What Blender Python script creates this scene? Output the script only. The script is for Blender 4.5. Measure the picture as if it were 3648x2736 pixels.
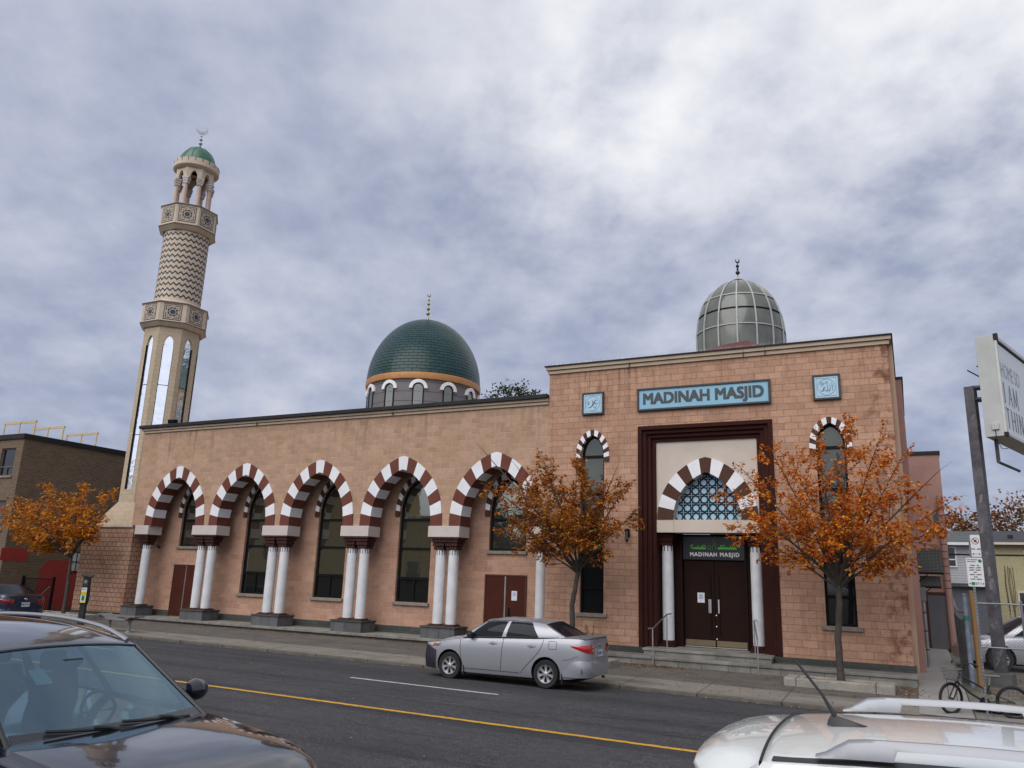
import bpy, bmesh, math, random
import numpy as np
from mathutils import Vector, Matrix
from math import sin, cos, pi, radians, sqrt, atan2, hypot

# ---------------------------------------------------------------- scene, camera, world, sun
sc = bpy.context.scene
for o in list(bpy.data.objects): bpy.data.objects.remove(o)
COL = sc.collection
CAMZ = 2.4
YAW, PITCH, ROLL, LENS = -0.468527556, 0.242817509, 0.0346433348, 27.58443
fw = Vector((sin(YAW)*cos(PITCH), cos(YAW)*cos(PITCH), sin(PITCH)))
r0 = Vector((cos(YAW), -sin(YAW), 0)); u0 = r0.cross(fw)
rt = r0*cos(ROLL) + u0*sin(ROLL); up = -r0*sin(ROLL) + u0*cos(ROLL)
cd = bpy.data.cameras.new("camera"); cam = bpy.data.objects.new("camera", cd); COL.objects.link(cam)
cd.sensor_width = 36; cd.lens = LENS; cd.clip_start = 0.05; cd.clip_end = 3000
mw = Matrix((rt, up, -fw)).transposed().to_4x4(); mw.translation = (0, 0, CAMZ)
cam.matrix_world = mw
sc.camera = cam
sc.render.engine = 'CYCLES'
sc.view_settings.view_transform = 'Standard'; sc.view_settings.look = 'None'
sc.view_settings.gamma = 1.0; sc.view_settings.exposure = 0.65

SUN_EL, SUN_AZ = radians(48), radians(188)     # azimuth from +Y clockwise: behind the camera, a little to the left
w = bpy.data.worlds.new("World"); sc.world = w; w.use_nodes = True
nt = w.node_tree; N = nt.nodes; K = nt.links
N.clear()
def nn(nt, t, **kw):
    n = nt.nodes.new(t)
    for k, v in kw.items():
        if k in ('op',): n.operation = v
        else: setattr(n, k, v)
    return n
def ln(nt, a, b): nt.links.new(a, b)
def mth(nt, op, a, b=None, c=None, clamp=False):
    n = nt.nodes.new('ShaderNodeMath'); n.operation = op; n.use_clamp = clamp
    for i, x in enumerate((a, b, c)):
        if x is None: continue
        if isinstance(x, (int, float)): n.inputs[i].default_value = x
        else: nt.links.new(x, n.inputs[i])
    return n.outputs[0]
def mixc(nt, fac, a, b, mode='MIX'):
    n = nt.nodes.new('ShaderNodeMix'); n.data_type = 'RGBA'; n.blend_type = mode
    for i, x in ((0, fac), (6, a), (7, b)):
        if isinstance(x, (int, float)): n.inputs[i].default_value = x
        elif isinstance(x, tuple): n.inputs[i].default_value = (*x[:3], 1)
        else: nt.links.new(x, n.inputs[i])
    return n.outputs[2]
def ramp(nt, fac, stops, interp='LINEAR'):
    n = nt.nodes.new('ShaderNodeValToRGB'); cr = n.color_ramp; cr.interpolation = interp
    while len(cr.elements) < len(stops): cr.elements.new(0.5)
    for e, (p, c) in zip(cr.elements, stops):
        e.position = p; e.color = (*c, 1) if isinstance(c, tuple) else (c, c, c, 1)
    nt.links.new(fac, n.inputs[0]); return n.outputs[0]
sky = nn(nt, 'ShaderNodeTexSky'); sky.sky_type = 'NISHITA'; sky.sun_disc = False
sky.sun_elevation = SUN_EL; sky.sun_rotation = SUN_AZ
tc = nn(nt, 'ShaderNodeTexCoord'); sx = nn(nt, 'ShaderNodeSeparateXYZ'); ln(nt, tc.outputs['Generated'], sx.inputs[0])
# cloud deck: the view direction carried up to a flat layer, so clouds shrink and flatten towards the horizon
den = mth(nt, 'ADD', mth(nt, 'MAXIMUM', sx.outputs[2], 0.0), 0.36)
cx = mth(nt, 'DIVIDE', sx.outputs[0], den); cy = mth(nt, 'DIVIDE', sx.outputs[1], den)
cv = nn(nt, 'ShaderNodeCombineXYZ'); ln(nt, cx, cv.inputs[0]); ln(nt, cy, cv.inputs[1])
def cloud(scale, detail, rough, dist, off):
    mp = nn(nt, 'ShaderNodeMapping'); mp.inputs[1].default_value = off; mp.inputs[2].default_value = (0, 0, 0.9); mp.inputs[3].default_value = (1.0, 1.0, 1)
    ln(nt, cv.outputs[0], mp.inputs[0])
    n = nn(nt, 'ShaderNodeTexNoise'); n.inputs['Scale'].default_value = scale; n.inputs['Detail'].default_value = detail
    n.inputs['Roughness'].default_value = rough; n.inputs['Distortion'].default_value = dist
    ln(nt, mp.outputs[0], n.inputs['Vector']); return n.outputs[0]
c1 = cloud(1.8, 8, 0.52, 0.0, (5.3, 0.6, 0)); c2 = cloud(4.8, 8, 0.55, 0.0, (7.7, 4.2, 0)); c3 = cloud(11.0, 6, 0.55, 0.0, (1.7, 9.2, 0))
cc = mth(nt, 'ADD', mth(nt, 'ADD', mth(nt, 'MULTIPLY', c1, 0.40), mth(nt, 'MULTIPLY', c2, 0.42)), mth(nt, 'MULTIPLY', c3, 0.18))
cc = mth(nt, 'ADD', cc, mth(nt, 'MULTIPLY', mth(nt, 'SUBTRACT', sx.outputs[2], 0.36), 0.13))      # the deck thins overhead
ccol = ramp(nt, cc, [(0.34, (0.190, 0.217, 0.302)), (0.42, (0.240, 0.268, 0.358)), (0.49, (0.295, 0.320, 0.408)), (0.56, (0.355, 0.376, 0.450)), (0.67, (0.445, 0.457, 0.505))])
# bright break in the cloud, high to the right of the view
nrm = nn(nt, 'ShaderNodeVectorMath'); nrm.operation = 'DOT_PRODUCT'
BR = (fw*1.0 + rt*0.11 + up*0.37).normalized()
BR2 = (fw*1.0 + rt*0.61 + up*0.45).normalized()
ln(nt, tc.outputs['Generated'], nrm.inputs[0]); nrm.inputs[1].default_value = BR
nrm2 = nn(nt, 'ShaderNodeVectorMath'); nrm2.operation = 'DOT_PRODUCT'
ln(nt, tc.outputs['Generated'], nrm2.inputs[0]); nrm2.inputs[1].default_value = BR2
g1 = mth(nt, 'MULTIPLY', mth(nt, 'POWER', mth(nt, 'MAXIMUM', nrm.outputs['Value'], 0.0), 55.0), 1.0)
g2 = mth(nt, 'MULTIPLY', mth(nt, 'POWER', mth(nt, 'MAXIMUM', nrm2.outputs['Value'], 0.0), 30.0), 1.0)
gl = mth(nt, 'MULTIPLY', mth(nt, 'ADD', g1, g2), mth(nt, 'MULTIPLY', mth(nt, 'SUBTRACT', cc, 0.40), 4.6, clamp=True), clamp=True)
ccol = mixc(nt, gl, ccol, (0.63, 0.635, 0.65))
# the deck is thinnest towards the hidden sun, behind the camera
sb = mth(nt, 'MAXIMUM', mth(nt, 'ADD', mth(nt, 'MULTIPLY', sx.outputs[0], sin(SUN_AZ)), mth(nt, 'MULTIPLY', sx.outputs[1], cos(SUN_AZ))), 0.0)
ccol = mixc(nt, mth(nt, 'MULTIPLY', sb, 1.0), ccol, mixc(nt, 1.0, ccol, (2.1, 2.05, 1.95), 'MULTIPLY'))
# a little lighter overhead and behind the camera, where the deck is thinnest
bgS = nn(nt, 'ShaderNodeBackground'); bgS.inputs[1].default_value = 0.05; ln(nt, sky.outputs[0], bgS.inputs[0])
bgC = nn(nt, 'ShaderNodeBackground'); bgC.inputs[1].default_value = 1.0; ln(nt, ccol, bgC.inputs[0])
ms = nn(nt, 'ShaderNodeMixShader'); ms.inputs[0].default_value = 0.93
ln(nt, bgS.outputs[0], ms.inputs[1]); ln(nt, bgC.outputs[0], ms.inputs[2])
wo = nn(nt, 'ShaderNodeOutputWorld'); ln(nt, ms.outputs[0], wo.inputs[0])

sd = bpy.data.lights.new("sun", 'SUN'); sd.energy = 1.5; sd.angle = radians(60); sd.color = (1, 0.965, 0.92)
sun = bpy.data.objects.new("sun", sd); COL.objects.link(sun)
sdir = Vector((sin(SUN_AZ)*cos(SUN_EL), cos(SUN_AZ)*cos(SUN_EL), sin(SUN_EL)))   # towards the sun
sun.rotation_euler = sdir.to_track_quat('Z', 'Y').to_euler()

# ---------------------------------------------------------------- mesh helpers
class MB:
    """collects shapes in world (or local) coordinates and links them as ONE mesh object"""
    def __init__(s): s.v = []; s.f = []; s.m = []; s.s = []; s.uv = {}
    def add(s, vs, fs, mi=0, smooth=False):
        b = len(s.v); s.v += [tuple(p) for p in vs]
        for f in fs: s.f.append(tuple(b+i for i in f)); s.m.append(mi); s.s.append(smooth)
        return b
    def box(s, x0, x1, y0, y1, z0, z1, mi=0):
        s.add([(x0,y0,z0),(x1,y0,z0),(x1,y1,z0),(x0,y1,z0),(x0,y0,z1),(x1,y0,z1),(x1,y1,z1),(x0,y1,z1)],
              [(0,3,2,1),(4,5,6,7),(0,1,5,4),(1,2,6,5),(2,3,7,6),(3,0,4,7)], mi)
    def obox(s, c, ax, ay, az, mi=0):
        """box from centre and three half-axis vectors"""
        c, ax, ay, az = map(Vector, (c, ax, ay, az)); vs = []
        for k in (-1, 1):
            for i, j in ((-1,-1),(1,-1),(1,1),(-1,1)): vs.append(c + ax*i + ay*j + az*k)
        s.add(vs, [(0,3,2,1),(4,5,6,7),(0,1,5,4),(1,2,6,5),(2,3,7,6),(3,0,4,7)], mi)
    def prism(s, poly, fn, d0, d1, mi=0, smooth=False, caps=True):
        """polygon of (u, v) put through fn(u, v, d) and closed between depth d0 and d1"""
        n = len(poly); a = [fn(u, v, d0) for u, v in poly]; b = [fn(u, v, d1) for u, v in poly]
        fs = [(i, (i+1) % n, n+(i+1) % n, n+i) for i in range(n)]
        s.add(a+b, fs, mi, smooth)
        if caps: s.add(a, [tuple(range(n))], mi); s.add(b, [tuple(reversed(range(n)))], mi)
    def tube(s, pts, r, n=8, mi=0, cap=True, smooth=True, flat=1.0):
        pts = [Vector(p) for p in pts]
        if isinstance(r, (int, float)): r = [r]*len(pts)
        rings = []; up_ = None
        for i, p in enumerate(pts):
            t = (pts[min(i+1, len(pts)-1)] - pts[max(i-1, 0)])
            t = t.normalized() if t.length > 1e-9 else Vector((0,0,1))
            if up_ is None:
                up_ = Vector((0,0,1)) if abs(t.z) < .9 else Vector((1,0,0))
            a = t.cross(up_); a = a.normalized() if a.length > 1e-6 else t.orthogonal().normalized()
            b = a.cross(t).normalized(); up_ = b
            rings.append([p + (a*cos(2*pi*k/n) + b*flat*sin(2*pi*k/n))*r[i] for k in range(n)])
        vs = [q for rg in rings for q in rg]
        fs = [(i*n+k, i*n+(k+1) % n, (i+1)*n+(k+1) % n, (i+1)*n+k) for i in range(len(pts)-1) for k in range(n)]
        s.add(vs, fs, mi, smooth)
        if cap: s.add(rings[0], [tuple(reversed(range(n)))], mi); s.add(rings[-1], [tuple(range(n))], mi)
    def lathe(s, prof, c=(0,0,0), n=32, mi=0, smooth=True, ph=0.0, uvr=None, axis='z', a0=0, a1=2*pi):
        m = len(prof); vs = []; full = abs(a1-a0-2*pi) < 1e-6; cols = n+1
        arc = [0.0]
        for i in range(1, m): arc.append(arc[-1] + hypot(prof[i][0]-prof[i-1][0], prof[i][1]-prof[i-1][1]))
        uvs = []
        for k in range(cols):
            a = a0 + (a1-a0)*k/n + ph
            for i, (r, z) in enumerate(prof):
                if axis == 'z': vs.append((c[0]+r*sin(a), c[1]-r*cos(a), c[2]+z))
                else: vs.append((c[0]+r*sin(a), c[1]+z, c[2]+r*cos(a)))
                uvs.append(((a0+(a1-a0)*k/n)*(uvr or 1), arc[i]))
        fs = [(k*m+i, (k+1)*m+i, (k+1)*m+i+1, k*m+i+1) for k in range(n) for i in range(m-1)]
        b = s.add(vs, fs, mi, smooth)
        for i, q in enumerate(uvs): s.uv[b+i] = q
    def grid(s, fn, us, vs_, mi=0, smooth=True, skip=None, flip=False):
        nu, nv = len(us), len(vs_)
        pts = [fn(u, v) for u in us for v in vs_]; fs = []
        for i in range(nu-1):
            for j in range(nv-1):
                if skip and skip((us[i]+us[i+1])/2, (vs_[j]+vs_[j+1])/2): continue
                f = (i*nv+j, (i+1)*nv+j, (i+1)*nv+j+1, i*nv+j+1)
                fs.append(f[::-1] if flip else f)
        s.add(pts, fs, mi, smooth)
    def build(s, name, mats, parent=None, off=None, sharp=35, merge=False, bevel=0):
        me = bpy.data.meshes.new(name)
        o_ = Vector(off) if off is not None else (root_loc(parent) if parent is not None else Vector((0,0,0)))
        me.from_pydata([(p[0]-o_.x, p[1]-o_.y, p[2]-o_.z) for p in s.v], [], s.f)
        if not isinstance(mats, (list, tuple)): mats = [mats]
        for m in mats: me.materials.append(m)
        me.polygons.foreach_set('material_index', s.m); me.polygons.foreach_set('use_smooth', s.s)
        if s.uv:
            ul = me.uv_layers.new(name='UVMap')
            li = np.zeros(len(me.loops), int); me.loops.foreach_get('vertex_index', li)
            ul.data.foreach_set('uv', np.array([s.uv.get(int(i), (0, 0)) for i in li], 'f').ravel())
        me.validate(); me.update()
        if merge:
            bm = bmesh.new(); bm.from_mesh(me); bmesh.ops.remove_doubles(bm, verts=bm.verts, dist=merge if merge is not True else 1e-4)
            bmesh.ops.recalc_face_normals(bm, faces=bm.faces); bm.to_mesh(me); bm.free()
        if any(s.s): me.set_sharp_from_angle(angle=radians(sharp))
        ob = bpy.data.objects.new(name, me); COL.objects.link(ob)
        if parent is not None: ob.parent = parent
        else: ob.location = o_
        if bevel:
            bv = ob.modifiers.new('bevel', 'BEVEL'); bv.width = bevel; bv.segments = 2; bv.limit_method = 'ANGLE'; bv.angle_limit = radians(40)
        return ob
LOCAL = set()
def root_loc(o):
    """world offset to subtract from a child's coordinates (zero for things modelled in their own frame)"""
    while o.parent is not None: o = o.parent
    return Vector((0,0,0)) if o.name in LOCAL else o.location.copy()
def tag(o, label=None, cat=None, group=None, kind=None):
    if label: o['label'] = label
    if cat: o['category'] = cat
    if group: o['group'] = group
    if kind: o['kind'] = kind
    return o
def thing(name, label, cat, loc=(0,0,0), rz=0.0, group=None, local=False):
    o = bpy.data.objects.new(name, None); COL.objects.link(o); o.location = loc; o.rotation_euler = (0,0,rz)
    o.empty_display_size = .2
    if local: LOCAL.add(o.name)
    return tag(o, label, cat, group)
def copy_tree(o, parent=None):
    c = o.copy(); COL.objects.link(c); c.parent = parent
    if o.name in LOCAL: LOCAL.add(c.name)
    for ch in list(o.children): copy_tree(ch, c)
    return c
XZ = lambda y: (lambda u, v, d: (u, y+d, v))
def text_mb(body, size, fn, depth=.01, align='CENTER', bold=0.0, sx=1.0, spacing=1.0):
    """lettering as a mesh builder: fn(u, v, d) maps the flat text into the place"""
    cu = bpy.data.curves.new('lettering', 'FONT'); cu.body = body; cu.size = size; cu.align_x = align; cu.align_y = 'CENTER'
    cu.resolution_u = 3; cu.space_character = spacing
    ob = bpy.data.objects.new('lettering', cu); COL.objects.link(ob)
    bpy.context.view_layer.update()
    me = bpy.data.meshes.new_from_object(ob.evaluated_get(bpy.context.evaluated_depsgraph_get()))
    bpy.data.objects.remove(ob); bpy.data.curves.remove(cu)
    mb = MB()
    fs = [tuple(p.vertices) for p in me.polygons]
    shifts = [(0, 0)] if not bold else [(bold*a_, bold*b_) for a_ in (-1, 1) for b_ in (-1, 0, 1)]
    for i, (du, dv_) in enumerate(shifts):     # heavier strokes: the letter laid again a hair to each side
        mb.add([fn(v.co.x*sx+du, v.co.y+dv_, -depth-.0004*i) for v in me.vertices], fs)
    bpy.data.meshes.remove(me); return mb

# ---------------------------------------------------------------- materials
def newmat(name):
    m = bpy.data.materials.new(name); m.use_nodes = True
    t = m.node_tree; return m, t, t.nodes['Principled BSDF']
def noise_(t, vec, scale, detail=4, rough=.6, dist=0):
    n = t.nodes.new('ShaderNodeTexNoise'); n.inputs['Scale'].default_value = scale; n.inputs['Detail'].default_value = detail
    n.inputs['Roughness'].default_value = rough; n.inputs['Distortion'].default_value = dist
    if vec is not None: t.links.new(vec, n.inputs['Vector'])
    return n.outputs[0]
def bump_(t, h, strength, dist=.02):
    n = t.nodes.new('ShaderNodeBump'); n.inputs['Strength'].default_value = strength; n.inputs['Distance'].default_value = dist
    t.links.new(h, n.inputs['Height']); return n.outputs[0]
def pos_(t): return t.nodes.new('ShaderNodeNewGeometry').outputs['Position']
def M(name, col, rough=.6, metal=0.0, var=.12, scale=2.0, bump=0.0, bscale=30, coat=0.0, spec=.5, fine=0.0, local=False, tint=None):
    """plain surface: base colour broken up by two noises, with an optional fine bump"""
    m, t, b = newmat(name)
    v = t.nodes.new('ShaderNodeTexCoord').outputs['Object'] if local else pos_(t)
    c0 = tuple(max(0, x*(1-var)) for x in col); c1 = tuple(min(1, x*(1+var)) for x in (tint or col))
    f = noise_(t, v, scale, 6, .62)
    c = mixc(t, ramp(t, f, [(.32, 0.0), (.68, 1.0)]), c0, c1)
    if fine: c = mixc(t, mth(t, 'MULTIPLY', ramp(t, noise_(t, v, 55, 3), [(.35, 1.0), (.6, 0.0)]), fine), c, tuple(x*.45 for x in col))
    t.links.new(c, b.inputs['Base Color'])
    b.inputs['Metallic'].default_value = metal; b.inputs['Specular IOR Level'].default_value = spec
    b.inputs['Coat Weight'].default_value = coat; b.inputs['Coat Roughness'].default_value = .03
    rr = mth(t, 'ADD', mth(t, 'MULTIPLY', f, .22*rough), rough*.89); t.links.new(rr, b.inputs['Roughness'])
    if bump: t.links.new(bump_(t, noise_(t, v, bscale, 5, .65), bump), b.inputs['Normal'])
    return m
def masonry(name, ca, cb, mortar, bw=.4, rh=.2, ms=.006, rough=.85, bump=.5, blotch=(.7,.62,.55), blot=.35, streak=None, streakamt=.5, zoff=0.0, grain=.5, lowtint=None, drip=None, edge=None):
    """blockwork laid along x or y and up z, from world position"""
    m, t, b = newmat(name); p = pos_(t)
    s = t.nodes.new('ShaderNodeSeparateXYZ'); t.links.new(p, s.inputs[0])
    u = mth(t, 'ADD', s.outputs[0], s.outputs[1]); z = mth(t, 'ADD', s.outputs[2], zoff)
    cvn = t.nodes.new('ShaderNodeCombineXYZ'); t.links.new(u, cvn.inputs[0]); t.links.new(z, cvn.inputs[1])
    br = t.nodes.new('ShaderNodeTexBrick'); t.links.new(cvn.outputs[0], br.inputs['Vector'])
    br.inputs['Color1'].default_value = (*ca, 1); br.inputs['Color2'].default_value = (*cb, 1); br.inputs['Mortar'].default_value = (*mortar, 1)
    br.inputs['Scale'].default_value = 1; br.inputs['Mortar Size'].default_value = ms; br.inputs['Mortar Smooth'].default_value = .25
    br.inputs['Brick Width'].default_value = bw; br.inputs['Row Height'].default_value = rh; br.inputs['Bias'].default_value = -.1
    c = br.outputs['Color']
    c = mixc(t, ramp(t, noise_(t, p, 1.1, 7, .68, .4), [(.40, 0.0), (.66, blot)]), c, mixc(t, 1.0, c, blotch, 'MULTIPLY'))
    c = mixc(t, ramp(t, noise_(t, p, 9, 6, .75), [(.36, .5), (.60, 0.0)]), c, mixc(t, 1.0, c, (.72, .68, .66), 'MULTIPLY'))
    if lowtint:
        lt = mth(t, 'MULTIPLY', mth(t, 'SUBTRACT', lowtint[1], z), .35, clamp=True)
        c = mixc(t, lt, c, mixc(t, 1.0, c, lowtint[0], 'MULTIPLY'))
    if streak:
        sv = t.nodes.new('ShaderNodeCombineXYZ'); t.links.new(mth(t, 'MULTIPLY', u, 2.6), sv.inputs[0]); t.links.new(mth(t, 'MULTIPLY', z, .35), sv.inputs[1])
        sn = ramp(t, noise_(t, sv.outputs[0], 1.0, 6, .7), [(.54, 0.0), (.72, streakamt)])
        c = mixc(t, sn, c, streak)
    if edge:            # rusty marks on the corner stones
        em = mth(t, 'MULTIPLY', mth(t, 'DIVIDE', mth(t, 'SUBTRACT', u, edge[0]), edge[1]-edge[0], clamp=True), ramp(t, noise_(t, p, 2.3, 5, .7), [(.50, 0.0), (.60, edge[3])]))
        c = mixc(t, em, c, edge[2])
    if drip:            # water stains running down from under the coping
        zt_, ln_, col_, am_ = drip
        sv = t.nodes.new('ShaderNodeCombineXYZ'); t.links.new(mth(t, 'MULTIPLY', u, 4.2), sv.inputs[0]); t.links.new(mth(t, 'MULTIPLY', z, .22), sv.inputs[1])
        sn = ramp(t, noise_(t, sv.outputs[0], 1.0, 7, .75), [(.50, 0.0), (.64, 1.0)])
        sw = ramp(t, noise_(t, p, .35, 3, .5), [(.42, 0.15), (.62, 1.0)])
        hgt = mth(t, 'POWER', mth(t, 'DIVIDE', mth(t, 'SUBTRACT', z, zt_-ln_), ln_, clamp=True), 1.6)
        c = mixc(t, mth(t, 'MULTIPLY', mth(t, 'MULTIPLY', sn, sw), mth(t, 'MULTIPLY', hgt, am_)), c, col_)
    t.links.new(c, b.inputs['Base Color']); b.inputs['Roughness'].default_value = rough; b.inputs['Specular IOR Level'].default_value = .25
    h = mth(t, 'ADD', mth(t, 'MULTIPLY', mth(t, 'SUBTRACT', 1.0, br.outputs['Fac']), 1.0), mth(t, 'MULTIPLY', noise_(t, p, 38, 6, .7), grain))
    t.links.new(bump_(t, h, bump, .012), b.inputs['Normal'])
    return m
def glassmat(name, col, refl=.5, rough=.02, wob=.0, wscale=1.2):
    m, t, b = newmat(name)
    b.inputs['Base Color'].default_value = (*col, 1); b.inputs['Metallic'].default_value = refl; b.inputs['Roughness'].default_value = rough
    b.inputs['Specular IOR Level'].default_value = .6
    if wob: t.links.new(bump_(t, noise_(t, pos_(t), wscale, 3, .5, .6), wob, .05), b.inputs['Normal'])
    return m
def clearglass(name, tint, base=.10, gain=.9, refl=(1,1,1)):
    m, t, b = newmat(name); t.nodes.remove(b)
    fr = t.nodes.new('ShaderNodeFresnel'); fr.inputs[0].default_value = 1.5
    tr = t.nodes.new('ShaderNodeBsdfTransparent'); tr.inputs[0].default_value = (*tint, 1)
    gl = t.nodes.new('ShaderNodeBsdfGlossy'); gl.inputs['Roughness'].default_value = .01; gl.inputs[0].default_value = (*refl, 1)
    mx = t.nodes.new('ShaderNodeMixShader')
    t.links.new(mth(t, 'ADD', mth(t, 'MULTIPLY', fr.outputs[0], gain), base, clamp=True), mx.inputs[0])
    t.links.new(tr.outputs[0], mx.inputs[1]); t.links.new(gl.outputs[0], mx.inputs[2])
    t.links.new(mx.outputs[0], t.nodes['Material Output'].inputs[0]); return m

BLOCK_L = masonry('tan_block', (.475,.302,.206), (.375,.238,.165), (.50,.365,.265), ms=.010, bump=.7, blotch=(.78,.80,.70), blot=.7, drip=(8.3, 2.2, (.15,.085,.06), .8))
BLOCK_R = masonry('salmon_block', (.49,.298,.200), (.385,.228,.152), (.30,.195,.135), ms=.009, bump=.7, drip=(9.4, 2.8, (.13,.045,.025), 1.0), edge=(23.25, 23.9, (.13,.05,.028), .8), blotch=(.82,.74,.70), blot=.5, streak=(.15,.06,.03), streakamt=.34)
BLOCK_B = masonry('rose_block', (.475,.283,.197), (.365,.212,.147), (.48,.34,.25), ms=.010, bump=.7, blotch=(.84,.78,.72), blot=.5)
BLOCK_RUST = masonry('rusty_block', (.47,.31,.215), (.40,.25,.17), (.17,.08,.055), ms=.014, bw=.3, bump=.5, blotch=(.62,.45,.38), blot=.5, streak=(.16,.07,.045), streakamt=.35)
BLOCK_MIN = masonry('cream_block', (.485,.395,.285), (.45,.365,.26), (.33,.265,.19), bump=.25, ms=.005, blotch=(.88,.86,.80), blot=.5)
SLATE = masonry('dark_stone_base', (.062,.066,.058), (.042,.047,.042), (.03,.03,.027), bw=.62, rh=.4, ms=.006, bump=.4, blotch=(1.5,1.5,1.45), blot=.45)
PEDST = masonry('slate_slabs', (.115,.115,.12), (.075,.08,.076), (.03,.03,.03), bw=.45, rh=.5, ms=.008, bump=.4, blotch=(1.4,1.4,1.45), blot=.5, zoff=.2)
BRICK_DARK = masonry('dark_brown_brick', (.17,.115,.072), (.105,.072,.047), (.21,.165,.12), bw=.21, rh=.075, ms=.011, bump=.35, blotch=(.75,.72,.7), blot=.5)
WHITE = M('white_paint', (.69,.69,.70), .6, var=.09, scale=1.5, bump=.05)
WHITE_COL = M('column_white', (.62,.625,.63), .55, var=.10, scale=2.5, bump=.05, fine=.16)
BROWNRED = M('brown_red_paint', (.130,.043,.029), .7, spec=.2, var=.12, bump=.05)
BROWN = M('brown_paint', (.070,.031,.020), .7, spec=.2, var=.12, bump=.05)
PORTAL = M('dark_brown_stucco', (.036,.011,.008), .8, spec=.12, var=.15, bump=.08)
CREAM = M('cream_stucco', (.50,.43,.36), .7, var=.06, scale=1.2, bump=.08, bscale=60)
IMPOST = M('pinkish_white_stone', (.50,.44,.40), .6, var=.05, bump=.05)
CORN = M('cornice_tan', (.40,.31,.215), .7, var=.10, scale=1.5, bump=.06)
CAPDK = M('dark_flashing', (.02,.019,.02), .6, spec=.2, var=.2)
BLACKF = M('black_frame', (.006,.006,.007), .6, spec=.12, var=.2)
GLASS = glassmat('tinted_mirror_glass', (.25,.25,.205), .9, .02, .05, .8)
GLASS_B = glassmat('smoky_glass', (.095,.10,.085), .7, .02, .04, .8)
CAPITAL = M('capital_brown', (.055,.022,.019), .75, spec=.15, var=.2)
GLASS_DK = glassmat('dark_glass', (.010,.011,.012), .1, .05)
SILL = M('rough_sill_stone', (.20,.175,.14), .85, var=.25, scale=7, bump=.5, bscale=25)
STEP = M('weathered_step_stone', (.20,.19,.165), .85, var=.35, scale=2.2, bump=.35, bscale=20, fine=.4)
DOOR = M('brown_door_paint', (.060,.016,.010), .75, spec=.12, var=.12)
DOORDK = M('dark_door_brown', (.018,.008,.006), .75, spec=.1, var=.12)
STEEL = M('brushed_steel', (.55,.55,.54), .32, .9, var=.1)
BRASSDULL = M('kick_plate', (.22,.17,.10), .4, .7, var=.15)
# ---------------------------------------------------------------- ground (one level function, falling gently to the right)
def slope(x): return -.0069*(max(-70, min(60, x)) + 9.5)
KERB_Y = 19.55
def road_z(x, y):
    s_ = slope(x)
    if y < 16.5: return s_
    return s_ - .115*min(1.0, (y-16.5)/3.05)
def walk_z(x, y):
    k = slope(x) - .03
    back = .13 if x < -10 else .13 - .04*min(1, (x+10)/10)
    t = max(0.0, min(1.0, (y-KERB_Y)/4.2)); return k*(1-t) + back*t
def gz(x, y): return road_z(x, y) if y < KERB_Y else walk_z(x, y)

m, t, b = newmat('asphalt')
p = pos_(t)
f1 = noise_(t, p, .55, 6, .65); f2 = noise_(t, p, 60, 3, .7); f3 = noise_(t, p, 7, 5, .7)
c = ramp(t, f1, [(.3, (.041,.041,.0445)), (.55, (.056,.0555,.0595)), (.75, (.073,.072,.076))])
c = mixc(t, ramp(t, f2, [(.36, .55), (.5, 0.0)]), c, (.017,.016,.017)); c = mixc(t, ramp(t, f2, [(.53, 0.0), (.68, .9)]), c, (.19,.187,.187))
c = mixc(t, ramp(t, f3, [(.38, .35), (.55, 0.0)]), c, (.025,.024,.026))
# wheel tracks and old seams run along the street
wv = t.nodes.new('ShaderNodeMapping'); wv.inputs[3].default_value = (.05, 1.25, 1); t.links.new(p, wv.inputs[0])
c = mixc(t, ramp(t, noise_(t, wv.outputs[0], 1.0, 7, .7), [(.48, 0.0), (.66, .62)]), c, (.022,.0215,.022))
t.links.new(c, b.inputs['Base Color']); b.inputs['Roughness'].default_value = .85; b.inputs['Specular IOR Level'].default_value = .15
t.links.new(bump_(t, f2, .8, .01), b.inputs['Normal'])
ASPHALT = m
m, t, b = newmat('pavement_concrete')
p = pos_(t); s = t.nodes.new('ShaderNodeSeparateXYZ'); t.links.new(p, s.inputs[0])
f1 = noise_(t, p, 1.3, 7, .7); f2 = noise_(t, p, 45, 4, .7)
kerbf = ramp(t, mth(t, 'SUBTRACT', s.outputs[1], 20.2), [(.80, 1.0), (.84, 0.0)])        # light kerb slab, darker walk behind
c = mixc(t, kerbf, ramp(t, f1, [(.3, (.085,.076,.068)), (.7, (.15,.133,.115))]), ramp(t, f1, [(.3, (.17,.155,.13)), (.7, (.25,.225,.19))]))
c = mixc(t, ramp(t, f2, [(.36, .4), (.55, 0.0)]), c, (.05,.045,.04))
sp = t.nodes.new('ShaderNodeMapping'); sp.inputs[3].default_value = (.35, 1.5, 1); t.links.new(p, sp.inputs[0])
c = mixc(t, ramp(t, noise_(t, sp.outputs[0], 1.0, 6, .7), [(.5, 0.0), (.68, .6)]), c, (.06,.054,.048))
jx = mth(t, 'ABSOLUTE', mth(t, 'SUBTRACT', mth(t, 'FRACT', mth(t, 'DIVIDE', s.outputs[0], 1.9)), .5))
jy = mth(t, 'ABSOLUTE', mth(t, 'SUBTRACT', s.outputs[1], 21.03))
j = mth(t, 'MAXIMUM', mth(t, 'LESS_THAN', jx, .0065), mth(t, 'LESS_THAN', jy, .012))
c = mixc(t, mth(t, 'MULTIPLY', j, .75), c, (.03,.027,.024))
t.links.new(c, b.inputs['Base Color']); b.inputs['Roughness'].default_value = .85; b.inputs['Specular IOR Level'].default_value = .25
t.links.new(bump_(t, f2, .35, .01), b.inputs['Normal'])
PAVE = m
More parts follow.
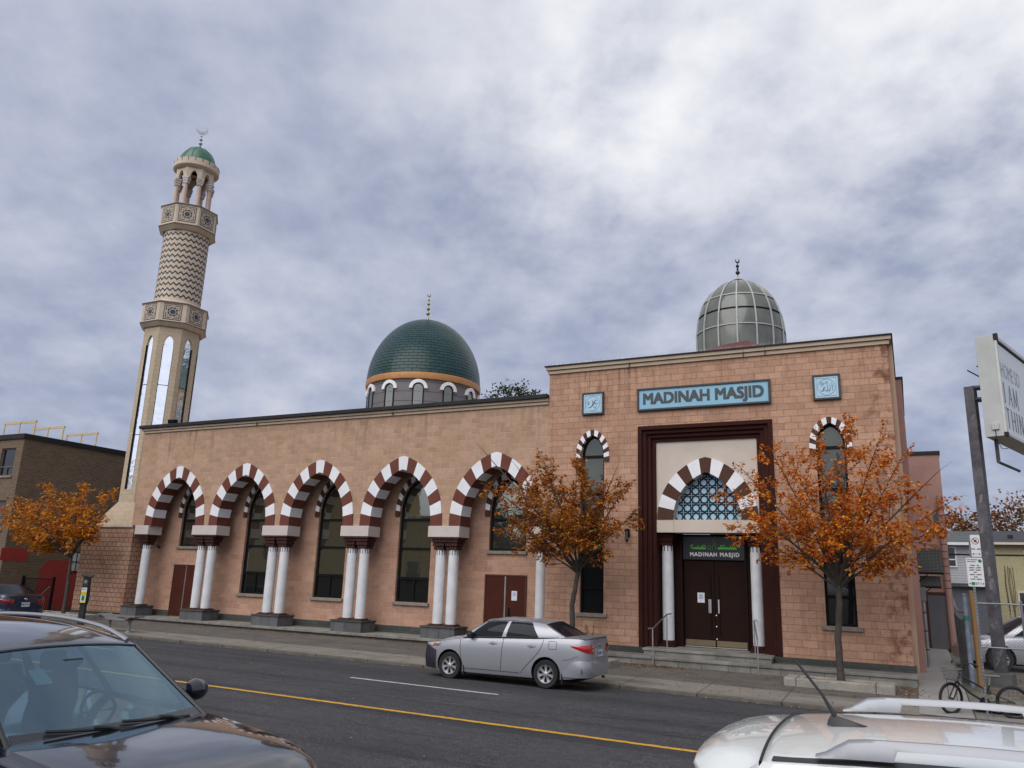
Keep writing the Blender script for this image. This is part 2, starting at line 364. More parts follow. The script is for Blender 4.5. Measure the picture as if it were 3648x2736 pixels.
EARTH = M('yard_earth', (.095,.085,.06), .95, var=.4, scale=1.4, bump=.6, bscale=18, fine=.5)
CONC = M('path_concrete', (.25,.235,.215), .85, var=.16, scale=1.2, bump=.2, bscale=40, fine=.2)
KERBM = M('kerb_stone', (.105,.095,.078), .9, var=.3, scale=2.5, bump=.5, bscale=22, fine=.35)

XS = [-900, -400, -150, -70] + [x for x in range(-60, 61, 2)] + [70, 150, 400, 900]
mb = MB(); mb.grid(lambda x, y: (x, y, slope(x) - .34), XS, [-900, -300, -60, 0, 40, 90, 300, 900], smooth=False)
tag(mb.build('ground', EARTH), kind='structure')
mb = MB(); mb.grid(lambda x, y: (x, y, road_z(x, y)), XS, [-4, 0, 5, 10, 14, 16.5, 17.5, 18.5, KERB_Y+.02], smooth=True)
tag(mb.build('road', ASPHALT), kind='structure')
mb = MB(); XK = [x for x in XS if abs(x) <= 150]
mb.grid(lambda x, y: (x, y, walk_z(x, y)), XK, [KERB_Y+.06, 20.3, 21, 22, 23, 23.8, 25.4], smooth=False)
mb.grid(lambda x, v: (x, KERB_Y + (.06 if v == 2 else .012*v), walk_z(x, KERB_Y) - (.22 if v == 0 else (.02 if v == 1 else 0))), XK, [0, 1, 2], mi=1, smooth=False)
tag(mb.build('pavement', [PAVE, KERBM]), kind='structure')
# kerb joints: real gaps cannot be cut this fine, so dark filled joints are laid in the kerb face
mb = MB()
for k in range(-24, 3):
    x = k*1.9 + .95
    mb.box(x-.012, x+.012, KERB_Y+.001, KERB_Y+.02, walk_z(x, KERB_Y)-.16, walk_z(x, KERB_Y)-.012)
tag(mb.build('kerb_joints', CAPDK), kind='structure')
# road paint
def strip(name, x0, x1, y0, y1, mt, seed, dz=.004, ragged=.012):
    rnd = random.Random(seed); n = max(2, int((x1-x0)/.06)); mb = MB(); pts = []
    for i in range(n+1):
        x = x0 + (x1-x0)*i/n
        for y in (y0 + rnd.uniform(-ragged, ragged), y1 + rnd.uniform(-ragged, ragged)): pts.append((x, y, road_z(x, y)+dz))
    mb.add(pts, [(2*i, 2*i+2, 2*i+3, 2*i+1) for i in range(n)])
    return tag(mb.build(name, mt), kind='structure')
YELLOW = M('yellow_road_paint', (.56,.29,.018), .7, var=.14, scale=3, fine=.4)
WPAINT = M('white_road_paint', (.48,.48,.48), .7, var=.2, scale=3, fine=.4)
strip('yellow_centre_line', -60, 30, 12.70, 12.83, YELLOW, 1)
for i, x0 in enumerate((-21.1, -12.0)):
    pass
strip('white_lane_line', -12.0, -8.1, 15.80, 15.90, WPAINT, 2)
strip('white_lane_line', -21.6, -20.3, 15.84, 15.94, WPAINT, 3)
strip('white_lane_line', -33, -29, 15.84, 15.94, WPAINT, 4)
# tar seams and cracks
TAR = M('tar', (.014,.014,.015), .55, var=.3)
def crack(pts, wd, seed):
    rnd = random.Random(seed); mb = MB(); q = []
    for (x0, y0), (x1, y1) in zip(pts, pts[1:]):
        n = max(3, int(hypot(x1-x0, y1-y0)/.07))
        for i in range(n):
            f = i/n; q.append((x0+(x1-x0)*f + rnd.gauss(0, .012), y0+(y1-y0)*f + rnd.gauss(0, .016)))
    ps = []
    for i, (x, y) in enumerate(q):
        a_ = q[max(0, i-1)]; b_ = q[min(len(q)-1, i+1)]; d = Vector((b_[0]-a_[0], b_[1]-a_[1])).normalized(); nrm_ = Vector((-d.y, d.x)); ww = wd*rnd.uniform(.25, 1)
        for sg in (-1, 1):
            X, Y = x+nrm_.x*ww*sg, y+nrm_.y*ww*sg; ps.append((X, Y, road_z(X, Y)+.003))
    mb.add(ps, [(2*i, 2*i+2, 2*i+3, 2*i+1) for i in range(len(q)-1)]); return mb
cm = MB()
for pts, wd, sd_ in [([(-14,14.1),(-9,14.0),(-5,13.9),(-2,13.6)], .013, 5), ([(-6.6,14.3),(-4.6,14.9),(-3.2,15.6),(-2.4,16.5)], .012, 6), ([(-19,14.6),(-13,14.5),(-8,14.35)], .010, 7), ([(-5.6,10.2),(-4.9,9.5),(-4.6,8.9)], .010, 8), ([(-12,17.5),(-9,17.3),(-6,17.2),(-2,17.1)], .010, 9), ([(-9.6,16.9),(-8.5,17.0),(-7.9,17.5)], .012, 10), ([(-22,17),(-17,16.9),(-12.8,16.8)], .01, 11), ([(-6.2,11.3),(-7.4,11.2),(-8.6,11.4)], .010, 12)]:
    e = crack(pts, wd, sd_); cm.add(e.v, e.f)
tag(cm.build('road_cracks', TAR), kind='structure')

# ---------------------------------------------------------------- mosque
MQ = thing('mosque', 'long tan block mosque with striped arches, green tiled dome and tall entrance block', 'mosque', (-15, 24.3, .13))
def two_centre(a, h, n, cx, zs, full=1):
    """points of a pointed arch, left spring -> apex -> right spring, about equal steps; `full` arches have rounder shoulders"""
    if full:
        ea, eb = (2.5, .72) if full == 1 else (3.1, .64)
        D = [(-a*(1-sin(pi/2*i/200)**ea)**eb, h*sin(pi/2*i/200)) for i in range(201)]
        L_ = [0.0]
        for p_, q_ in zip(D, D[1:]): L_.append(L_[-1] + hypot(q_[0]-p_[0], q_[1]-p_[1]))
        L = []; j = 0
        for i in range(n+1):
            w_ = L_[-1]*i/n
            while j < 199 and L_[j+1] < w_: j += 1
            f_ = (w_-L_[j])/max(1e-9, L_[j+1]-L_[j]); L.append((cx + D[j][0]+(D[j+1][0]-D[j][0])*f_, zs + D[j][1]+(D[j+1][1]-D[j][1])*f_))
        return L + [(2*cx-x, z) for x, z in reversed(L[:-1])]
    R_ = (a*a+h*h)/(2*a); c0 = R_-a; th = atan2(h, c0)   # left half has its centre at cx + c0
    L = [(cx + c0 - R_*cos(th*i/n), zs + R_*sin(th*i/n)) for i in range(n+1)]
    return L + [(2*cx-x, z) for x, z in reversed(L[:-1])]
def arch_ring(cx, zs, ao, ho, ai, hi, nseg, y0, y1, first, sub=4, full=1):
    """striped arch stones: colour alternates by stone, `first` is the colour index of the springer"""
    half = nseg*sub//2 if (nseg*sub) % 2 == 0 else None
    n = nseg*sub; nh = n//2 if n % 2 == 0 else n//2
    O = two_centre(ao, ho, n//2, cx, zs, full); I = two_centre(ai, hi, n//2, cx, zs, full)
    mb = MB()
    for k in range(nseg):
        a_, b_ = k*sub, (k+1)*sub; mi = (first + k) % 2
        sh = .0
        o_ = O[a_:b_+1]; i_ = I[a_:b_+1]; q = len(o_)
        vs = [(x, y0, z) for x, z in o_] + [(x, y0, z) for x, z in i_] + [(x, y1, z) for x, z in o_] + [(x, y1, z) for x, z in i_]
        fs = []
        for j in range(q-1):
            fs += [(q+j, q+j+1, j+1, j), (3*q+j, 3*q+j+1, q+j+1, q+j), (j, j+1, 2*q+j+1, 2*q+j), (2*q+j, 2*q+j+1, 3*q+j+1, 3*q+j)]
        fs += [(0, 2*q, 3*q, q), (q-1, 2*q-1, 4*q-1, 3*q-1)]
        mb.add(vs, fs, mi)
    return mb
def wall_open(mb, U0, U1, V0, V1, ops, fn, depth, mi=0, top=True, dmi=None):
    """front face with openings and their reveals. op = (u0, u1, v0, curve points from left spring over to right spring)"""
    ops = sorted(ops, key=lambda o: o[0]); dmi = mi if dmi is None else dmi
    q = lambda *uv: mb.add([fn(u, v, 0) for u, v in uv], [tuple(range(len(uv)))], mi)
    edges = [U0]
    for u0_, u1_, v0_, cv_ in ops:
        if u0_ > edges[-1] + 1e-6: q((edges[-1], V0), (u0_, V0), (u0_, V1), (edges[-1], V1))
        if v0_ > V0 + 1e-6: q((u0_, V0), (u1_, V0), (u1_, v0_), (u0_, v0_))
        if max(v for _, v in cv_) < V1 - 1e-6:
            # strips from the curve up to the top
            for (ua, va), (ub, vb) in zip(cv_, cv_[1:]):
                if abs(ub-ua) > 1e-6: q((ua, va), (ub, vb), (ub, V1), (ua, V1))
        loop = [(u0_, v0_)] + list(cv_) + [(u1_, v0_)]
        if depth:
            for (ua, va), (ub, vb) in list(zip(loop, loop[1:])) + ([] if v0_ < V0 + 1e-6 else [(loop[-1], loop[0])]):
                mb.add([fn(ua, va, 0), fn(ub, vb, 0), fn(ub, vb, depth), fn(ua, va, depth)], [(0, 1, 2, 3)], dmi)
        edges.append(u1_)
    if U1 > edges[-1] + 1e-6: q((edges[-1], V0), (U1, V0), (U1, V1), (edges[-1], V1))
def rect_curve(u0_, u1_, v1_): return [(u0_, v1_), (u1_, v1_)]

ARX = [-28.475, -24.555, -20.65, -16.713, -12.80]
YF, YB = 24.3, 25.35
# arcade wall: solid above the arches, spandrels down to the impost tops
mb = MB(); fn = XZ(YF)
ops = [(cx-1.78, cx+1.78, 4.13, two_centre(1.78, 2.55, 20, cx, 4.13)) for cx in ARX]
wall_open(mb, -31.1, -10.83, 4.13, 8.36, ops, fn, .60)
mb.box(-31.1, -10.83, 24.93, 26.0, 6.78, 8.30)                     # roof edge behind the parapet
mb.add([(-31.1, 24.3, 4.13), (-31.1, 24.3, 8.36), (-31.1, 34, 8.36), (-31.1, 34, 4.13)], [(0, 1, 2, 3)])
mb.box(-31.1, -10.83, 25.9, 44, 8.10, 8.20)                        # flat roof
mb.box(-31.08, -10.85, 24.90, 25.34, 6.70, 6.78)                   # ceiling of the arcade
AW = mb.build('arcade_wall', BLOCK_L, MQ)
for cx in ARX:
    e = arch_ring(cx, 4.13, 1.80, 2.58, 1.33, 2.08, 15, 24.26, 24.94, 1); e.build('arch', [WHITE, BROWNRED], MQ)
def impost(x0, x1):
    mb = MB(); mb.box(x0, x1, 24.22, 24.96, 3.74, 4.128); mb.build('impost', IMPOST, MQ, bevel=.012)
    mb = MB(); mb.box(x0+.02, x1-.02, 24.25, 24.93, 3.69, 3.739); mb.build('impost_soffit', BROWN, MQ)
impost(-30.77, -29.91); 
for a_, b_ in ((-27.225, -25.80), (-23.29, -21.96), (-19.345, -18.045), (-15.425, -14.135)): impost(a_, b_)
impost(-11.47, -10.84)
def column(x, y=24.575, r=.186, z0=.78, z1=3.30):
    mb = MB(); mb.lathe([(r*1.0, 0), (r, (z1-z0)*.5), (r*.985, z1-z0)], (x, y, z0), 36)
    for k in range(12):
        a_ = 2*pi*k/12 + .2; px, py = x + (r*.99)*sin(a_), y - (r*.99)*cos(a_)
        mb.obox((px, py, z1-.09), (cos(a_)*.010, sin(a_)*.011, 0), (sin(a_)*.006, -cos(a_)*.006, 0), (0, 0, .085), 1)
    c_ = mb.build('column', [WHITE_COL, BLACKF], MQ)
    mb = MB()                                                        # stepped capital with little niches between the blocks
    for i, (hw, za, zb_) in enumerate(((.205, 3.30, 3.42), (.24, 3.425, 3.55), (.275, 3.555, 3.688))):
        mb.box(x-hw+.03, x+hw-.03, y-hw+.03, y+hw-.03, za, zb_, 1)
        n = 4; bw = 2*hw/n
        for j in range(n):
            a_ = -hw + j*bw + .009; b_ = -hw + (j+1)*bw - .009
            mb.box(x+a_, x+b_, y-hw, y-hw+.05, za+.012, zb_-.008); mb.box(x+hw-.05, x+hw, y+a_, y+b_, za+.012, zb_-.008)
            mb.box(x-hw, x-hw+.05, y+a_, y+b_, za+.012, zb_-.008)
    mb.build('capital', [CAPITAL, BLACKF], c_)
    mb = MB(); mb.box(x-.27, x+.27, y-.27, y+.27, .715, .748); mb.box(x-.225, x+.225, y-.225, y+.225, .749, .782)
    mb.build('column_foot', BROWN, c_, bevel=.006)
PAIRS = [(-26.88, -26.28), (-22.93, -22.31), (-18.97, -18.40), (-15.04, -14.51)]
column(-30.25)
for a_, b_ in PAIRS: column(a_); column(b_)
column(-11.10)
def pedestal(x0, x1):
    mb = MB(); mb.box(x0, x1, 24.18, 25.05, .30, .655); mb.build('pedestal', PEDST, MQ, bevel=.008)
    mb = MB(); mb.box(x0-.03, x1+.03, 24.15, 25.08, .655, .712); mb.build('pedestal_cap', SLATE, MQ, bevel=.008)
pedestal(-30.87, -29.93)
for a_, b_ in ((-27.27, -25.98), (-23.32, -21.97), (-19.41, -18.03), (-15.48, -14.11)): pedestal(a_, b_)
pedestal(-11.55, -10.7)
# back wall of the arcade, with its windows and doors
mb = MB(); fn = XZ(YB); ops = []
WIN = {0: 3.30, 1: 1.42, 2: 1.42, 3: 1.42, 4: 3.34}
for i, cx in enumerate(ARX):
    cx_ = cx
    if i in (0, 4):
        pass
    ops.append((cx_-.735, cx_+.735, WIN[i], two_centre(.735, 1.40, 14, cx_, 4.56)))
wall_open(mb, -31.06, -10.85, .30, 6.72, ops, fn, .20)
BW = mb.build('back_wall', BLOCK_B, MQ)
def bar(mb, x0, x1, y0, y1, z0, z1): mb.box(x0, x1, y0, y1, z0, z1)
def arched_window(cx, hw, z0, zs, h, y, bars, mull=None, sill_w=None, gl=None, fw_=.08, low=None, full=1):
    """dark frame following the opening, glass behind it, crossbars, stone sill"""
    mb = MB(); O = two_centre(hw, h, 16, cx, zs, full); I = two_centre(hw-fw_, h-fw_*1.25, 16, cx, zs, full)
    O = [(cx-hw, z0)] + O + [(cx+hw, z0)]; I = [(cx-hw+fw_, z0+fw_)] + I + [(cx+hw-fw_, z0+fw_)]
    n = len(O)
    for ya, yb in ((y+.10, y+.17),):
        vs = [(x, ya, z) for x, z in O] + [(x, ya, z) for x, z in I] + [(x, yb, z) for x, z in I]
        mb.add(vs, [(i, (i+1) % n, n+(i+1) % n, n+i) for i in range(n)] + [(n+i, n+(i+1) % n, 2*n+(i+1) % n, 2*n+i) for i in range(n)])
    for zb in bars: mb.box(cx-hw+fw_, cx+hw-fw_, y+.105, y+.165, zb-.045, zb+.045)
    if mull:
        for zz0, zz1 in mull: mb.box(cx-.04, cx+.04, y+.107, y+.166, zz0, zz1)
    f = mb.build('window', BLACKF, MQ)
    mb = MB(); G = [(cx-hw+.02, z0+.02)] + two_centre(hw-.02, h-.025, 16, cx, zs, full) + [(cx+hw-.02, z0+.02)]
    if low:
        L_ = [(cx-hw+.02, z0+.02), (cx+hw-.02, z0+.02), (cx+hw-.02, low), (cx-hw+.02, low)]
        mb.add([(x, y+.150, z) for x, z in L_], [(0, 1, 2, 3)], 1)
        G[0] = (cx-hw+.02, low); G[-1] = (cx+hw-.02, low)
    mb.add([(x, y+.150, z) for x, z in G], [tuple(reversed(range(len(G))))], 0)
    mb.build('pane', [gl or GLASS, GLASS_DK], f)
    if sill_w:
        mb = MB(); mb.box(cx-sill_w, cx+sill_w, y-.09, y+.12, z0-.115, z0-.002); mb.build('sill', SILL, f, bevel=.012)
    return f
for i, cx in enumerate(ARX):
    z0 = WIN[i]; deep = i in (1, 2, 3)
    f = arched_window(cx, .735, z0, 4.56, 1.40, YB, [4.44] + ([3.36, 2.28] if deep else []), [(z0, 2.28)] if deep else None, .80, low=2.28 if deep else None)
    e = arch_ring(cx, 4.56, .92, 1.62, .735, 1.40, 17, YB-.06, YB+.16, 1); e.build('window_arch', [WHITE, BROWN], MQ)
def double_door(cx, hw, z0, z1, y, leaf, gap, handle_side=None):
    mb = MB(); mb.box(cx-hw-.05, cx-hw, y-.03, y+.06, z0, z1+.05); mb.box(cx+hw, cx+hw+.05, y-.03, y+.06, z0, z1+.05); mb.box(cx-hw, cx+hw, y-.03, y+.06, z1, z1+.05)
    d = mb.build('door_frame', BROWN, MQ)
    for s_ in (-1, 1):
        mb = MB(); x0, x1 = sorted((cx + s_*gap, cx + s_*hw)); mb.box(x0, x1, y-.012, y+.05, z0+.01, z1); mb.build('door_leaf', leaf, d, bevel=.004)
    mb = MB(); mb.box(cx-gap, cx+gap, y-.028, y+.03, z0+.01, z1-.01); mb.build('astragal', STEEL if gap > .02 else leaf, d)
    return d
D1 = double_door(-28.47, .74, .33, 2.46, YB-.02, DOOR, .024)
D5 = double_door(-12.80, .77, .33, 2.47, YB-.02, DOOR, .024)
mb = MB(); mb.box(-12.66, -12.60, YB-.075, YB-.035, 1.10, 1.40); mb.build('door_pull', BLACKF, D5)
# plinths and platform
def box_part(name, mt, *b, parent=None, bevel=0):
    mb = MB(); mb.box(*b); return mb.build(name, mt, parent or MQ, bevel=bevel)
xs_ = [-31.06, -29.26, -27.68, -13.62, -11.98, -10.84]
for a_, b_ in ((0, 1), (2, 3), (4, 5)):
    mb = MB(); mb.box(xs_[a_], xs_[b_], YB-.035, YB+.05, .31, .555); mb.build('stone_base', SLATE, MQ)
mb = MB(); mb.box(-31.6, -10.86, 24.06, 25.5, .205, .305); mb.build('platform', STEP, MQ, bevel=.015)
mb = MB(); mb.box(-31.55, -10.86, 24.13, 25.45, .0, .205); mb.build('platform_base', SLATE, MQ)
# parapet cornice of the arcade
mb = MB()
mb.box(-31.16, -10.84, 24.235, 24.60, 8.29, 8.388); mb.box(-31.22, -10.84, 24.175, 24.60, 8.398, 8.495); mb.box(-31.13, -10.84, 24.265, 24.60, 8.388, 8.398)
for x in (-24.2, -17.3): mb.box(x-.006, x+.006, 24.170, 24.24, 8.29, 8.495, 1)
CN = mb.build('cornice', [CORN, BROWN], MQ, bevel=.006)
mb = MB(); mb.box(-31.32, -10.84, 24.08, 24.70, 8.495, 8.635); mb.build('parapet_cap', CAPDK, CN, bevel=.01)
# entrance block
PX = -5.545
mb = MB(); fn = XZ(YF)
WX = (-9.205, -1.845)
ops = [(x-.405, x+.405, 1.42, two_centre(.405, .88, 14, x, 6.25, 2)) for x in WX] + [(PX-2.10, PX+2.10, .5, rect_curve(PX-2.10, PX+2.10, 7.34))]
wall_open(mb, -10.83, -.15, .5, 9.40, ops, fn, .16)
# the portal reveal runs further back than the windows
mb.add([(-.15, 24.3, .1), (-.15, 31, .1), (-.15, 31, 9.40), (-.15, 24.3, 9.40)], [(0, 1, 2, 3)])
mb.add([(-10.83, 24.3, .1), (-10.83, 24.3, 9.40), (-10.83, 32, 9.40), (-10.83, 32, .1)], [(0, 1, 2, 3)])
mb.box(-10.8, -.18, 24.6, 33, 9.10, 9.20)
EW = mb.build('entrance_wall', BLOCK_R, MQ)
for x in WX:
    arched_window(x, .405, 1.42, 6.25, .88, YF, [6.42, 5.2, 3.9, 2.20], None, .53, gl=GLASS_B, fw_=.065, low=3.9, full=2)
    e = arch_ring(x, 6.25, .58, 1.06, .405, .875, 17, YF-.05, YF+.12, 1, full=2); e.build('window_arch', [WHITE, BROWN], MQ)
for a_, b_ in ((-10.84, -7.42), (-3.67, -.13)):
    mb = MB(); mb.box(a_, b_, YF-.045, YF+.1, .10, .512); mb.build('stone_base', SLATE, MQ)
mb = MB(); mb.box(-.13, -.09, YF-.045, 31, .0, .512); mb.build('stone_base', SLATE, MQ)
mb = MB()
mb.box(-10.87, -.09, 24.235, 24.60, 9.36, 9.478); mb.box(-10.93, -.03, 24.175, 24.60, 9.490, 9.607); mb.box(-10.85, -.11, 24.265, 24.60, 9.478, 9.490)
mb.box(-.15, -.09, 24.60, 31, 9.36, 9.478); mb.box(-.15, -.03, 24.60, 31, 9.490, 9.607); mb.box(-10.93, -10.83, 24.60, 31, 9.36, 9.607)
for x in (-7.9, -4.2, -3.55): mb.box(x-.006, x+.006, 24.170, 24.24, 9.36, 9.607, 1)
CN2 = mb.build('cornice', [CORN, BROWN], MQ, bevel=.006)
mb = MB(); mb.box(-10.97, .01, 24.13, 31, 9.607, 9.645); mb.build('parapet_cap', CAPDK, CN2)
mb = MB(); rnd = random.Random(4)
for k in range(300):
    x = -10.8 + k*.0358; 
    for s_ in (-1, 1): mb.tube([(x, 24.2, 9.645), (x+rnd.uniform(-.01,.01), 24.2+.05*s_, 9.745)], .0016, 3, cap=False)
o_ = mb.build('bird_spikes', STEEL, CN2); tag(o_, kind='stuff')
# ledge and steps along the entrance block
def jointed(name, b, xs, bevel):
    """one block of stone courses with thin dark joints on its face"""
    mb = MB(); mb.box(*b)
    for x in xs: mb.box(x-.006, x+.006, b[2]-.006, b[2]+.02, b[4]+.02, b[5]-.005, 1)
    return mb.build(name, [STEP, CAPDK], MQ, bevel=bevel)
jointed('lower_step_base', (-10.86, -.10, 23.42, 24.28, -.1, .255), (-9.7,-8.4,-7.6,-6.9,-6.2,-5.55,-4.8,-4.2,-3.4,-2.3,-1.2), .006)
mb = MB(); mb.box(-10.84, -.07, 23.38, 24.29, .255, .335); mb.build('lower_step', STEP, MQ, bevel=.014)
jointed('upper_step_base', (-7.36, -3.70, 23.86, 25.5, .335, .455), (-7.0,-6.1,-5.2,-4.4), .005)
mb = MB(); mb.box(-7.40, -3.66, 23.82, 25.5, .455, .53); mb.build('upper_step', STEP, MQ, bevel=.014)
# portal: four stepped frames, plaster field, striped arch, lattice, lintel, columns, doors
mb = MB(); 
for i in range(4):
    o_ = 2.10 - .13*i; i_ = o_ - .13; zt = 7.34 - .125*i; y0, y1 = 24.26 + .085*i, 25.0
    for s_ in (-1, 1):
        x0, x1 = sorted((PX + s_*o_, PX + s_*i_)); mb.box(x0, x1, y0, y1, .531 if i else .514, zt-.125)
    mb.box(PX-o_, PX+o_, y0, y1, zt-.125, zt)
PF = mb.build('portal_frame', PORTAL, MQ, bevel=.006)
IH = 2.10-.52                                                          # half width of the inner opening
mb = MB(); wall_open(mb, PX-IH, PX+IH, 4.36, 6.84, [(PX-1.05, PX+1.05, 4.36, two_centre(1.05, 1.47, 18, PX, 4.36, False))], XZ(24.58), .35)
mb.build('plaster_field', CREAM, MQ)
e = arch_ring(PX, 4.362, 1.555, 1.94, 1.05, 1.465, 13, 24.53, 24.93, 1, full=False); e.build('portal_arch', [WHITE, BROWN], MQ)
mb = MB(); mb.box(PX-IH, PX+IH, 24.545, 25.40, 3.965, 4.358)
for s_ in (-1, 1): mb.box(PX+s_*1.026-.004, PX+s_*1.026+.004, 24.541, 24.60, 3.968, 4.354, 1)
mb.build('lintel', [CREAM, BROWN], MQ, bevel=.004)
# blue lattice
BLUE = M('sky_blue_panel', (.30,.48,.60), .5, var=.05)
BLUEL = M('pale_blue_panel', (.20,.37,.50), .5, var=.05)
LATT = M('dark_lattice', (.012,.016,.022), .5)
mb = MB(); A_ = two_centre(1.04, 1.46, 18, PX, 4.36, False); mb.add([(x, 24.86, z) for x, z in A_], [tuple(reversed(range(len(A_))))])
LP = mb.build('arch_panel', BLUE, MQ)
mb = MB()
def in_arch(x, z, s_=0.0):
    a_, h_ = 1.03-s_, 1.45-s_
    if z < 4.37+s_: return False
    R_ = (a_*a_+h_*h_)/(2*a_); c0 = R_-a_; dx = abs(x-PX)
    return hypot(dx + c0, z-4.36) < R_
st = .265
for i in range(-5, 6):
    for j in range(0, 7):
        gx, gz_ = PX + (i+.5)*st, 4.48 + j*st           # eight-pointed stars whose tips touch; the gaps between them are crosses
        pts = [(gx + st*(.5 if k % 2 == 0 else .385)*cos(pi*k/8), gz_ + st*(.5 if k % 2 == 0 else .385)*sin(pi*k/8)) for k in range(17)]
        for (xa, za), (xb, zb) in zip(pts, pts[1:]):
            if in_arch(xa, za) and in_arch(xb, zb): mb.tube([(xa, 24.845, za), (xb, 24.845, zb)], .023, 4, cap=False, smooth=False)
        # bars tying the stars across the crosses
        for a_ in (pi/4, 3*pi/4, 5*pi/4, 7*pi/4):
            xa, za, xb, zb = gx + cos(a_)*st*.5, gz_ + sin(a_)*st*.5, gx + cos(a_)*st*.62, gz_ + sin(a_)*st*.62
            if in_arch(xb, zb): mb.tube([(xa, 24.845, za), (xb, 24.845, zb)], .018, 4, cap=False, smooth=False)
mb.build('lattice', LATT, LP)
for s_ in (-1, 1):
    x = PX + s_*1.36; y = 24.98; r = .18
    mb = MB(); mb.lathe([(r, 0), (r, 1.4), (r*.97, 2.86)], (x, y, .72), 32)
    for k in range(10):
        a_ = 2*pi*k/10 + .31; px, py = x + r*.985*sin(a_), y - r*.985*cos(a_)
        mb.obox((px, py, 3.49), (cos(a_)*.012, sin(a_)*.012, 0), (sin(a_)*.006, -cos(a_)*.006, 0), (0, 0, .085), 1)
    c_ = mb.build('column', [WHITE_COL, BLACKF], MQ)
    mb = MB(); mb.box(x-.20, x+.20, y-.20, y+.20, 3.58, 3.70); mb.box(x-.23, x+.23, y-.23, y+.23, 3.705, 3.83); mb.box(x-.26, x+.26, y-.26, y+.26, 3.835, 3.962); mb.build('capital', PORTAL, c_, bevel=.01)
    mb = MB(); mb.box(x-.25, x+.25, y-.25, y+.25, .532, .62); mb.lathe([(.24, 0), (.24, .04), (.2, .1)], (x, y, .62), 24); mb.build('column_foot', PORTAL, c_)
    x0, x1 = sorted((PX + s_*1.02, PX + s_*IH)); mb = MB(); mb.box(x0, x1, 25.28, 25.45, .532, 3.964); mb.build('door_jamb', DOORDK, MQ)
    x0, x1 = sorted((PX + s_*.965, PX + s_*1.02)); mb = MB(); mb.box(x0, x1, 25.22, 25.48, .532, 3.964); mb.build('door_post', DOORDK, MQ)
    x0, x1 = sorted((PX + s_*IH, PX + s_*(IH+.1))); mb = MB(); mb.box(x0, x1, 25.0, 25.5, .532, 4.0); mb.build('portal_side', PORTAL, MQ)
mb = MB(); mb.box(PX-.965, PX+.965, 25.44, 25.50, .532, 3.96); DR = mb.build('door_surround', DOORDK, MQ)
for s_ in (-1, 1):
    x0, x1 = sorted((PX + s_*.008, PX + s_*.955)); mb = MB(); mb.box(x0, x1, 25.40, 25.437, .575, 3.15); d = mb.build('entrance_door', DOORDK, MQ, bevel=.004)
    mb = MB(); mb.box(x0+.02, x1-.01, 25.392, 25.399, .59, .76); mb.build('kick_plate', BRASSDULL, d)
    mb = MB(); xx = PX + s_*.125 
    mb.box(xx-.013, xx+.013, 25.34, 25.366, .92, 2.68)
    for zz in (.95, 2.65): mb.box(xx-.01, xx+.01, 25.366, 25.40, zz-.015, zz+.015)
    mb.build('bar_handle', BLACKF, d)
    mb = MB(); mb.box(xx-.022, xx+.022, 25.325, 25.372, 1.57, 1.98)
    if s_ < 0: mb.box(xx-.075, xx-.045, 25.385, 25.401, 1.57, 1.98)
    mb.build('handle_grip', STEEL, d)
    mb = MB(); mb.box(x0, x1, 25.385, 25.402, .545, .574); mb.build('threshold', STEEL, d)
for zz in (.80, 1.50, 1.17):
    mb = MB(); mb.lathe([(0, .01), (.022, .01), (.022, -.012), (0, -.018)], (PX+.03, 25.40, zz), 12, axis='y'); mb.build('lock', STEEL, MQ)

# green tiled dome on its drum, behind the arcade parapet
DX, DY = -23.12, 35.0
SH = bpy.data.materials.new('green_dome_tiles'); SH.use_nodes = True; t = SH.node_tree; b = t.nodes['Principled BSDF']
uvn = t.nodes.new('ShaderNodeUVMap'); br = t.nodes.new('ShaderNodeTexBrick'); t.links.new(uvn.outputs[0], br.inputs['Vector'])
for k_, v_ in (('Scale', 1), ('Brick Width', .46), ('Row Height', .175), ('Mortar Size', .020), ('Mortar Smooth', .4), ('Bias', 0)): br.inputs[k_].default_value = v_
br.inputs['Color1'].default_value = (.009,.047,.040, 1); br.inputs['Color2'].default_value = (.006,.033,.029, 1); br.inputs['Mortar'].default_value = (.002,.008,.008, 1)
t.links.new(mixc(t, ramp(t, noise_(t, pos_(t), 1.2, 4), [(.4, 0.0), (.7, .5)]), br.outputs[0], (.017,.050,.060)), b.inputs['Base Color'])
b.inputs['Roughness'].default_value = .34; b.inputs['Specular IOR Level'].default_value = .3
su = t.nodes.new('ShaderNodeSeparateXYZ'); t.links.new(uvn.outputs[0], su.inputs[0])
row = mth(t, 'FRACT', mth(t, 'DIVIDE', su.outputs[1], .175))
t.links.new(bump_(t, mth(t, 'SUBTRACT', mth(t, 'MULTIPLY', row, -.9), mth(t, 'MULTIPLY', br.outputs['Fac'], .8)), 1.0, .05), b.inputs['Normal'])
prof = []
for i in range(41):
    a_ = pi/2*i/40; r_ = 3.08*cos(a_); z = 12.45 + 3.68*sin(a_)**1.04
    prof.append((max(r_, .25), z))
DRUMM = M('grey_drum_panels', (.125,.118,.125), .55, var=.1, bump=.05)
mb = MB(); mb.lathe([(2.98, 0), (2.98, 3.92)], (DX, DY, 8.2), 72, smooth=True)
for z in (11.95, 11.45, 10.95, 10.45): mb.lathe([(2.984, -.008), (2.990, 0), (2.984, .008)], (DX, DY, z), 72, 1)
DR_ = mb.build('drum', [DRUMM, CAPDK], MQ)
mb = MB(); mb.lathe([(p_[0], p_[1]) for p_ in prof], (DX, DY, 0), 96, uvr=3.05)
DM_ = mb.build('green_dome', SH, MQ)
COPPER = M('copper_band', (.47,.23,.085), .4, .35, var=.12, scale=4)
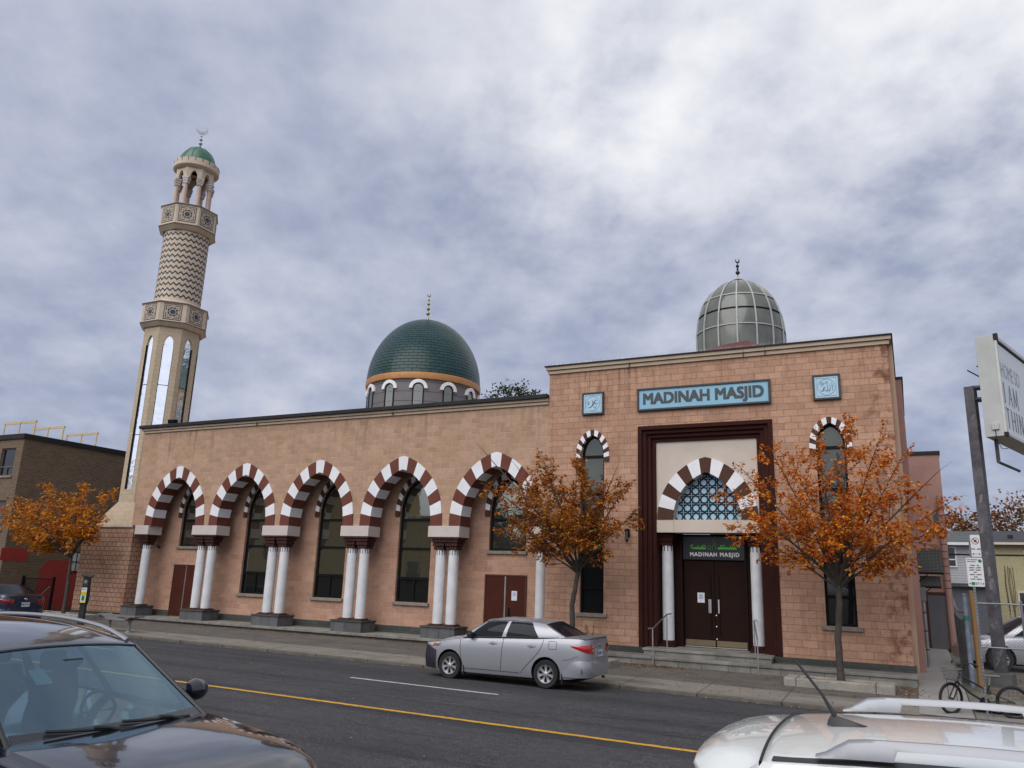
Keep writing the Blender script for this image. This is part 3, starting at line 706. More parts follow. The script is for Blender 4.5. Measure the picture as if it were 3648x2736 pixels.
mb = MB(); mb.lathe([(3.0, 11.5+.60), (3.10, 12.10), (3.115, 12.14), (3.115, 12.40), (3.07, 12.45)], (DX, DY, 0), 96); mb.build('copper_band', COPPER, DM_)
GOLD = M('gilded_finial', (.45,.34,.17), .35, .7, var=.2); BRONZE = M('dark_bronze', (.07,.07,.065), .4, .8, var=.2)
def finial(x, y, zb, H, balls, mt, parent, rcres, yaw, base=None):
    pr = [(0, 0), (.05*H, 0), (.045*H, .12*H), (.012*H, .14*H)]
    z_ = .14
    for bz, brr in balls:
        pr += [(.011*H, (bz-brr*1.15)*H), (brr*H*.7, (bz-brr*.6)*H), (brr*H, bz*H), (brr*H*.7, (bz+brr*.6)*H), (.011*H, (bz+brr*1.15)*H)]
    pr += [(.010*H, (balls[-1][0]+.12)*H), (0, (balls[-1][0]+.125)*H)]
    mb = MB(); mb.lathe(pr, (x, y, zb), 16); f = mb.build('finial', mt, parent)
    zc_ = zb + (balls[-1][0]+.11)*H + rcres; mb = MB(); n = 22
    O = [];
    for i in range(n+1):
        a_ = -pi/2 + .35 + (-pi*.66 + 2*pi*.66*i/n)
        w_ = rcres*.62*max(.03, cos((i/n-.5)*pi))
        for r_, dd in ((rcres, -1), (rcres, 1), (rcres-w_, 1), (rcres-w_, -1)):
            lx = r_*cos(a_); O.append((x + lx*cos(yaw) - dd*.02*H*.6*sin(yaw), y + lx*sin(yaw) + dd*.02*H*.6*cos(yaw), zc_ + r_*sin(a_)))
    mb.add(O, [(i*4+k, (i+1)*4+k, (i+1)*4+(k+1) % 4, i*4+(k+1) % 4) for i in range(n) for k in range(4)] + [(0, 1, 2, 3), tuple(4*n+k for k in (3, 2, 1, 0))], 0)
    mb.build('crescent', mt, f); return f
finial(DX, DY, 16.18, 1.5, [(.28, .075), (.47, .07), (.66, .062), (.82, .045)], GOLD, DM_, .13, radians(75))
mb = MB(); mb.lathe([(0.0, .09), (.12, .09), (.32, .035), (.33, 0), (.2, -.03)], (DX, DY, 16.12), 32); mb.build('dome_cap', BRONZE, DM_)
for k in range(12):
    a_ = radians(30*k) + atan2(-DX, DY)*0 + radians(28.5)
    ca, sa = cos(a_), sin(a_)
    fnw = lambda u, v, d, a_=a_: (DX + (2.985-d)*sin(a_+u/2.985), DY - (2.985-d)*cos(a_+u/2.985), v)
    cv_ = [(-.24*cos(pi*i/12), 11.60+.24*sin(pi*i/12)) for i in range(13)]
    out = [(-.46*cos(pi*i/14), 11.60+.46*sin(pi*i/14)) for i in range(15)]; inn = [(-.29*cos(pi*i/14), 11.60+.29*sin(pi*i/14)) for i in range(15)]
    mb = MB()
    for i in range(14): 
        q_ = [out[i], out[i+1], inn[i+1], inn[i]]; mb.prism(q_, fnw, -.10, .02)
    wa = mb.build('drum_window', WHITE, DR_)
    mb = MB()
    loop = [(-.29, 10.35)] + inn + [(.29, 10.35)]; lo2 = [(-.23, 10.41)] + [(-.23*cos(pi*i/14), 11.60+.23*sin(pi*i/14)) for i in range(15)] + [(.23, 10.41)]
    for i in range(len(loop)-1): mb.prism([loop[i], loop[i+1], lo2[i+1], lo2[i]], fnw, -.03, .02, 1)
    mb.add([fnw(u, v, -.006) for u, v in lo2], [tuple(reversed(range(len(lo2))))], 0)
    mb.build('drum_glazing', [GLASS, BLACKF], DR_)

# ribbed glass dome over the entrance block
GX, GY = -5.21, 29.5
mb = MB(); gp = [(1.63, 9.6), (1.65, 11.2), (1.645, 11.7), (1.60, 12.15), (1.50, 12.6), (1.34, 13.0), (1.10, 13.34), (.80, 13.62), (.45, 13.83), (.12, 13.92)]
def gprof(z):
    for (ra, za), (rb, zb) in zip(gp, gp[1:]):
        if za <= z <= zb: return ra + (rb-ra)*(z-za)/(zb-za)
    return gp[-1][0]
SMOKE = bpy.data.materials.new('smoked_dome_panes'); SMOKE.use_nodes = True; t = SMOKE.node_tree; b = t.nodes['Principled BSDF']
t.links.new(mixc(t, ramp(t, noise_(t, pos_(t), .9, 3), [(.35, 0.0), (.65, 1.0)]), (.095,.102,.086), (.145,.150,.125)), b.inputs['Base Color']); b.inputs['Roughness'].default_value = .16; b.inputs['Specular IOR Level'].default_value = .55
mb.lathe([(r_*.985, z) for r_, z in gp], (GX, GY, 0), 60); GD = mb.build('glass_dome', SMOKE, MQ)
RIBW = M('pale_rib', (.40,.40,.375), .55, var=.12, scale=6, fine=.35)
NR = 15; off_ = radians(-3.1) - atan2(-GX, -(-GY)) 
av = atan2(0-GX, GY)                                                   # bearing from the dome to the camera
for k in range(NR):
    a_ = av + radians(-3.1 + 24*k); mb = MB(); pts = []
    for i in range(29):
        z = 9.9 + (13.915-9.9)*i/28; r_ = gprof(z)*1.005; pts.append((GX + r_*sin(a_), GY - r_*cos(a_), z))
    ct = Vector((cos(a_), sin(a_), 0))
    vs = []
    for i, p_ in enumerate(pts):
        q0 = Vector(pts[max(i-1, 0)]); q1 = Vector(pts[min(i+1, 28)]); tg = (q1-q0).normalized(); nr = ct.cross(tg).normalized()
        if nr.dot(Vector((sin(a_), -cos(a_), .3))) < 0: nr = -nr
        w_ = .026 if i < 24 else .026*(29-i)/6+.008
        for sx_, dn in ((-1, -.02), (1, -.02), (1, .022), (-1, .022)): vs.append(Vector(p_) + ct*w_*sx_ + nr*dn)
    mb.add(vs, [(i*4+j, (i+1)*4+j, (i+1)*4+(j+1) % 4, i*4+(j+1) % 4) for i in range(28) for j in range(4)])
    mb.build('dome_rib', RIBW, GD)
for z, mt_, hw in ((12.97, RIBW, .020), (12.36, BLACKF, .020), (11.70, RIBW, .020)):
    mb = MB(); r_ = gprof(z); mb.lathe([(r_*.99-.0, z-hw), (gprof(z-hw)*1.006, z-hw), (gprof(z+hw)*1.006, z+hw), (r_*.98, z+hw)], (GX, GY, 0), 60, smooth=False); mb.build('dome_ring', mt_, GD)
finial(GX, GY, 13.92, 1.05, [(.36, .085), (.50, .045), (.62, .068)], BRONZE, GD, .12, radians(60))
mb = MB(); mb.lathe([(0, .04), (.24, .02), (.28, -.02)], (GX, GY, 13.93), 24); mb.build('dome_cap', BRONZE, GD)
mb = MB(); mb.lathe([(.0, 0), (.052, 0), (.052, .11), (.035, .15), (0, .155)], (GX, GY, 13.95), 14); mb.build('gilded_socket', GOLD, GD)
ROOFB = M('rust_brown_roofing', (.095,.032,.022), .8, var=.2, bump=.2)
mb = MB(); a0 = (-6.9, 26.2); zr = 9.7
mb.add([(-6.9, 26.4, zr+.4), (-3.5, 26.4, zr+.4), (-3.5, 27.8, zr), (-6.9, 27.8, zr), (-5.35, 27.0, 10.66), (-4.55, 27.0, 10.74)], [(0, 1, 5, 4), (1, 2, 5), (2, 3, 4, 5), (3, 0, 4)])
mb.build('hipped_roof', ROOFB, MQ)
# low wall at the left end, rear wings at the right
mb = MB(); mb.box(-34.45, -31.07, 24.4, 26.6, .36, 4.06); mb.build('low_wing_wall', BLOCK_RUST, MQ)
mb = MB(); mb.box(-34.5, -31.07, 24.34, 26.6, 4.06, 4.14); mb.build('wing_coping', CREAM, MQ)
mb = MB(); mb.box(-34.47, -31.6, 24.37, 26.6, .0, .36); mb.build('stone_base', SLATE, MQ)
PINK = M('pink_stucco', (.33,.185,.15), .85, var=.14, scale=.8, bump=.15, fine=.1)
TANST = M('tan_stucco', (.36,.235,.165), .85, var=.12, scale=.9, bump=.15)
mb = MB(); mb.box(-.16, -.02, 24.52, 26.2, .0, 9.37); mb.build('corner_pilaster', TANST, MQ)
mb = MB(); mb.box(-6, .155, 27.0, 33.0, .0, 8.95); mb.box(-6, .2, 26.98, 33.0, 8.95, 9.03, 1); mb.build('side_wing', [PINK, CAPDK], MQ)
mb = MB(); mb.box(-6, 1.33, 36.0, 46, .0, 7.88); mb.box(-6, 1.37, 35.95, 46, 7.88, 8.02, 1); RW_ = mb.build('rear_wing', [PINK, CAPDK], MQ)
mb = MB(); mb.box(.36, 1.22, 35.93, 36.02, .3, 2.44); mb.build('side_door_frame', BROWN, RW_)
mb = MB(); mb.box(.46, 1.10, 35.915, 36.0, .32, 2.31); mb.build('side_door', M('grey_door_paint', (.10,.095,.10), .5, var=.1), RW_)
mb = MB(); mb.box(.93, 1.28, 35.93, 36.02, 4.75, 5.6); mb.build('side_window', GLASS_DK, RW_)
mb = MB(); mb.tube([(1.2, 35.85, .2), (1.2, 35.85, 6.2)], .11, 10); DP = mb.build('downpipe', PINK, RW_)
mb = MB()
for z in [2.6 + .28*k for k in range(13)]: mb.tube([(1.2, 35.85, z-.012), (1.2, 35.85, z+.012)], .118, 10)
mb.build('pipe_bands', BROWN, DP)
# ---------------------------------------------------------------- minaret
MX, MY = -32.57, 26.2
MN = thing('minaret', 'tall cream minaret tower with mirrored lancet windows, zigzag bands and green cap', 'minaret', (MX, MY, 4.14))
AV = atan2(-MX, MY)
def octa(R_, z): return [(MX + R_*sin(radians(22.5+45*k)), MY - R_*cos(radians(22.5+45*k)), z) for k in range(8)]
def face_fn(ap, k):
    """outer face k of the octagon (0 looks to the street, 1 to the right front): u along it, v up, d inwards"""
    a_ = radians(45*k)
    return lambda u, v, d: (MX + (ap-d)*sin(a_) + u*cos(a_), MY - (ap-d)*cos(a_) + u*sin(a_), v)
def oct_shell(mb, levels, mi=0, cap=True):
    vs = [p for R_, z in levels for p in octa(R_, z)]; n = len(levels)
    mb.add(vs, [(i*8+k, i*8+(k+1) % 8, (i+1)*8+(k+1) % 8, (i+1)*8+k) for i in range(n-1) for k in range(8)], mi)
    if cap: mb.add(octa(*levels[-1]), [tuple(range(8))], mi)
AP = 1.25; RC = AP/cos(radians(22.5)); HWF = AP*math.tan(radians(22.5))
MIRROR = glassmat('mirror_pane', (.93,.945,.96), .97, .12, .45, 2.0)
mb = MB(); MID = lambda u0_: two_centre(u0_, .40, 8, 0, 13.0)
lw = .235
for k in range(8):
    wall_open(mb, -HWF, HWF, 5.25, 13.86, [(-lw, lw, 5.85, [(-lw, 12.92), (-lw+.035, 12.92)] + two_centre(lw-.035, .44, 8, 0, 12.95) + [(lw-.035, 12.92), (lw, 12.92)])], face_fn(AP, k), .07)
mb.add(octa(RC, 13.86), [tuple(range(8))])
SHF = mb.build('tower_shaft', BLOCK_MIN, MN)
for k in range(8):
    fnk = face_fn(AP, k); mb = MB()
    G = [(-lw-.0, 5.80)] + [(-lw, 12.92), (-lw+.035, 12.92)] + two_centre(lw-.035, .44, 8, 0, 12.95) + [(lw-.035, 12.92), (lw, 12.92), (lw, 5.80)]
    mb.add([fnk(u, v, .062) for u, v in G], [tuple(reversed(range(len(G))))])
    W_ = mb.build('lancet_window', MIRROR, SHF)
    mb = MB()
    for zb in (8.45, 10.9): mb.prism([(-lw, zb-.012), (lw, zb-.012), (lw, zb+.012), (-lw, zb+.012)], fnk, .04, .062)
    for s_ in (-1, 1): mb.prism([(s_*lw-.008, 5.86), (s_*lw+.008, 5.86), (s_*lw+.008, 12.92), (s_*lw-.008, 12.92)], fnk, -.004, .06)
    mb.build('window_bar', BLACKF, SHF)
# broached base: square below, octagon above
mb = MB(); hb = 1.62; tb = AP+.02
sq = [(MX+sx_*hb, MY+sy_*hb, 4.14) for sx_, sy_ in ((1, -1), (1, 1), (-1, 1), (-1, -1))]
oc = [(MX + RC*1.02*sin(radians(22.5+45*k)), MY - RC*1.02*cos(radians(22.5+45*k)), 5.25) for k in range(8)]
vs = sq + oc; fs = []
fs += [(3, 0, 4, 11), (0, 4+1, 4), (0, 1, 6, 5), (1, 7, 6), (1, 2, 8, 7), (2, 9, 8), (2, 3, 10, 9), (3, 11, 10)]
mb.add(vs, fs); mb.build('tower_base', BLOCK_MIN, MN)
STONEC = M('cream_cast_stone', (.51,.415,.315), .7, var=.10, scale=1.6, bump=.06)
DKLINE = M('dark_line', (.022,.024,.026), .6)
NAVY = M('navy_star', (.016,.02,.05), .5, var=.2)
SAGE = M('grey_green_panel', (.030,.034,.031), .6, var=.1)
def star_panel(fnk, hw, zc_, band):
    mb = MB(); sq_ = lambda h: [(-h, zc_-h), (h, zc_-h), (h, zc_+h), (-h, zc_+h)]
    mb.prism(sq_(hw), fnk, -.006, .01, 0)                                        # dark field
    def frame(h, w_, mi, d0):
        for q_ in (((-h,-h),(h,-h),(h-w_,-h+w_),(-h+w_,-h+w_)), ((h,-h),(h,h),(h-w_,h-w_),(h-w_,-h+w_)), ((h,h),(-h,h),(-h+w_,h-w_),(h-w_,h-w_)), ((-h,h),(-h,-h),(-h+w_,-h+w_),(-h+w_,h-w_))):
            mb.prism([(u, zc_+v) for u, v in q_], fnk, d0, .0, mi)
    frame(hw*.90, hw*.09, 1, -.010); frame(hw*.70, hw*.07, 1, -.010)
    # two crossed squares make the outer star
    for rot_ in (0, pi/4):
        h = hw*.60 if rot_ == 0 else hw*.60
        pts = [(h*sqrt(2)*cos(pi/4+rot_+pi/2*i), h*sqrt(2)*sin(pi/4+rot_+pi/2*i)) for i in range(4)]
        for i in range(4):
            (xa, za), (xb, zb) = pts[i], pts[(i+1) % 4]; d = Vector((xb-xa, zb-za)).normalized(); nv = Vector((-d.y, d.x))*hw*.045
            mb.prism([(xa+nv.x, zc_+za+nv.y), (xb+nv.x, zc_+zb+nv.y), (xb-nv.x, zc_+zb-nv.y), (xa-nv.x, zc_+za-nv.y)], fnk, -.016, 0, 1)
    st_ = [((hw*(.48 if i % 2 == 0 else .36))*cos(pi*i/8), zc_ + (hw*(.48 if i % 2 == 0 else .36))*sin(pi*i/8)) for i in range(16)]
    mb.prism(st_, fnk, -.018, 0, 1)
    st_ = [((hw*(.38 if i % 2 == 0 else .26))*cos(pi*i/8), zc_ + (hw*(.38 if i % 2 == 0 else .26))*sin(pi*i/8)) for i in range(16)]
    mb.prism(st_, fnk, -.024, 0, 2)
    return mb.build('star_panel', [SAGE, STONEC, NAVY], band)
def gallery(zb, zt, R_, Rlow, zlow):
    mb = MB(); oct_shell(mb, [(Rlow, zlow), (Rlow+.05, zlow+.02), (R_-.02, zb-.03), (R_, zb-.02), (R_, zb+.03), (R_-.035, zb+.04), (R_-.035, zt-.06), (R_+.02, zt-.05), (R_+.02, zt), (R_*.5, zt)])
    bd = mb.build('gallery_band', STONEC, MN)
    mb = MB(); oct_shell(mb, [(Rlow+.055, zlow+.012), (Rlow+.065, zlow+.045), (Rlow+.11, zlow+.075)], cap=False); oct_shell(mb, [(R_+.004, zb-.022), (R_+.006, zb+.022)], cap=False); oct_shell(mb, [(R_+.023, zt-.05), (R_+.023, zt-.015)], cap=False); mb.build('band_line', DKLINE, bd)
    ap = (R_-.035)*cos(radians(22.5)); zc_ = (zb+zt)/2 - .005; h = min((zt-zb)/2-.10, .42)
    for k in range(8): star_panel(face_fn(ap, k), h, zc_, bd)
    return bd
gallery(14.03, 15.05, 1.64, 1.37, 13.80)
CYR = 1.105
mb = MB(); mb.lathe([(1.2, 15.0), (1.2, 15.22), (CYR+.02, 15.27), (CYR, 15.28), (CYR, 19.2)], (MX, MY, 0), 64)
rows, nz, th = 12, 26, .048
for i in range(rows):
    zc_ = 15.52 + i*.302; vs = []
    for k in range(2*nz+1):
        a_ = 2*pi*k/(2*nz); z = zc_ + (.070 if k % 2 else -.070)
        for dz in (-th, th): vs.append((MX + (CYR+.006)*sin(a_), MY - (CYR+.006)*cos(a_), z+dz))
    mb.add(vs, [(2*k, 2*k+2, 2*k+3, 2*k+1) for k in range(2*nz)], 1)
for k in range(30):
    a0_, a1_, am = (2*pi*(k+q)/30 for q in (.2, .8, .5)); mb.add([(MX+1.204*sin(a_), MY-1.204*cos(a_), z) for a_, z in ((a0_, 15.10), (a1_, 15.10), (am, 15.17))], [(0, 1, 2)], 1)
mb.build('zigzag_cylinder', [STONEC, DKLINE], MN)
gallery(19.27, 20.40, 1.46, 1.17, 19.02)
# open lantern: eight columns, pointed arches, parapet ring, green cap
LR = .98; LAP = LR*cos(radians(22.5)); LHW = LAP*math.tan(radians(22.5))
mb = MB()
for k in range(8):
    for ap_, flip in ((LAP, 0), (LAP-.14, 1)):
        q_ = MB(); wall_open(q_, -LHW*ap_/LAP, LHW*ap_/LAP, 22.10, 22.75, [(-.17, .17, 22.10, two_centre(.17, .42, 8, 0, 22.11))], face_fn(ap_, k), .14 if not flip else 0); mb.add(q_.v, q_.f)
mb.build('arched_drum', STONEC, MN)
for k in range(8):
    a_ = radians(22.5+45*k); x, y = MX + .86*sin(a_), MY - .86*cos(a_)
    mb = MB(); mb.lathe([(.11, 20.40), (.11, 21.2), (.105, 21.75)], (x, y, 0), 14); c_ = mb.build('lantern_column', M('pink_column', (.50,.36,.28), .7, var=.08) if k == 0 else bpy.data.materials['pink_column'], MN)
    mb = MB()
    for i, (h, za, zb) in enumerate(((.125, 21.74, 21.88), (.145, 21.885, 22.0), (.165, 22.005, 22.12))):
        t1, t2 = Vector((cos(a_), sin(a_), 0)), Vector((sin(a_), -cos(a_), 0))
        for j in (-1, 0, 1):
            mb.obox((x, y, (za+zb)/2) + Vector((0,0,0)) if False else Vector((x, y, (za+zb)/2)) + t1*(j*h*.66), t1*h*.28, t2*h, (0, 0, (zb-za)/2))
            mb.obox(Vector((x, y, (za+zb)/2)) + t2*(j*h*.66), t1*h, t2*h*.28, (0, 0, (zb-za)/2))
    mb.build('lantern_capital', IMPOST, c_)
mb = MB(); mb.lathe([(.80, 22.68), (.98, 22.68), (1.08, 22.74), (1.14, 22.80), (1.14, 23.16), (1.06, 23.16), (1.06, 22.9), (.5, 22.9)], (MX, MY, 0), 48)
mb.add([(MX, MY, 22.70)] , []) 
for k in range(20):
    a_ = 2*pi*(k+.5)/20; mb.obox((MX+1.135*sin(a_), MY-1.135*cos(a_), 23.075), (cos(a_)*.017, sin(a_)*.017, 0), (sin(a_)*.012, -cos(a_)*.012, 0), (0, 0, .087), 1)
mb.build('parapet_ring', [STONEC, DKLINE], MN)
CAPG = M('green_copper_cap', (.032,.115,.075), .42, var=.18, scale=1.5)
mb = MB(); cp = []
for i in range(22):
    a_ = pi/2*i/21; cp.append((max(.02, .96*cos(a_)**.92), 22.92 + 1.33*sin(a_) + (.10 if i > 19 else 0)*(i-19)))
mb.lathe(cp, (MX, MY, 0), 48); CP_ = mb.build('green_cap', CAPG, MN)
for k in range(12):
    a_ = 2*pi*k/12; mb = MB(); mb.tube([(MX + (r_+.006)*sin(a_), MY - (r_+.006)*cos(a_), z) for r_, z in cp[:20]], .016, 5, cap=False); mb.build('cap_seam', CAPG, CP_)
SILV = M('pale_metal', (.42,.43,.44), .35, .8, var=.15)
finial(MX, MY, 24.30, 1.0, [(.26, .10), (.50, .085), (.70, .05)], SILV, CP_, .30, AV)
# ---------------------------------------------------------------- things on the mosque
SIGNDK = M('dark_sign_frame', (.022,.026,.028), .5)
SIGNBL = M('sign_blue', (.20,.40,.52), .5, var=.05)
SIGNLT = M('pale_sign_blue', (.36,.53,.63), .5, var=.05)
LETDK = M('dark_letters', (.045,.055,.055), .6)
def frame_box(mb, x0, x1, y0, y1, z0, z1, w_, mi=0):
    mb.box(x0, x1, y0, y1, z0, z0+w_, mi); mb.box(x0, x1, y0, y1, z1-w_, z1, mi)
    mb.box(x0, x0+w_, y0, y1, z0+w_, z1-w_, mi); mb.box(x1-w_, x1, y0, y1, z0+w_, z1-w_, mi)
SG_ = thing('name_signboard', 'long blue signboard reading MADINAH MASJID above the brown portal', 'sign', (-5.54, 24.3, 8.2))
mb = MB(); frame_box(mb, -7.64, -3.44, 24.19, 24.30, 7.83, 8.585, .065); mb.build('sign_frame', SIGNDK, SG_, bevel=.01)
mb = MB(); mb.box(-7.58, -3.50, 24.225, 24.29, 7.89, 8.53); pn = mb.build('sign_panel', SIGNBL, SG_)
text_mb('MADINAH MASJID', .50, lambda u, v, d: (-5.545+u, 24.222+d, 8.205+v), .0, bold=.022, sx=.95, spacing=1.0).build('lettering', LETDK, SG_)
def plaque(x, label, glyph):
    p_ = thing('calligraphy_plaque', label, 'plaque', (x, 24.3, 8.2), group='blue calligraphy plaques')
    mb = MB(); frame_box(mb, x-.385, x+.385, 24.20, 24.30, 7.825, 8.59, .06); mb.build('sign_frame', SIGNDK, p_, bevel=.008)
    mb = MB(); mb.box(x-.33, x+.33, 24.225, 24.29, 7.88, 8.535); pn = mb.build('sign_panel', SIGNLT, p_)
    mb = MB(); y = 24.221
    L_ = lambda pts, r: mb.tube([(x+u, y, 8.205+v) for u, v in pts], r, 5, flat=.35)
    L_([(-.27, -.27), (.27, -.27), (.27, .27), (-.27, .27), (-.27, -.27)], .006)
    L_([(.245*cos(2*pi*i/32), .245*sin(2*pi*i/32)) for i in range(33)], .0075)
    for pts, r in glyph: 
        n = len(pts); L_(pts, [r*(.35 + .65*sin(pi*min(.97, max(.12, (i+.5)/n)))) for i in range(n)])
    mb.build('calligraphy', M('calligraphy_ink', (.012,.03,.055), .5) if 'calligraphy_ink' not in bpy.data.materials else bpy.data.materials['calligraphy_ink'], p_)
    return p_
def cur(*P, n=10):
    """smooth stroke through points"""
    P = [P[0]] + list(P) + [P[-1]]; out = []
    for i in range(1, len(P)-2):
        for k in range(n):
            t_ = k/n; q = []
            for c_ in (0, 1):
                a_, b_, c2, d_ = P[i-1][c_], P[i][c_], P[i+1][c_], P[i+2][c_]
                q.append(.5*((2*b_) + (c2-a_)*t_ + (2*a_-5*b_+4*c2-d_)*t_*t_ + (3*b_-a_-3*c2+d_)*t_**3))
            out.append(tuple(q))
    return out + [P[-2]]
dots = lambda *c_: [([(u, v), (u+.012, v+.008)], .012) for u, v in c_]
g_right = [(cur((.155, .13), (.158, 0), (.16, -.12)), .018), (cur((.095, .09), (.10, -.03), (.085, -.11), (.05, -.12), (.03, -.09)), .018), (cur((.02, .09), (.03, -.02), (.02, -.10), (-.02, -.12), (-.045, -.10)), .018),
           (cur((-.05, .0), (-.09, -.03), (-.085, -.09), (-.13, -.12), (-.175, -.07)), .019), (cur((-.05, 0), (-.055, -.06), (-.09, -.09)), .014), (cur((.0, .10), (.015, .135), (.035, .11), (.05, .14)), .009),
           (cur((-.17, .12), (-.13, .15), (-.10, .12), (-.06, .16)), .010), (cur((-.16, .09), (-.12, .10), (-.08, .085), (-.02, .14), (.06, .18)), .009), (cur((-.18, .06), (-.13, .065), (-.09, .05)), .008)] + dots((-.15, .02), (.05, -.17), (.19, .04), (.2, .0), (-.02, .19))
g_left = [(cur((.14, .10), (.10, .115), (.07, .07), (.02, -.02), (-.06, -.11), (-.12, -.13), (-.155, -.10)), .020), (cur((.02, -.02), (.06, .02), (.10, -.01), (.15, -.02), (.19, .01)), .018), (cur((-.02, .06), (.03, .04), (.07, .07)), .014),
          (cur((.03, -.07), (.05, -.14), (.10, -.16), (.11, -.12), (.075, -.10)), .016), (cur((-.01, .12), (.0, .02), (-.02, -.06)), .012), (cur((-.19, .07), (-.15, .05), (-.12, .08)), .010), (cur((-.20, .02), (-.16, .0), (-.11, .03)), .010), (cur((-.19, -.03), (-.15, -.045), (-.12, -.02)), .009), (cur((-.17, .11), (-.16, .04), (-.165, -.05)), .009)] + dots((.02, .18), (.08, .165), (.14, .15), (-.06, .16), (.17, .09), (.18, -.1), (-.05, .1))
plaque(-9.19, 'smaller looking blue calligraphy plaque nearest the stripe-arched left window', g_left)['label'] = 'square blue calligraphy plaque between the arcade roof and the name signboard'
plaque(-1.85, 'x', g_right)['label'] = 'square blue calligraphy plaque high over the right lancet window, near the corner'
# black sign over the doors
DS = thing('door_sign', 'black sign with green emblem and white MADINAH MASJID letters over the entrance doors', 'sign', (PX, 25.4, 3.2))
mb = MB(); mb.box(PX-1.0, PX+1.0, 25.33, 25.43, 3.17, 3.90); mb.build('sign_panel', M('gloss_black_panel', (.006,.007,.010), .3), DS, bevel=.01)
GREENL = M('emblem_green', (.08,.60,.03), .5, var=.05)
text_mb('MADINAH MASJID', .165, lambda u, v, d: (PX+.03+u, 25.327+d, 3.335+v), .0, bold=.006, spacing=1.2).build('lettering', M('sign_white_letters', (.72,.72,.70), .5), DS)
mb = MB(); y = 25.326; ox, oz = PX+.03, 3.50
R2 = lambda x0, x1, z0, z1: mb.box(ox+x0, ox+x1, y-.004, y+.003, oz+z0, oz+z1)
R2(-.73, -.26, 0, .055); R2(.12, .74, 0, .065); R2(-.735, -.70, 0, .14); R2(.70, .735, 0, .14); R2(-.70, -.64, .10, .13)
R2(-.52, -.49, .05, .12); R2(-.40, -.37, .05, .12); R2(-.36, -.33, .05, .10); R2(.20, .23, .06, .13); R2(.23, .30, .10, .13); R2(.30, .33, .06, .13); R2(.50, .53, .06, .12); R2(.56, .59, .06, .12); R2(.62, .65, .06, .12); R2(-.29, -.26, .05, .12); R2(-.34,-.28,.105,.13)
def tb(pts, r): mb.tube([(ox+u, y, oz+v) for u, v in pts], r, 5, flat=.4, smooth=False)
tb([(-.16+.055*cos(2*pi*i/16), .055+.055*sin(2*pi*i/16)) for i in range(17)], .016)
tb([(-.05, 0), (-.05, .10), (.0, .17), (-.035, .24), (-.035, .29), (.035, .29), (.035, .24), (.0, .17), (.05, .10), (.05, 0)], .016)
tb([(.035*cos(a_), .345+.035*sin(a_)) for a_ in [radians(q) for q in range(-230, 51, 20)]], .010)
tb([(-.6, .16), (-.585, .165)], .016); tb([(-.5, .16), (-.485, .165)], .014)
mb.build('emblem', GREENL, DS)
PAPER = M('notice_paper', (.62,.63,.66), .7, var=.03); INK = M('notice_ink', (.09,.10,.22), .8)
def notice(x, y, z, w_, h_, label, lines):
    n_ = thing('paper_notice', label, 'notice', (x, y, z), group='paper notices taped to doors')
    mb = MB(); mb.box(x-w_/2, x+w_/2, y-.004, y, z-h_/2, z+h_/2); mb.build('sheet', PAPER, n_)
    mb = MB()
    for i in range(lines): 
        zz = z + h_*.30 - i*h_*.105; ww = w_*(.34 if i % 2 else .28); mb.box(x-ww, x+ww, y-.006, y-.004, zz-.006, zz+.006)
    mb.box(x-w_*.15, x+w_*.15, y-.006, y-.004, z-h_*.36, z-h_*.33)
    mb.build('printed_lines', INK, n_)
notice(-12.44, YB-.035, 1.82, .21, .32, 'white paper notice taped to the brown double door behind the silver car', 4)
notice(PX-.43, 25.396, 2.02, .22, .30, 'white paper notice taped beside the handles of the main entrance doors', 5)
# wall lantern
WL = thing('wall_lantern', 'small black wall lantern on the tan block beside the brown portal', 'lantern', (-7.98, 24.3, 3.9))
mb = MB(); mb.box(-8.03, -7.93, 24.27, 24.30, 3.8, 4.05); mb.tube([(-7.98, 24.28, 4.0), (-7.98, 24.20, 4.06), (-7.98, 24.15, 4.0)], .012, 6); mb.build('wall_bracket', BLACKF, WL)
mb = MB(); mb.lathe([(0, .06), (.05, .05), (.085, 0), (.075, -.02)], (-7.98, 24.15, 3.99), 8, smooth=False); mb.lathe([(.05, 0), (.03, -.05), (0, -.08)], (-7.98, 24.15, 3.70), 8, smooth=False); mb.build('lantern_cap', BLACKF, WL)
mb = MB(); mb.lathe([(.06, 0), (.05, -.27)], (-7.98, 24.15, 3.97), 8, smooth=False); mb.build('lantern_glass', GLASS, WL)
# handrails of the entrance steps
def handrail(pts, posts, label):
    h_ = thing('handrail', label, 'handrail', (posts[0][0], posts[0][1], posts[0][2]), group='steel handrails at the entrance steps')
    mb = MB(); mb.tube(pts, .021, 10); mb.build('rail', STEEL, h_)
    for x, y, z, zt in posts:
        mb = MB(); mb.tube([(x, y, z), (x, y, zt)], .019, 10); mb.lathe([(.045, 0), (.045, .012), (.02, .014)], (x, y, z), 12); mb.build('post', STEEL, h_)
handrail([(-7.02, 23.22, 1.12), (-6.93, 23.42, 1.13), (-6.80, 24.42, 1.50), (-6.76, 24.75, 1.51)], [(-6.93, 23.34, .09, 1.12), (-6.80, 24.40, .53, 1.48)], 'steel handrail left of the entrance doors')
handrail([(-3.93, 23.10, .98), (-3.96, 23.30, 1.0), (-4.20, 24.30, 1.45), (-4.22, 24.75, 1.46)], [(-3.96, 23.28, .09, 1.0), (-4.20, 24.28, .53, 1.44)], 'steel handrail on the right side of the entrance steps')
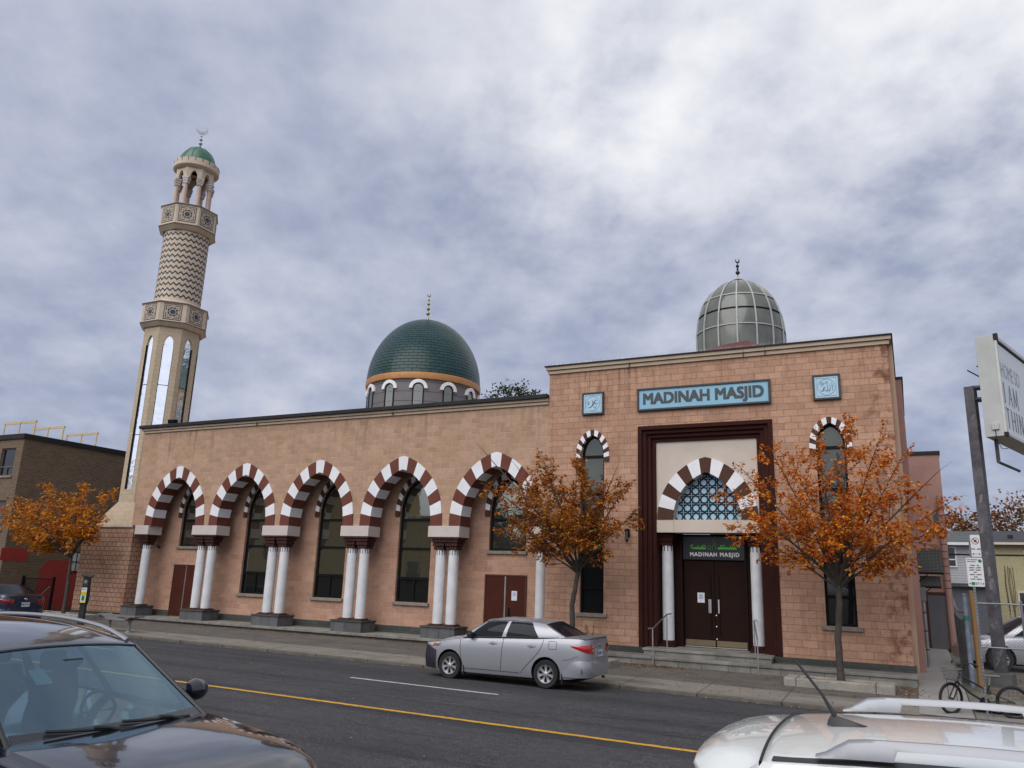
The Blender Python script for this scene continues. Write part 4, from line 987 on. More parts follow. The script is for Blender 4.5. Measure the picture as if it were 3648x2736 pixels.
# black floodlight on the coping and the box on the parapet
FL = thing('floodlight', 'small black floodlight fixed at the top of the low rusty block wall', 'floodlight', (-33.35, 24.3, 4.0))
mb = MB(); mb.box(-33.47, -33.27, 24.02, 24.2, 3.72, 4.10); mb.build('lamp_housing', BLACKF, FL, bevel=.02)
mb = MB(); mb.box(-33.40, -33.34, 24.2, 24.34, 3.85, 3.95); mb.build('lamp_bracket', BLACKF, FL)
FL2 = thing('roof_floodlight', 'dark floodlight on the arcade parapet in front of the minaret', 'floodlight', (-29.55, 24.4, 8.64))
mb = MB(); mb.obox((-29.55, 24.42, 8.80), (.20, 0, -.02), (0, .12, .03), (.012, -.02, .085)); mb.build('lamp_housing', BLACKF, FL2, bevel=.02)
mb = MB(); mb.box(-29.6, -29.5, 24.38, 24.46, 8.636, 8.72); mb.build('lamp_bracket', BLACKF, FL2)
CAMS = thing('security_camera', 'small dark security camera beside the leftmost arcade column', 'camera', (-29.35, 24.6, 3.25))
mb = MB(); mb.tube([(-29.60, 24.55, 3.30), (-29.45, 24.5, 3.24)], .03, 8); mb.lathe([(0, .05), (.07, .03), (.07, -.02), (0, -.07)], (-29.40, 24.48, 3.22), 12); mb.build('camera_body', BLACKF, CAMS)

# ---------------------------------------------------------------- planters
SOIL = M('planter_soil', (.025,.019,.013), .95, var=.4, scale=8, bump=.7, bscale=30)
KST = M('rough_kerb_stone', (.27,.245,.21), .85, var=.22, scale=4, bump=.6, bscale=16, fine=.3)
def planter(x0, x1, y0, y1, label, h=.20):
    zb = min(walk_z(x0, y0), walk_z(x1, y0)) - .05; zt = max(walk_z(x0, y0), walk_z(x1, y0)) + h; w_ = .24
    p_ = thing('tree_planter', label, 'planter', ((x0+x1)/2, (y0+y1)/2, zb), group='kerb stone tree planters')
    for b_ in ((x0+.30, x1-.42, y0, y0+w_), (x0+.30, x1-.42, y1-w_, y1), (x0, x0+.295, y0, y1), (x1-.415, x1, y0, y1)):
        mb = MB(); mb.box(*b_, zb, zt); mb.build('kerb_stone', KST, p_, bevel=.035)
    mb = MB(); rnd = random.Random(int(x0*7)); hh = {}
    nx, ny = 24, 6
    mb.grid(lambda u, v: (u, v, zt-.07 + .05*sin(u*3.1)*sin(v*5.) + .02*sin(u*17+v*9)), [x0+.2+(x1-x0-.4)*i/nx for i in range(nx+1)], [y0+.15+(y1-y0-.3)*i/ny for i in range(ny+1)])
    mb.build('soil', SOIL, p_); return p_
planter(-3.12, -.58, 21.86, 22.74, 'long kerb stone planter round the right street tree, in front of the corner')
planter(-10.3, -7.75, 21.86, 22.74, 'kerb stone planter behind the silver car, round the middle street tree')
planter(-34.6, -31.0, 22.3, 23.3, 'kerb stone planter round the left street tree by the parking meter')

# ---------------------------------------------------------------- pay station and bench on the pavement
MTR = thing('parking_meter', 'black solar pay station with yellow and green panel on the pavement', 'parking meter', (-27.58, 20.0, walk_z(-27.58, 20)), rz=radians(32), local=True)
BLK = M('black_plastic', (.016,.016,.018), .5, var=.15); YEL = M('meter_yellow', (.62,.52,.03), .5, var=.05); WHT = M('meter_white', (.6,.62,.6), .5, var=.03); GRN = M('meter_green', (.012,.13,.07), .5, var=.05)
mb = MB(); mb.box(-.10, .10, -.09, .09, 0, .90); mb.build('pedestal', BLK, MTR, bevel=.02)
mb = MB(); mb.box(-.125, .125, -.13, .13, .86, 1.45); mb.box(-.11, .11, -.12, .12, 1.45, 1.84); mb.build('cabinet', BLK, MTR, bevel=.025)
mb = MB(); mb.add([(-.18,-.18,1.86),(.18,-.18,1.80),(.18,.18,1.86),(-.18,.18,1.92),(-.18,-.18,1.90),(.18,-.18,1.84),(.18,.18,1.90),(-.18,.18,1.96)], [(0,3,2,1),(4,5,6,7),(0,1,5,4),(1,2,6,5),(2,3,7,6),(3,0,4,7)]); mb.build('solar_panel', BLK, MTR)
mb = MB(); mb.box(-.095, .095, -.140, -.131, .90, 1.44, 1); mb.box(-.095, .095, -.143, -.140, 1.16, 1.30); mb.box(-.095, .095, -.143, -.140, .90, .95); mb.box(-.05, .05, -.144, -.140, .98, 1.15, 2)
f_ = mb.build('front_plate', [YEL, WHT, GRN], MTR)
text_mb('5711', .075, lambda u, v, d: (u, -.1415, 1.375+v), 0, bold=.002).build('lettering', BLK, f_)
for i_, q_ in enumerate(('PAY HERE', 'DISPLAY')): text_mb(q_, .036, lambda u, v, d, i_=i_: (u, -.1445, 1.25-.05*i_+v), 0).build('lettering', BLK, f_)
mb = MB(); mb.lathe([(0, -.126), (.075, -.126), (.075, -.118)], (0, 0, 1.65), 24, axis='y'); d_ = mb.build('badge', M('meter_badge', (.05,.12,.10), .5), MTR)
text_mb('P', .11, lambda u, v, d: (u, -.128, 1.65+v), 0, bold=.003).build('lettering', WHT, d_)
BN = thing('bench', 'grey metal bench with a dished seat and rolled ends by the kerb', 'bench', (-25.6, 20.1, walk_z(-25.6, 20.1)), local=True)
GREYM = M('grey_painted_metal', (.17,.17,.18), .5, .2, var=.12)
sp_ = cur((-.98, .57), (-.80, .59), (-.62, .53), (-.45, .45), (0, .43), (.45, .44), (.60, .50), (.78, .57), (.98, .57), n=6)
mb = MB(); ny_ = 2
vs = [(x, y, z+dz) for x, z in sp_ for y, dz in ((-.22, 0), (.22, 0), (.22, -.045), (-.22, -.045))]
mb.add(vs, [(i*4+k, (i+1)*4+k, (i+1)*4+(k+1) % 4, i*4+(k+1) % 4) for i in range(len(sp_)-1) for k in range(4)] + [(0,1,2,3), tuple(4*(len(sp_)-1)+k for k in (3,2,1,0))], 0, True); mb.build('seat', GREYM, BN)
for x in (-.52, .52):
    mb = MB(); mb.lathe([(.13, 0), (.12, .02), (.055, .06), (.045, .2), (.05, .34), (.11, .42)], (x, 0, 0), 16); mb.build('leg', GREYM, BN)

# ---------------------------------------------------------------- neighbouring brick building on the left
NB = thing('brick_building', 'dark brown brick building with flat roof left of the minaret', 'building', (-44, 28, .1))
mb = MB()
wn = []
for x0 in (-39.64, -43.4, -47.2):
    wn.append((x0, x0+1.13, 6.40, rect_curve(x0, x0+1.13, 7.76)))
wall_open(mb, -52, -38, 5.6, 8.2, wn, XZ(23.05), .12)
wall_open(mb, -52, -38, .0, 5.6, [(x0, x0+1.13, 3.85, rect_curve(x0, x0+1.13, 5.21)) for x0 in (-39.64, -43.4, -47.2)], XZ(23.05), .12)
mb.add([(-38, 23.05, 0), (-38, 38, 0), (-38, 38, 8.2), (-38, 23.05, 8.2)], [(0, 1, 2, 3)])
mb.box(-52, -38.02, 23.3, 38, 8.0, 8.19); mb.add([(-52, 23.05, 0), (-52, 38, 0), (-52, 38, 8.2), (-52, 23.05, 8.2)], [(3, 2, 1, 0)])
mb.build('wall', BRICK_DARK, NB)
mb = MB(); mb.box(-52.1, -37.93, 22.97, 38.1, 8.19, 8.43); mb.build('fascia', CAPDK, NB)
FRG = M('grey_window_frame', (.085,.085,.08), .5)
for x0 in (-39.64, -43.4, -47.2):
    for z0, z1 in ((6.40, 7.76), (3.85, 5.21)):
        mb = MB(); frame_box(mb, x0, x0+1.13, 23.12, 23.18, z0, z1, .06); mb.box(x0+.06, x0+1.07, 23.12, 23.18, z0+.42, z0+.48); mb.box(x0+.5, x0+.55, 23.125, 23.18, z0+.06, z0+.42)
        f_ = mb.build('window', FRG, NB); mb = MB(); mb.add([(x0+.03, 23.17, z0+.03), (x0+1.1, 23.17, z0+.03), (x0+1.1, 23.17, z1-.03), (x0+.03, 23.17, z1-.03)], [(0,1,2,3)]); mb.build('pane', GLASS_DK, f_)
        mb = MB(); mb.box(x0-.08, x0+1.21, 22.98, 23.14, z0-.09, z0-.002); mb.build('sill', SILL, f_)
REDP = M('red_wall_paint', (.30,.028,.02), .7, var=.15, scale=3, bump=.3, fine=.1)
mb = MB(); mb.box(-38.0, -37.985, 22.92, 24.22, 2.42, 3.0); mb.build('painted_panel', REDP, NB)
mb = MB(); ys = [24.95+.12*i for i in range(14)]
arc = [(24.95, .2)] + [(24.95 + .65*(1-cos(pi/2*i/6)), 1.95+.58*sin(pi/2*i/6)) for i in range(7)] + [(26.35, 2.53), (27.2, 2.53), (27.2, .2)]
mb.prism(arc, lambda u, v, d: (-38.0+.015-d, u, v), 0, .015); mb.build('painted_panel', REDP, NB)
mb = MB(); mb.box(-38.0, -37.97, 26.52, 27.0, 2.02, 2.95, 1); mb.box(-38.0, -37.955, 26.74, 26.775, 2.0, 2.97); 
for zz in (2.0, 2.47, 2.95): mb.box(-38.0, -37.95, 26.35, 27.3, zz-.02, zz+.02)
mb.build('barred_window', [BLACKF, M('white_blind', (.5,.5,.5), .7)], NB)
LUMB = M('raw_lumber', (.50,.37,.20), .75, var=.15, scale=6)
RL = thing('roof_railing', 'raw lumber guard rail frames on the brick building roof', 'railing', (-40, 25, 8.43))
def to_roof(px, py, y):      # rail posts along the roof edge
    return px
for (ya, yb) in ((22.7, 23.1), (24.2, 24.7), (26.2, 26.5)):
    pass
for i_, (x, y) in enumerate(((-38.7, 23.9), (-38.7, 25.4), (-38.7, 27.3))):
    mb = MB(); mb.box(x-2.6, x+.05, y-.02, y+.02, 9.17, 9.29); mb.build('top_rail', LUMB, RL)
    for q in (x, x-1.25, x-2.5):
        mb = MB(); mb.box(q-.045, q+.045, y-.055, y-.022, 8.43, 9.25); mb.build('post', LUMB, RL)
GT = thing('iron_gate', 'black iron bar gate beside the red painted brick wall', 'gate', (-37.1, 24.2, .1))
mb = MB(); frame_box(mb, -37.9, -35.75, 24.18, 24.22, .22, 1.66, .04); mb.build('gate_frame', BLACKF, GT)
for k in range(15):
    x = -37.8 + k*.14; mb = MB(); mb.tube([(x, 24.2, .25), (x, 24.2, 1.64)], .010, 5); mb.build('bar', BLACKF, GT)
mb = MB(); mb.tube([(-37.2, 24.15, .35), (-35.9, 24.15, 1.30)], .016, 6); mb.build('brace', STEEL, GT)
for x in (-38.0, -35.72):
    mb = MB(); mb.box(x-.05, x+.05, 24.15, 24.25, .1, 1.75); mb.build('gate_post', BLACKF, GT)

# ---------------------------------------------------------------- right side: air conditioners, pipes, path, fence
PTH = MB(); PTH.grid(lambda u, v: (-.1 + u*1.02 + (v-19.6)*.004, v, walk_z(0, v) + .012 + max(0, v-24)*.018), [0, 1], [19.7, 21, 22.5, 24, 26, 28, 30, 33, 36], smooth=False)
tag(PTH.build('path', CONC), kind='structure')
LOT = MB(); rnd = random.Random(3)
LOT.grid(lambda u, v: (u, v, .055 + (v-23)*.012 + .035*sin(u*2.1+v*1.3)*(1 if u > 1.2 else 0)), [.95, 1.4, 2, 2.6, 3.4, 4.5, 6, 9, 14, 20, 30], [20.6, 21.5, 22.5, 23.5, 24.5, 26, 28, 32, 40, 52], smooth=True)
tag(LOT.build('gravel_lot', M('gravel_lot', (.15,.135,.11), .95, var=.35, scale=2.2, bump=.6, bscale=22, fine=.5)), kind='structure')
ACM = M('condenser_casing', (.05,.055,.05), .55, var=.15)
def ac(x0, x1, y, z0, z1, label, d=.42):
    a_ = thing('air_conditioner', label, 'air conditioner', ((x0+x1)/2, y, z0), group='air conditioner condensers on the side wall')
    mb = MB(); mb.box(x0, x1, y, y+d, z0, z1); mb.build('casing', ACM, a_, bevel=.02)
    mb = MB(); n = 16
    for k in range(n): zz = z0+.06+(z1-z0-.12)*k/(n-1); mb.box(x0+.03, x1-.03, y-.018, y-.002, zz-.007, zz+.007)
    for k in range(7): xx = x0+.05+(x1-x0-.1)*k/6; mb.box(xx-.005, xx+.005, y-.026, y-.019, z0+.04, z1-.04)
    mb.build('grille', M('condenser_grille', (.16,.165,.15), .5) if 'condenser_grille' not in bpy.data.materials else bpy.data.materials['condenser_grille'], a_)
    mb = MB(); mb.box(x0-.15, x1, y-.02, y+.03, z0-.05, z0-.003); mb.tube([(x0-.2, y, z0-.5), (x0+.35, y, z0-.03)], .02, 6); mb.build('wall_bracket', BLACKF, a_)
ac(.18, 1.02, 33.6, 3.12, 4.02, 'upper large air conditioner condenser on a wall bracket, behind the tree')
ac(.24, .93, 34.2, 2.62, 3.02, 'lower short air conditioner condenser above the grey side door', .3)
PIPE = M('galvanised_conduit', (.24,.24,.25), .5, .3, var=.25, scale=5, fine=.3)
for x, y, r_, zt, lb in ((.065, 28.6, .055, 2.35, 'left grey conduit with a box at its top, on the side wall'), (.245, 28.6, .048, 2.45, 'right grey conduit with a box at its top, on the side wall')):
    c_ = thing('wall_conduit', lb, 'conduit', (x, y, .2), group='grey conduits by the side path')
    mb = MB(); mb.tube([(x, y, .15), (x, y, zt-.25)], r_, 12); mb.build('pipe', PIPE, c_)
    mb = MB(); mb.box(x-.085, x+.085, y-.07, y+.07, zt-.3, zt+.12); mb.build('junction_box', M('junction_grey', (.13,.13,.14), .5) if 'junction_grey' not in bpy.data.materials else bpy.data.materials['junction_grey'], c_, bevel=.008)
    for zz in (.7, 1.25, 1.8):
        mb = MB(); mb.tube([(x, y, zz-.015), (x, y, zz+.015)], r_*1.14, 12); mb.build('clamp', CAPDK, c_)
# chain link fence: posts, rails and woven wire
WIREM = M('dull_wire', (.10,.10,.10), .7, .2)
GALV = M('galvanised_pipe', (.19,.195,.205), .45, .5, var=.2, scale=6)
FN = thing('chain_link_fence', 'grey chain link fence between the side path and the car lot', 'fence', (2, 24.9, .1))
def fence_bay(x0, x1, y, z0, z1, posts, rails):
    for x in posts:
        mb = MB(); mb.tube([(x, y, .0), (x, y, z1+.06)], .032, 10); mb.lathe([(.036, 0), (.036, .03), (0, .05)], (x, y, z1+.06), 10); mb.build('fence_post', GALV, FN)
    for z in rails:
        mb = MB(); mb.tube([(x0, y, z), (x1, y, z)], .022, 8); mb.build('fence_rail', GALV, FN)
    mb = MB(); s_ = .085; n = int((x1-x0+z1-z0)/s_)
    for k in range(n):
        for sg in (0, 1):
            # 45 degree wires clipped to the bay
            u0_ = x0 - (z1-z0) + k*s_; a_ = (max(u0_, x0), z0 + max(0, x0-u0_)); b_ = (min(u0_+(z1-z0), x1), z0 + min(z1-z0, x1-u0_))
            if b_[0]-a_[0] < .02: continue
            if sg: a_, b_ = (x0+x1-a_[0], a_[1]), (x0+x1-b_[0], b_[1])
            mb.tube([(a_[0], y, a_[1]), (b_[0], y, b_[1])], .0022, 4, cap=False, smooth=False)
    return mb.build('wire_mesh', WIREM, FN)
fence_bay(1.47, 5.6, 24.9, .12, 2.17, (2.47, 4.0, 5.6), (2.18, 1.07))
RUST = M('rusty_yellow_post', (.38,.25,.085), .8, var=.45, scale=5, bump=.3, tint=(.20,.085,.03))
rp = thing('rusty_post', 'thick rusty yellow pipe post beside the bicycle', 'post', (1.36, 24.75, .0)); mb = MB(); mb.tube([(1.36, 24.75, 0), (1.36, 24.75, 2.5)], .065, 14); mb.build('pipe', RUST, rp)
bp = thing('blue_post', 'pale blue-grey fence pipe with green tape beside the rusty post', 'post', (1.17, 24.5, .0)); mb = MB(); mb.tube([(1.17, 24.5, 0), (1.17, 24.5, 2.36)], .06, 14); mb.build('pipe', M('blue_grey_paint', (.14,.17,.21), .6, var=.25, scale=5), bp)
mb = MB(); mb.tube([(1.17, 24.5, 1.73), (1.17, 24.5, 1.85)], .064, 14); mb.build('tape', GRN, bp)
mb = MB(); mb.lathe([(.075, 0), (.075, .03), (0, .06)], (1.17, 24.5, 2.36), 12); mb.build('post_cap', GALV, bp)
tp = thing('rolled_mesh', 'dark sagging roll of wire mesh along the path by the grey side door', 'fence roll', (1.03, 24.8, .05)); mb = MB()
mb.grid(lambda u, v: (.94 + .25*u + .02*sin(v*5+u*3), 25.2 - .55*u + .05*sin(u*9)*.5, .12 + v*(1.82 - .20*sin(pi*u)*(v > .9))), [i/14 for i in range(15)], [i/12 for i in range(13)])
mb.build('mesh_sheet', M('dusty_dark_mesh', (.07,.07,.075), .9, var=.3, scale=7, bump=.5, bscale=60), tp)
mb = MB(); mb.tube(cur((.94, 25.2, 2.0)[:2] and (.93, 2.25), (.96, 2.05), (1.0, 1.93), (1.08, 1.92), (1.16, 2.0), n=5) and [(.93, 25.2, 2.28), (.96, 25.1, 2.06), (1.02, 24.9, 1.95), (1.1, 24.7, 1.93), (1.17, 24.6, 2.0)], .025, 8); mb.build('rolled_edge', GALV, tp)
# tall pole and the box sign on brackets
POLEM = M('worn_steel_post', (.060,.058,.068), .6, .2, var=.3, scale=3, bump=.1, tint=(.10,.095,.105))
TP = thing('sign_pole', 'tall square worn grey steel pole beside the box sign', 'pole', (1.92, 25.75, 0))
mb = MB(); c_, s_ = cos(radians(19)), sin(radians(19)); mb.obox((1.92, 25.75, 4.1), (.13*c_, -.13*s_, 0), (.16*s_, .16*c_, 0), (0, 0, 4.15)); mb.build('steel_tube', POLEM, TP, bevel=.012)
mb = MB(); mb.obox((1.955, 25.60, .18), (.24*c_, -.24*s_, 0), (.24*s_, .24*c_, 0), (0, 0, .22)); mb.build('footing', M('pole_footing', (.10,.10,.10), .9, var=.3, bump=.3), TP, bevel=.02)
rnd = random.Random(12)
for k in range(26):
    mb = MB()       # torn poster scraps stuck to the faces
    z = rnd.uniform(.6, 8.1); w_, h_ = rnd.uniform(.012, .05), rnd.uniform(.03, .16); u = rnd.uniform(-.07, .07)
    if rnd.random() < .6: o_ = Vector((1.92, 25.75, z)) + Vector((s_, c_, 0))*-.1605 + Vector((c_, -s_, 0))*u; ax = Vector((c_, -s_, 0))
    else: o_ = Vector((1.92, 25.75, z)) + Vector((c_, -s_, 0))*.1305 + Vector((s_, c_, 0))*u; ax = Vector((s_, c_, 0))
    n_ = ax.cross(Vector((0, 0, 1))); tilt = rnd.uniform(-.5, .5)
    a_ = (ax*cos(tilt) + Vector((0, 0, 1))*sin(tilt))*w_; b_ = (Vector((0, 0, 1))*cos(tilt) - ax*sin(tilt))*h_; f_ = n_*.0035
    for sg in (-1, 1): mb.add([o_+f_*sg-a_-b_, o_+f_*sg+a_-b_*.7, o_+f_*sg+a_*.8+b_, o_+f_*sg-a_*.6+b_*.8], [(0, 1, 2, 3)])
    mb.build('poster_scrap', bpy.data.materials.get('torn_paper') or M('torn_paper', (.17,.165,.165), .9, var=.25), TP)
BX = thing('box_sign', 'white double sided box sign on a grey pole at the right edge', 'sign', (2.35, 24.8, 6.6))
th_ = radians(19); dv = Vector((sin(th_), cos(th_), 0)); nv = Vector((cos(th_), -sin(th_), 0))     # along the face, and face normal
O_ = Vector((2.10, 24.88, 0))                                                                          # near left edge
def bxp(u, d, z): return O_ + nv*u + dv*d + Vector((0, 0, z))
LEN = 4.2
BOXW = M('sign_box_grey', (.42,.43,.40), .6, var=.10, scale=1.5, fine=.05); FACEW = M('sign_face_white', (.62,.66,.68), .5, var=.03)
TR = M('sign_trim', (.50,.50,.47), .5, var=.1)
def bbox(mb, u0_, u1_, d0, d1, z0, z1, mi=0):
    vs = [bxp(u, d, z) for z in (z0, z1) for u, d in ((u0_, d0), (u1_, d0), (u1_, d1), (u0_, d1))]
    mb.add(vs, [(0,3,2,1),(4,5,6,7),(0,1,5,4),(1,2,6,5),(2,3,7,6),(3,0,4,7)], mi)
mb = MB(); bbox(mb, 0, .46, 0, LEN, 6.62, 9.50); mb.build('box_body', BOXW, BX, bevel=.01)
mb = MB(); bbox(mb, .46, .475, .12, LEN-.1, 6.74, 9.30); fc = mb.build('sign_face', FACEW, BX)
mb = MB(); bbox(mb, .46, .53, 0, .10, 6.64, 9.46); bbox(mb, .46, .53, .10, LEN, 9.36, 9.47); bbox(mb, .46, .53, .10, LEN, 6.63, 6.72); mb.build('sign_trim', TR, BX, bevel=.01)
mb = MB(); bbox(mb, .455, .56, -.004, .09, 9.32, 9.52); mb.build('corner_bracket', CAPDK, BX)
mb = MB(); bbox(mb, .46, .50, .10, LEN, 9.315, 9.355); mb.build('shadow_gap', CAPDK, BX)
mb = MB(); bbox(mb, .455, .545, -.006, .12, 6.60, 6.72); mb.build('corner_bracket', CAPDK, BX)
SLET = M('grey_sign_letters', (.14,.16,.16), .6); SLET2 = M('faded_sign_letters', (.33,.36,.37), .6)
def fmap(d0, z0): return lambda u, v, d: tuple(bxp(.479, d0+u, z0+v))
text_mb('HOME SO', .62, fmap(.30, 8.55), 0, 'LEFT', sx=.72).build('lettering', SLET2, BX)
def serif(word, x0, z0, h_, mtname):
    """thin roman capitals with serifs, built stroke by stroke"""
    mb = MB(); d = x0; st_ = .018
    def seg(a_, b_, r_=.012): mb.tube([bxp(.481, d+a_[0]*h_, z0+a_[1]*h_), bxp(.481, d+b_[0]*h_, z0+b_[1]*h_)], r_, 4, smooth=False)
    G_ = {'I': ([((.08,0),(.08,1))], .16), 'A': ([((0,0),(.3,1)),((.3,1),(.6,0)),((.12,.36),(.48,.36))], .6), 'M': ([((.04,0),(.1,1)),((.1,1),(.4,.1)),((.4,.1),(.7,1)),((.7,1),(.76,0))], .8), 'T': ([((0,1),(.6,1)),((.3,0),(.3,1))], .6), 'H': ([((.06,0),(.06,1)),((.6,0),(.6,1)),((.06,.52),(.6,.52))], .66), 'N': ([((.06,0),(.06,1)),((.06,1),(.62,0)),((.62,0),(.62,1))], .68), 'K': ([((.06,0),(.06,1)),((.06,.45),(.55,1)),((.2,.58),(.6,0))], .62)}
    for ch in word:
        if ch == ' ': d += .35*h_; continue
        sg_, w_ = G_[ch]
        for a_, b_ in sg_: seg(a_, b_, .013 if a_[0] == b_[0] else .009)
        for x in {a_[0] for s2 in sg_ for a_ in s2 if a_[1] in (0, 1)}:
            for zz in (0, 1):
                if any((x, zz) in s2 for s2 in sg_): seg((x-.07, zz), (x+.07, zz), .006)
        d += (w_+.30)*h_
    return mb
_h = .60
serif('I AM', .36, 7.62, .56, None).build('lettering', SLET, BX); serif('THIN', .36, 6.90, .56, None).build('lettering', SLET, BX)
mb = MB(); bbox(mb, .18, .36, -.05, 0, 6.80, 6.98); mb.build('junction_box', BOXW, BX, bevel=.01)
mb = MB(); mb.tube([bxp(.26, -.03, 6.8), bxp(.27, -.03, 6.5), bxp(.34, .1, 6.28), bxp(.44, .25, 6.30)], .010, 6); mb.build('cable', CAPDK, BX)
mb = MB()
for z in (7.85, 8.2): mb.tube([(1.95, 25.65, z), bxp(.02, .85, z)], .075, 4, smooth=False)
mb.build('sign_arm', POLEM, BX)
mb = MB(); 
mb.tube([bxp(.12, .5, 6.62), bxp(.12, .5, 5.98), bxp(.12, 2.6, 5.98)], .05, 4, smooth=False); mb.build('lower_frame', POLEM, BX)
mb = MB(); mb.tube([bxp(-.12, .35, 8.75), bxp(.0, .5, 8.62)], .018, 4); mb.tube([bxp(-.30, .1, 8.60), bxp(.02, .4, 8.35)], .02, 4); mb.build('stub_bracket', CAPDK, BX)
# street sign post
SP = thing('parking_sign_post', 'perforated steel post with two white parking signs beside the bicycle', 'sign post', (1.15, 19.62, walk_z(1.15, 19.62)))
mb = MB(); mb.box(1.125, 1.165, 19.63, 19.67, -.1, 3.62)
for k in range(52): mb.box(1.139, 1.151, 19.628, 19.632, .12+k*.066, .14+k*.066, 1)
mb.build('post', [GALV, BLACKF], SP)
WSG = M('sign_white', (.58,.58,.57), .55, var=.04, scale=3); RDK = M('sign_red', (.22,.025,.03), .5); SBK = M('sign_black', (.02,.02,.022), .6); SGR = M('sign_green', (.02,.17,.07), .5)
def rplate(x0, x1, z0, z1, y, r_=.025):
    P = []
    for cx_, cz_, a0_ in ((x1-r_, z1-r_, 0), (x0+r_, z1-r_, 90), (x0+r_, z0+r_, 180), (x1-r_, z0+r_, 270)):
        for i in range(5): a_ = radians(a0_ + 22.5*i); P.append((cx_ + r_*cos(a_), cz_ + r_*sin(a_)))
    mb = MB(); mb.prism(P, XZ(y), -.002, .002); return mb
def T(s_, size, x, z, y, mt, par, bold=.0, al='CENTER', sx=1): return text_mb(s_, size, lambda u, v, d: (x+u, y, z+v), 0, al, bold, sx).build('lettering', mt, par)
yS = 19.615
s1 = rplate(1.158, 1.338, 3.18, 3.635, yS).build('no_parking_plate', WSG, SP)
mb = MB(); ccx, ccz = 1.248, 3.505
mb.lathe([(.058, 0), (.070, 0)], (ccx, yS-.004, ccz), 28, axis='y'); mb.obox((ccx, yS-.0045, ccz), (.045, 0, -.045), (.006, 0, .006), (0, .0005, 0)); mb.build('red_ring', RDK, s1)
mb = MB(); mb.lathe([(0, 0), (.03, 0)], (ccx, yS-.0035, ccz), 14, axis='y'); mb.build('symbol', SBK, s1)
T('4PM - 6PM', .040, ccx, 3.335, yS-.004, SBK, s1, .0012); T('MON-FRI', .022, ccx, 3.235, yS-.004, SBK, s1)
def arrows(x0, x1, z, par):
    for x, s_ in ((x0, -1), (x1, 1)):
        mb = MB(); mb.add([(x+s_*.022, yS-.004, z), (x-s_*.01, yS-.004, z+.022), (x-s_*.01, yS-.004, z-.022)], [(0, 1, 2) if s_ > 0 else (0, 2, 1)]); mb.build('arrow', SBK, par)
arrows(1.192, 1.305, 3.235, s1)
s2 = rplate(1.040, 1.345, 2.565, 3.155, yS).build('pay_parking_plate', WSG, SP)
T('PAY PARKING', .030, 1.06, 3.115, yS-.004, SBK, s2, .0008, 'LEFT'); T('ENFORCED', .030, 1.06, 3.075, yS-.004, SBK, s2, .0008, 'LEFT')
for i_, q_ in enumerate(('MON - FRI', '9:00AM - 4:00PM', '6:00PM - 9:00PM', 'SAT', '8:00AM - 9:00PM', 'SUN', '1:00PM - 9:00PM')): T(q_, .036 if i_ in (0, 3, 5) else .031, 1.193, 2.995-.047*i_, yS-.004, SBK, s2, .0012)
mb = MB(); mb.lathe([(0, 0), (.035, 0)], (1.295, yS-.0035, 3.09), 20, axis='y'); mb.box(1.10, 1.165, yS-.004, yS-.0025, 2.59, 2.655); mb.build('green_badge', SGR, s2)
T('P', .05, 1.295, 3.09, yS-.0045, WSG, s2, .001); T('P', .05, 1.132, 2.622, yS-.0045, WSG, s2, .001); T('5711', .065, 1.235, 2.622, yS-.004, SBK, s2, .001)
arrows(1.075, 1.318, 2.622, s2)

# ---------------------------------------------------------------- houses behind the lot
SIDING = masonry('white_siding', (.50,.51,.53), (.48,.49,.51), (.25,.25,.27), bw=40, rh=.14, ms=.012, bump=.3, blotch=(.92,.92,.95), blot=.3)
YBRICK = masonry('yellow_brick', (.42,.38,.22), (.39,.35,.20), (.36,.33,.22), bw=.22, rh=.075, ms=.008, bump=.1, blotch=(.85,.85,.82), blot=.4)
SHING = masonry('grey_shingles', (.115,.125,.125), (.09,.10,.105), (.05,.055,.055), bw=.4, rh=.16, ms=.012, bump=.2, blotch=(.8,.85,.85), blot=.4)
DKSH = M('dark_roof', (.035,.035,.042), .8, var=.15)
WH = thing('white_house', 'white sided house with grey shingle roof behind the car lot', 'house', (1.6, 50, .3))
mb = MB(); mb.box(-2.4, 3.72, 50, 60, .3, 5.10); mb.build('wall', SIDING, WH)
mb = MB(); mb.prism([(49.6, 5.08), (53.2, 5.95), (53.2, 5.2), (49.7, 4.98)], lambda u, v, d: (d, u, v), -2.6, 3.75); mb.build('roof', SHING, WH)
mb = MB(); mb.box(-2.4, 3.72, 49.55, 49.7, 4.98, 5.12); mb.build('eave_board', WHITE, WH)
mb = MB(); mb.box(-2.4, 3.72, 49.0, 50.0, 2.78, 2.96); mb.build('porch_roof', SHING, WH)
mb = MB(); mb.box(-2.4, 3.72, 49.3, 49.98, .3, 2.78); mb.build('porch_wall', M('grey_porch', (.11,.115,.13), .8, var=.15), WH)
mb = MB(); frame_box(mb, 1.72, 2.22, 49.93, 50.03, 3.80, 4.90, .07); mb.box(1.79, 2.15, 49.94, 50.03, 4.18, 4.25); f_ = mb.build('window', WHITE, WH)
mb = MB(); mb.box(1.76, 2.18, 49.97, 50.02, 3.84, 4.86); mb.build('pane', GLASS_DK, f_)
YH = thing('yellow_house', 'pale yellow brick house with dark roof behind the steel pole', 'house', (6, 50, .3))
mb = MB(); mb.box(3.95, 11, 50.0, 60, .3, 5.15); mb.build('wall', YBRICK, YH)
mb = MB(); mb.prism([(49.6, 5.10), (53.6, 6.0), (53.6, 5.2), (49.7, 5.02)], lambda u, v, d: (d, u, v), 3.9, 11.2); mb.build('roof', DKSH, YH)
mb = MB(); mb.box(3.9, 11.2, 49.52, 49.66, 5.02, 5.14); mb.build('eave_board', CREAM, YH)
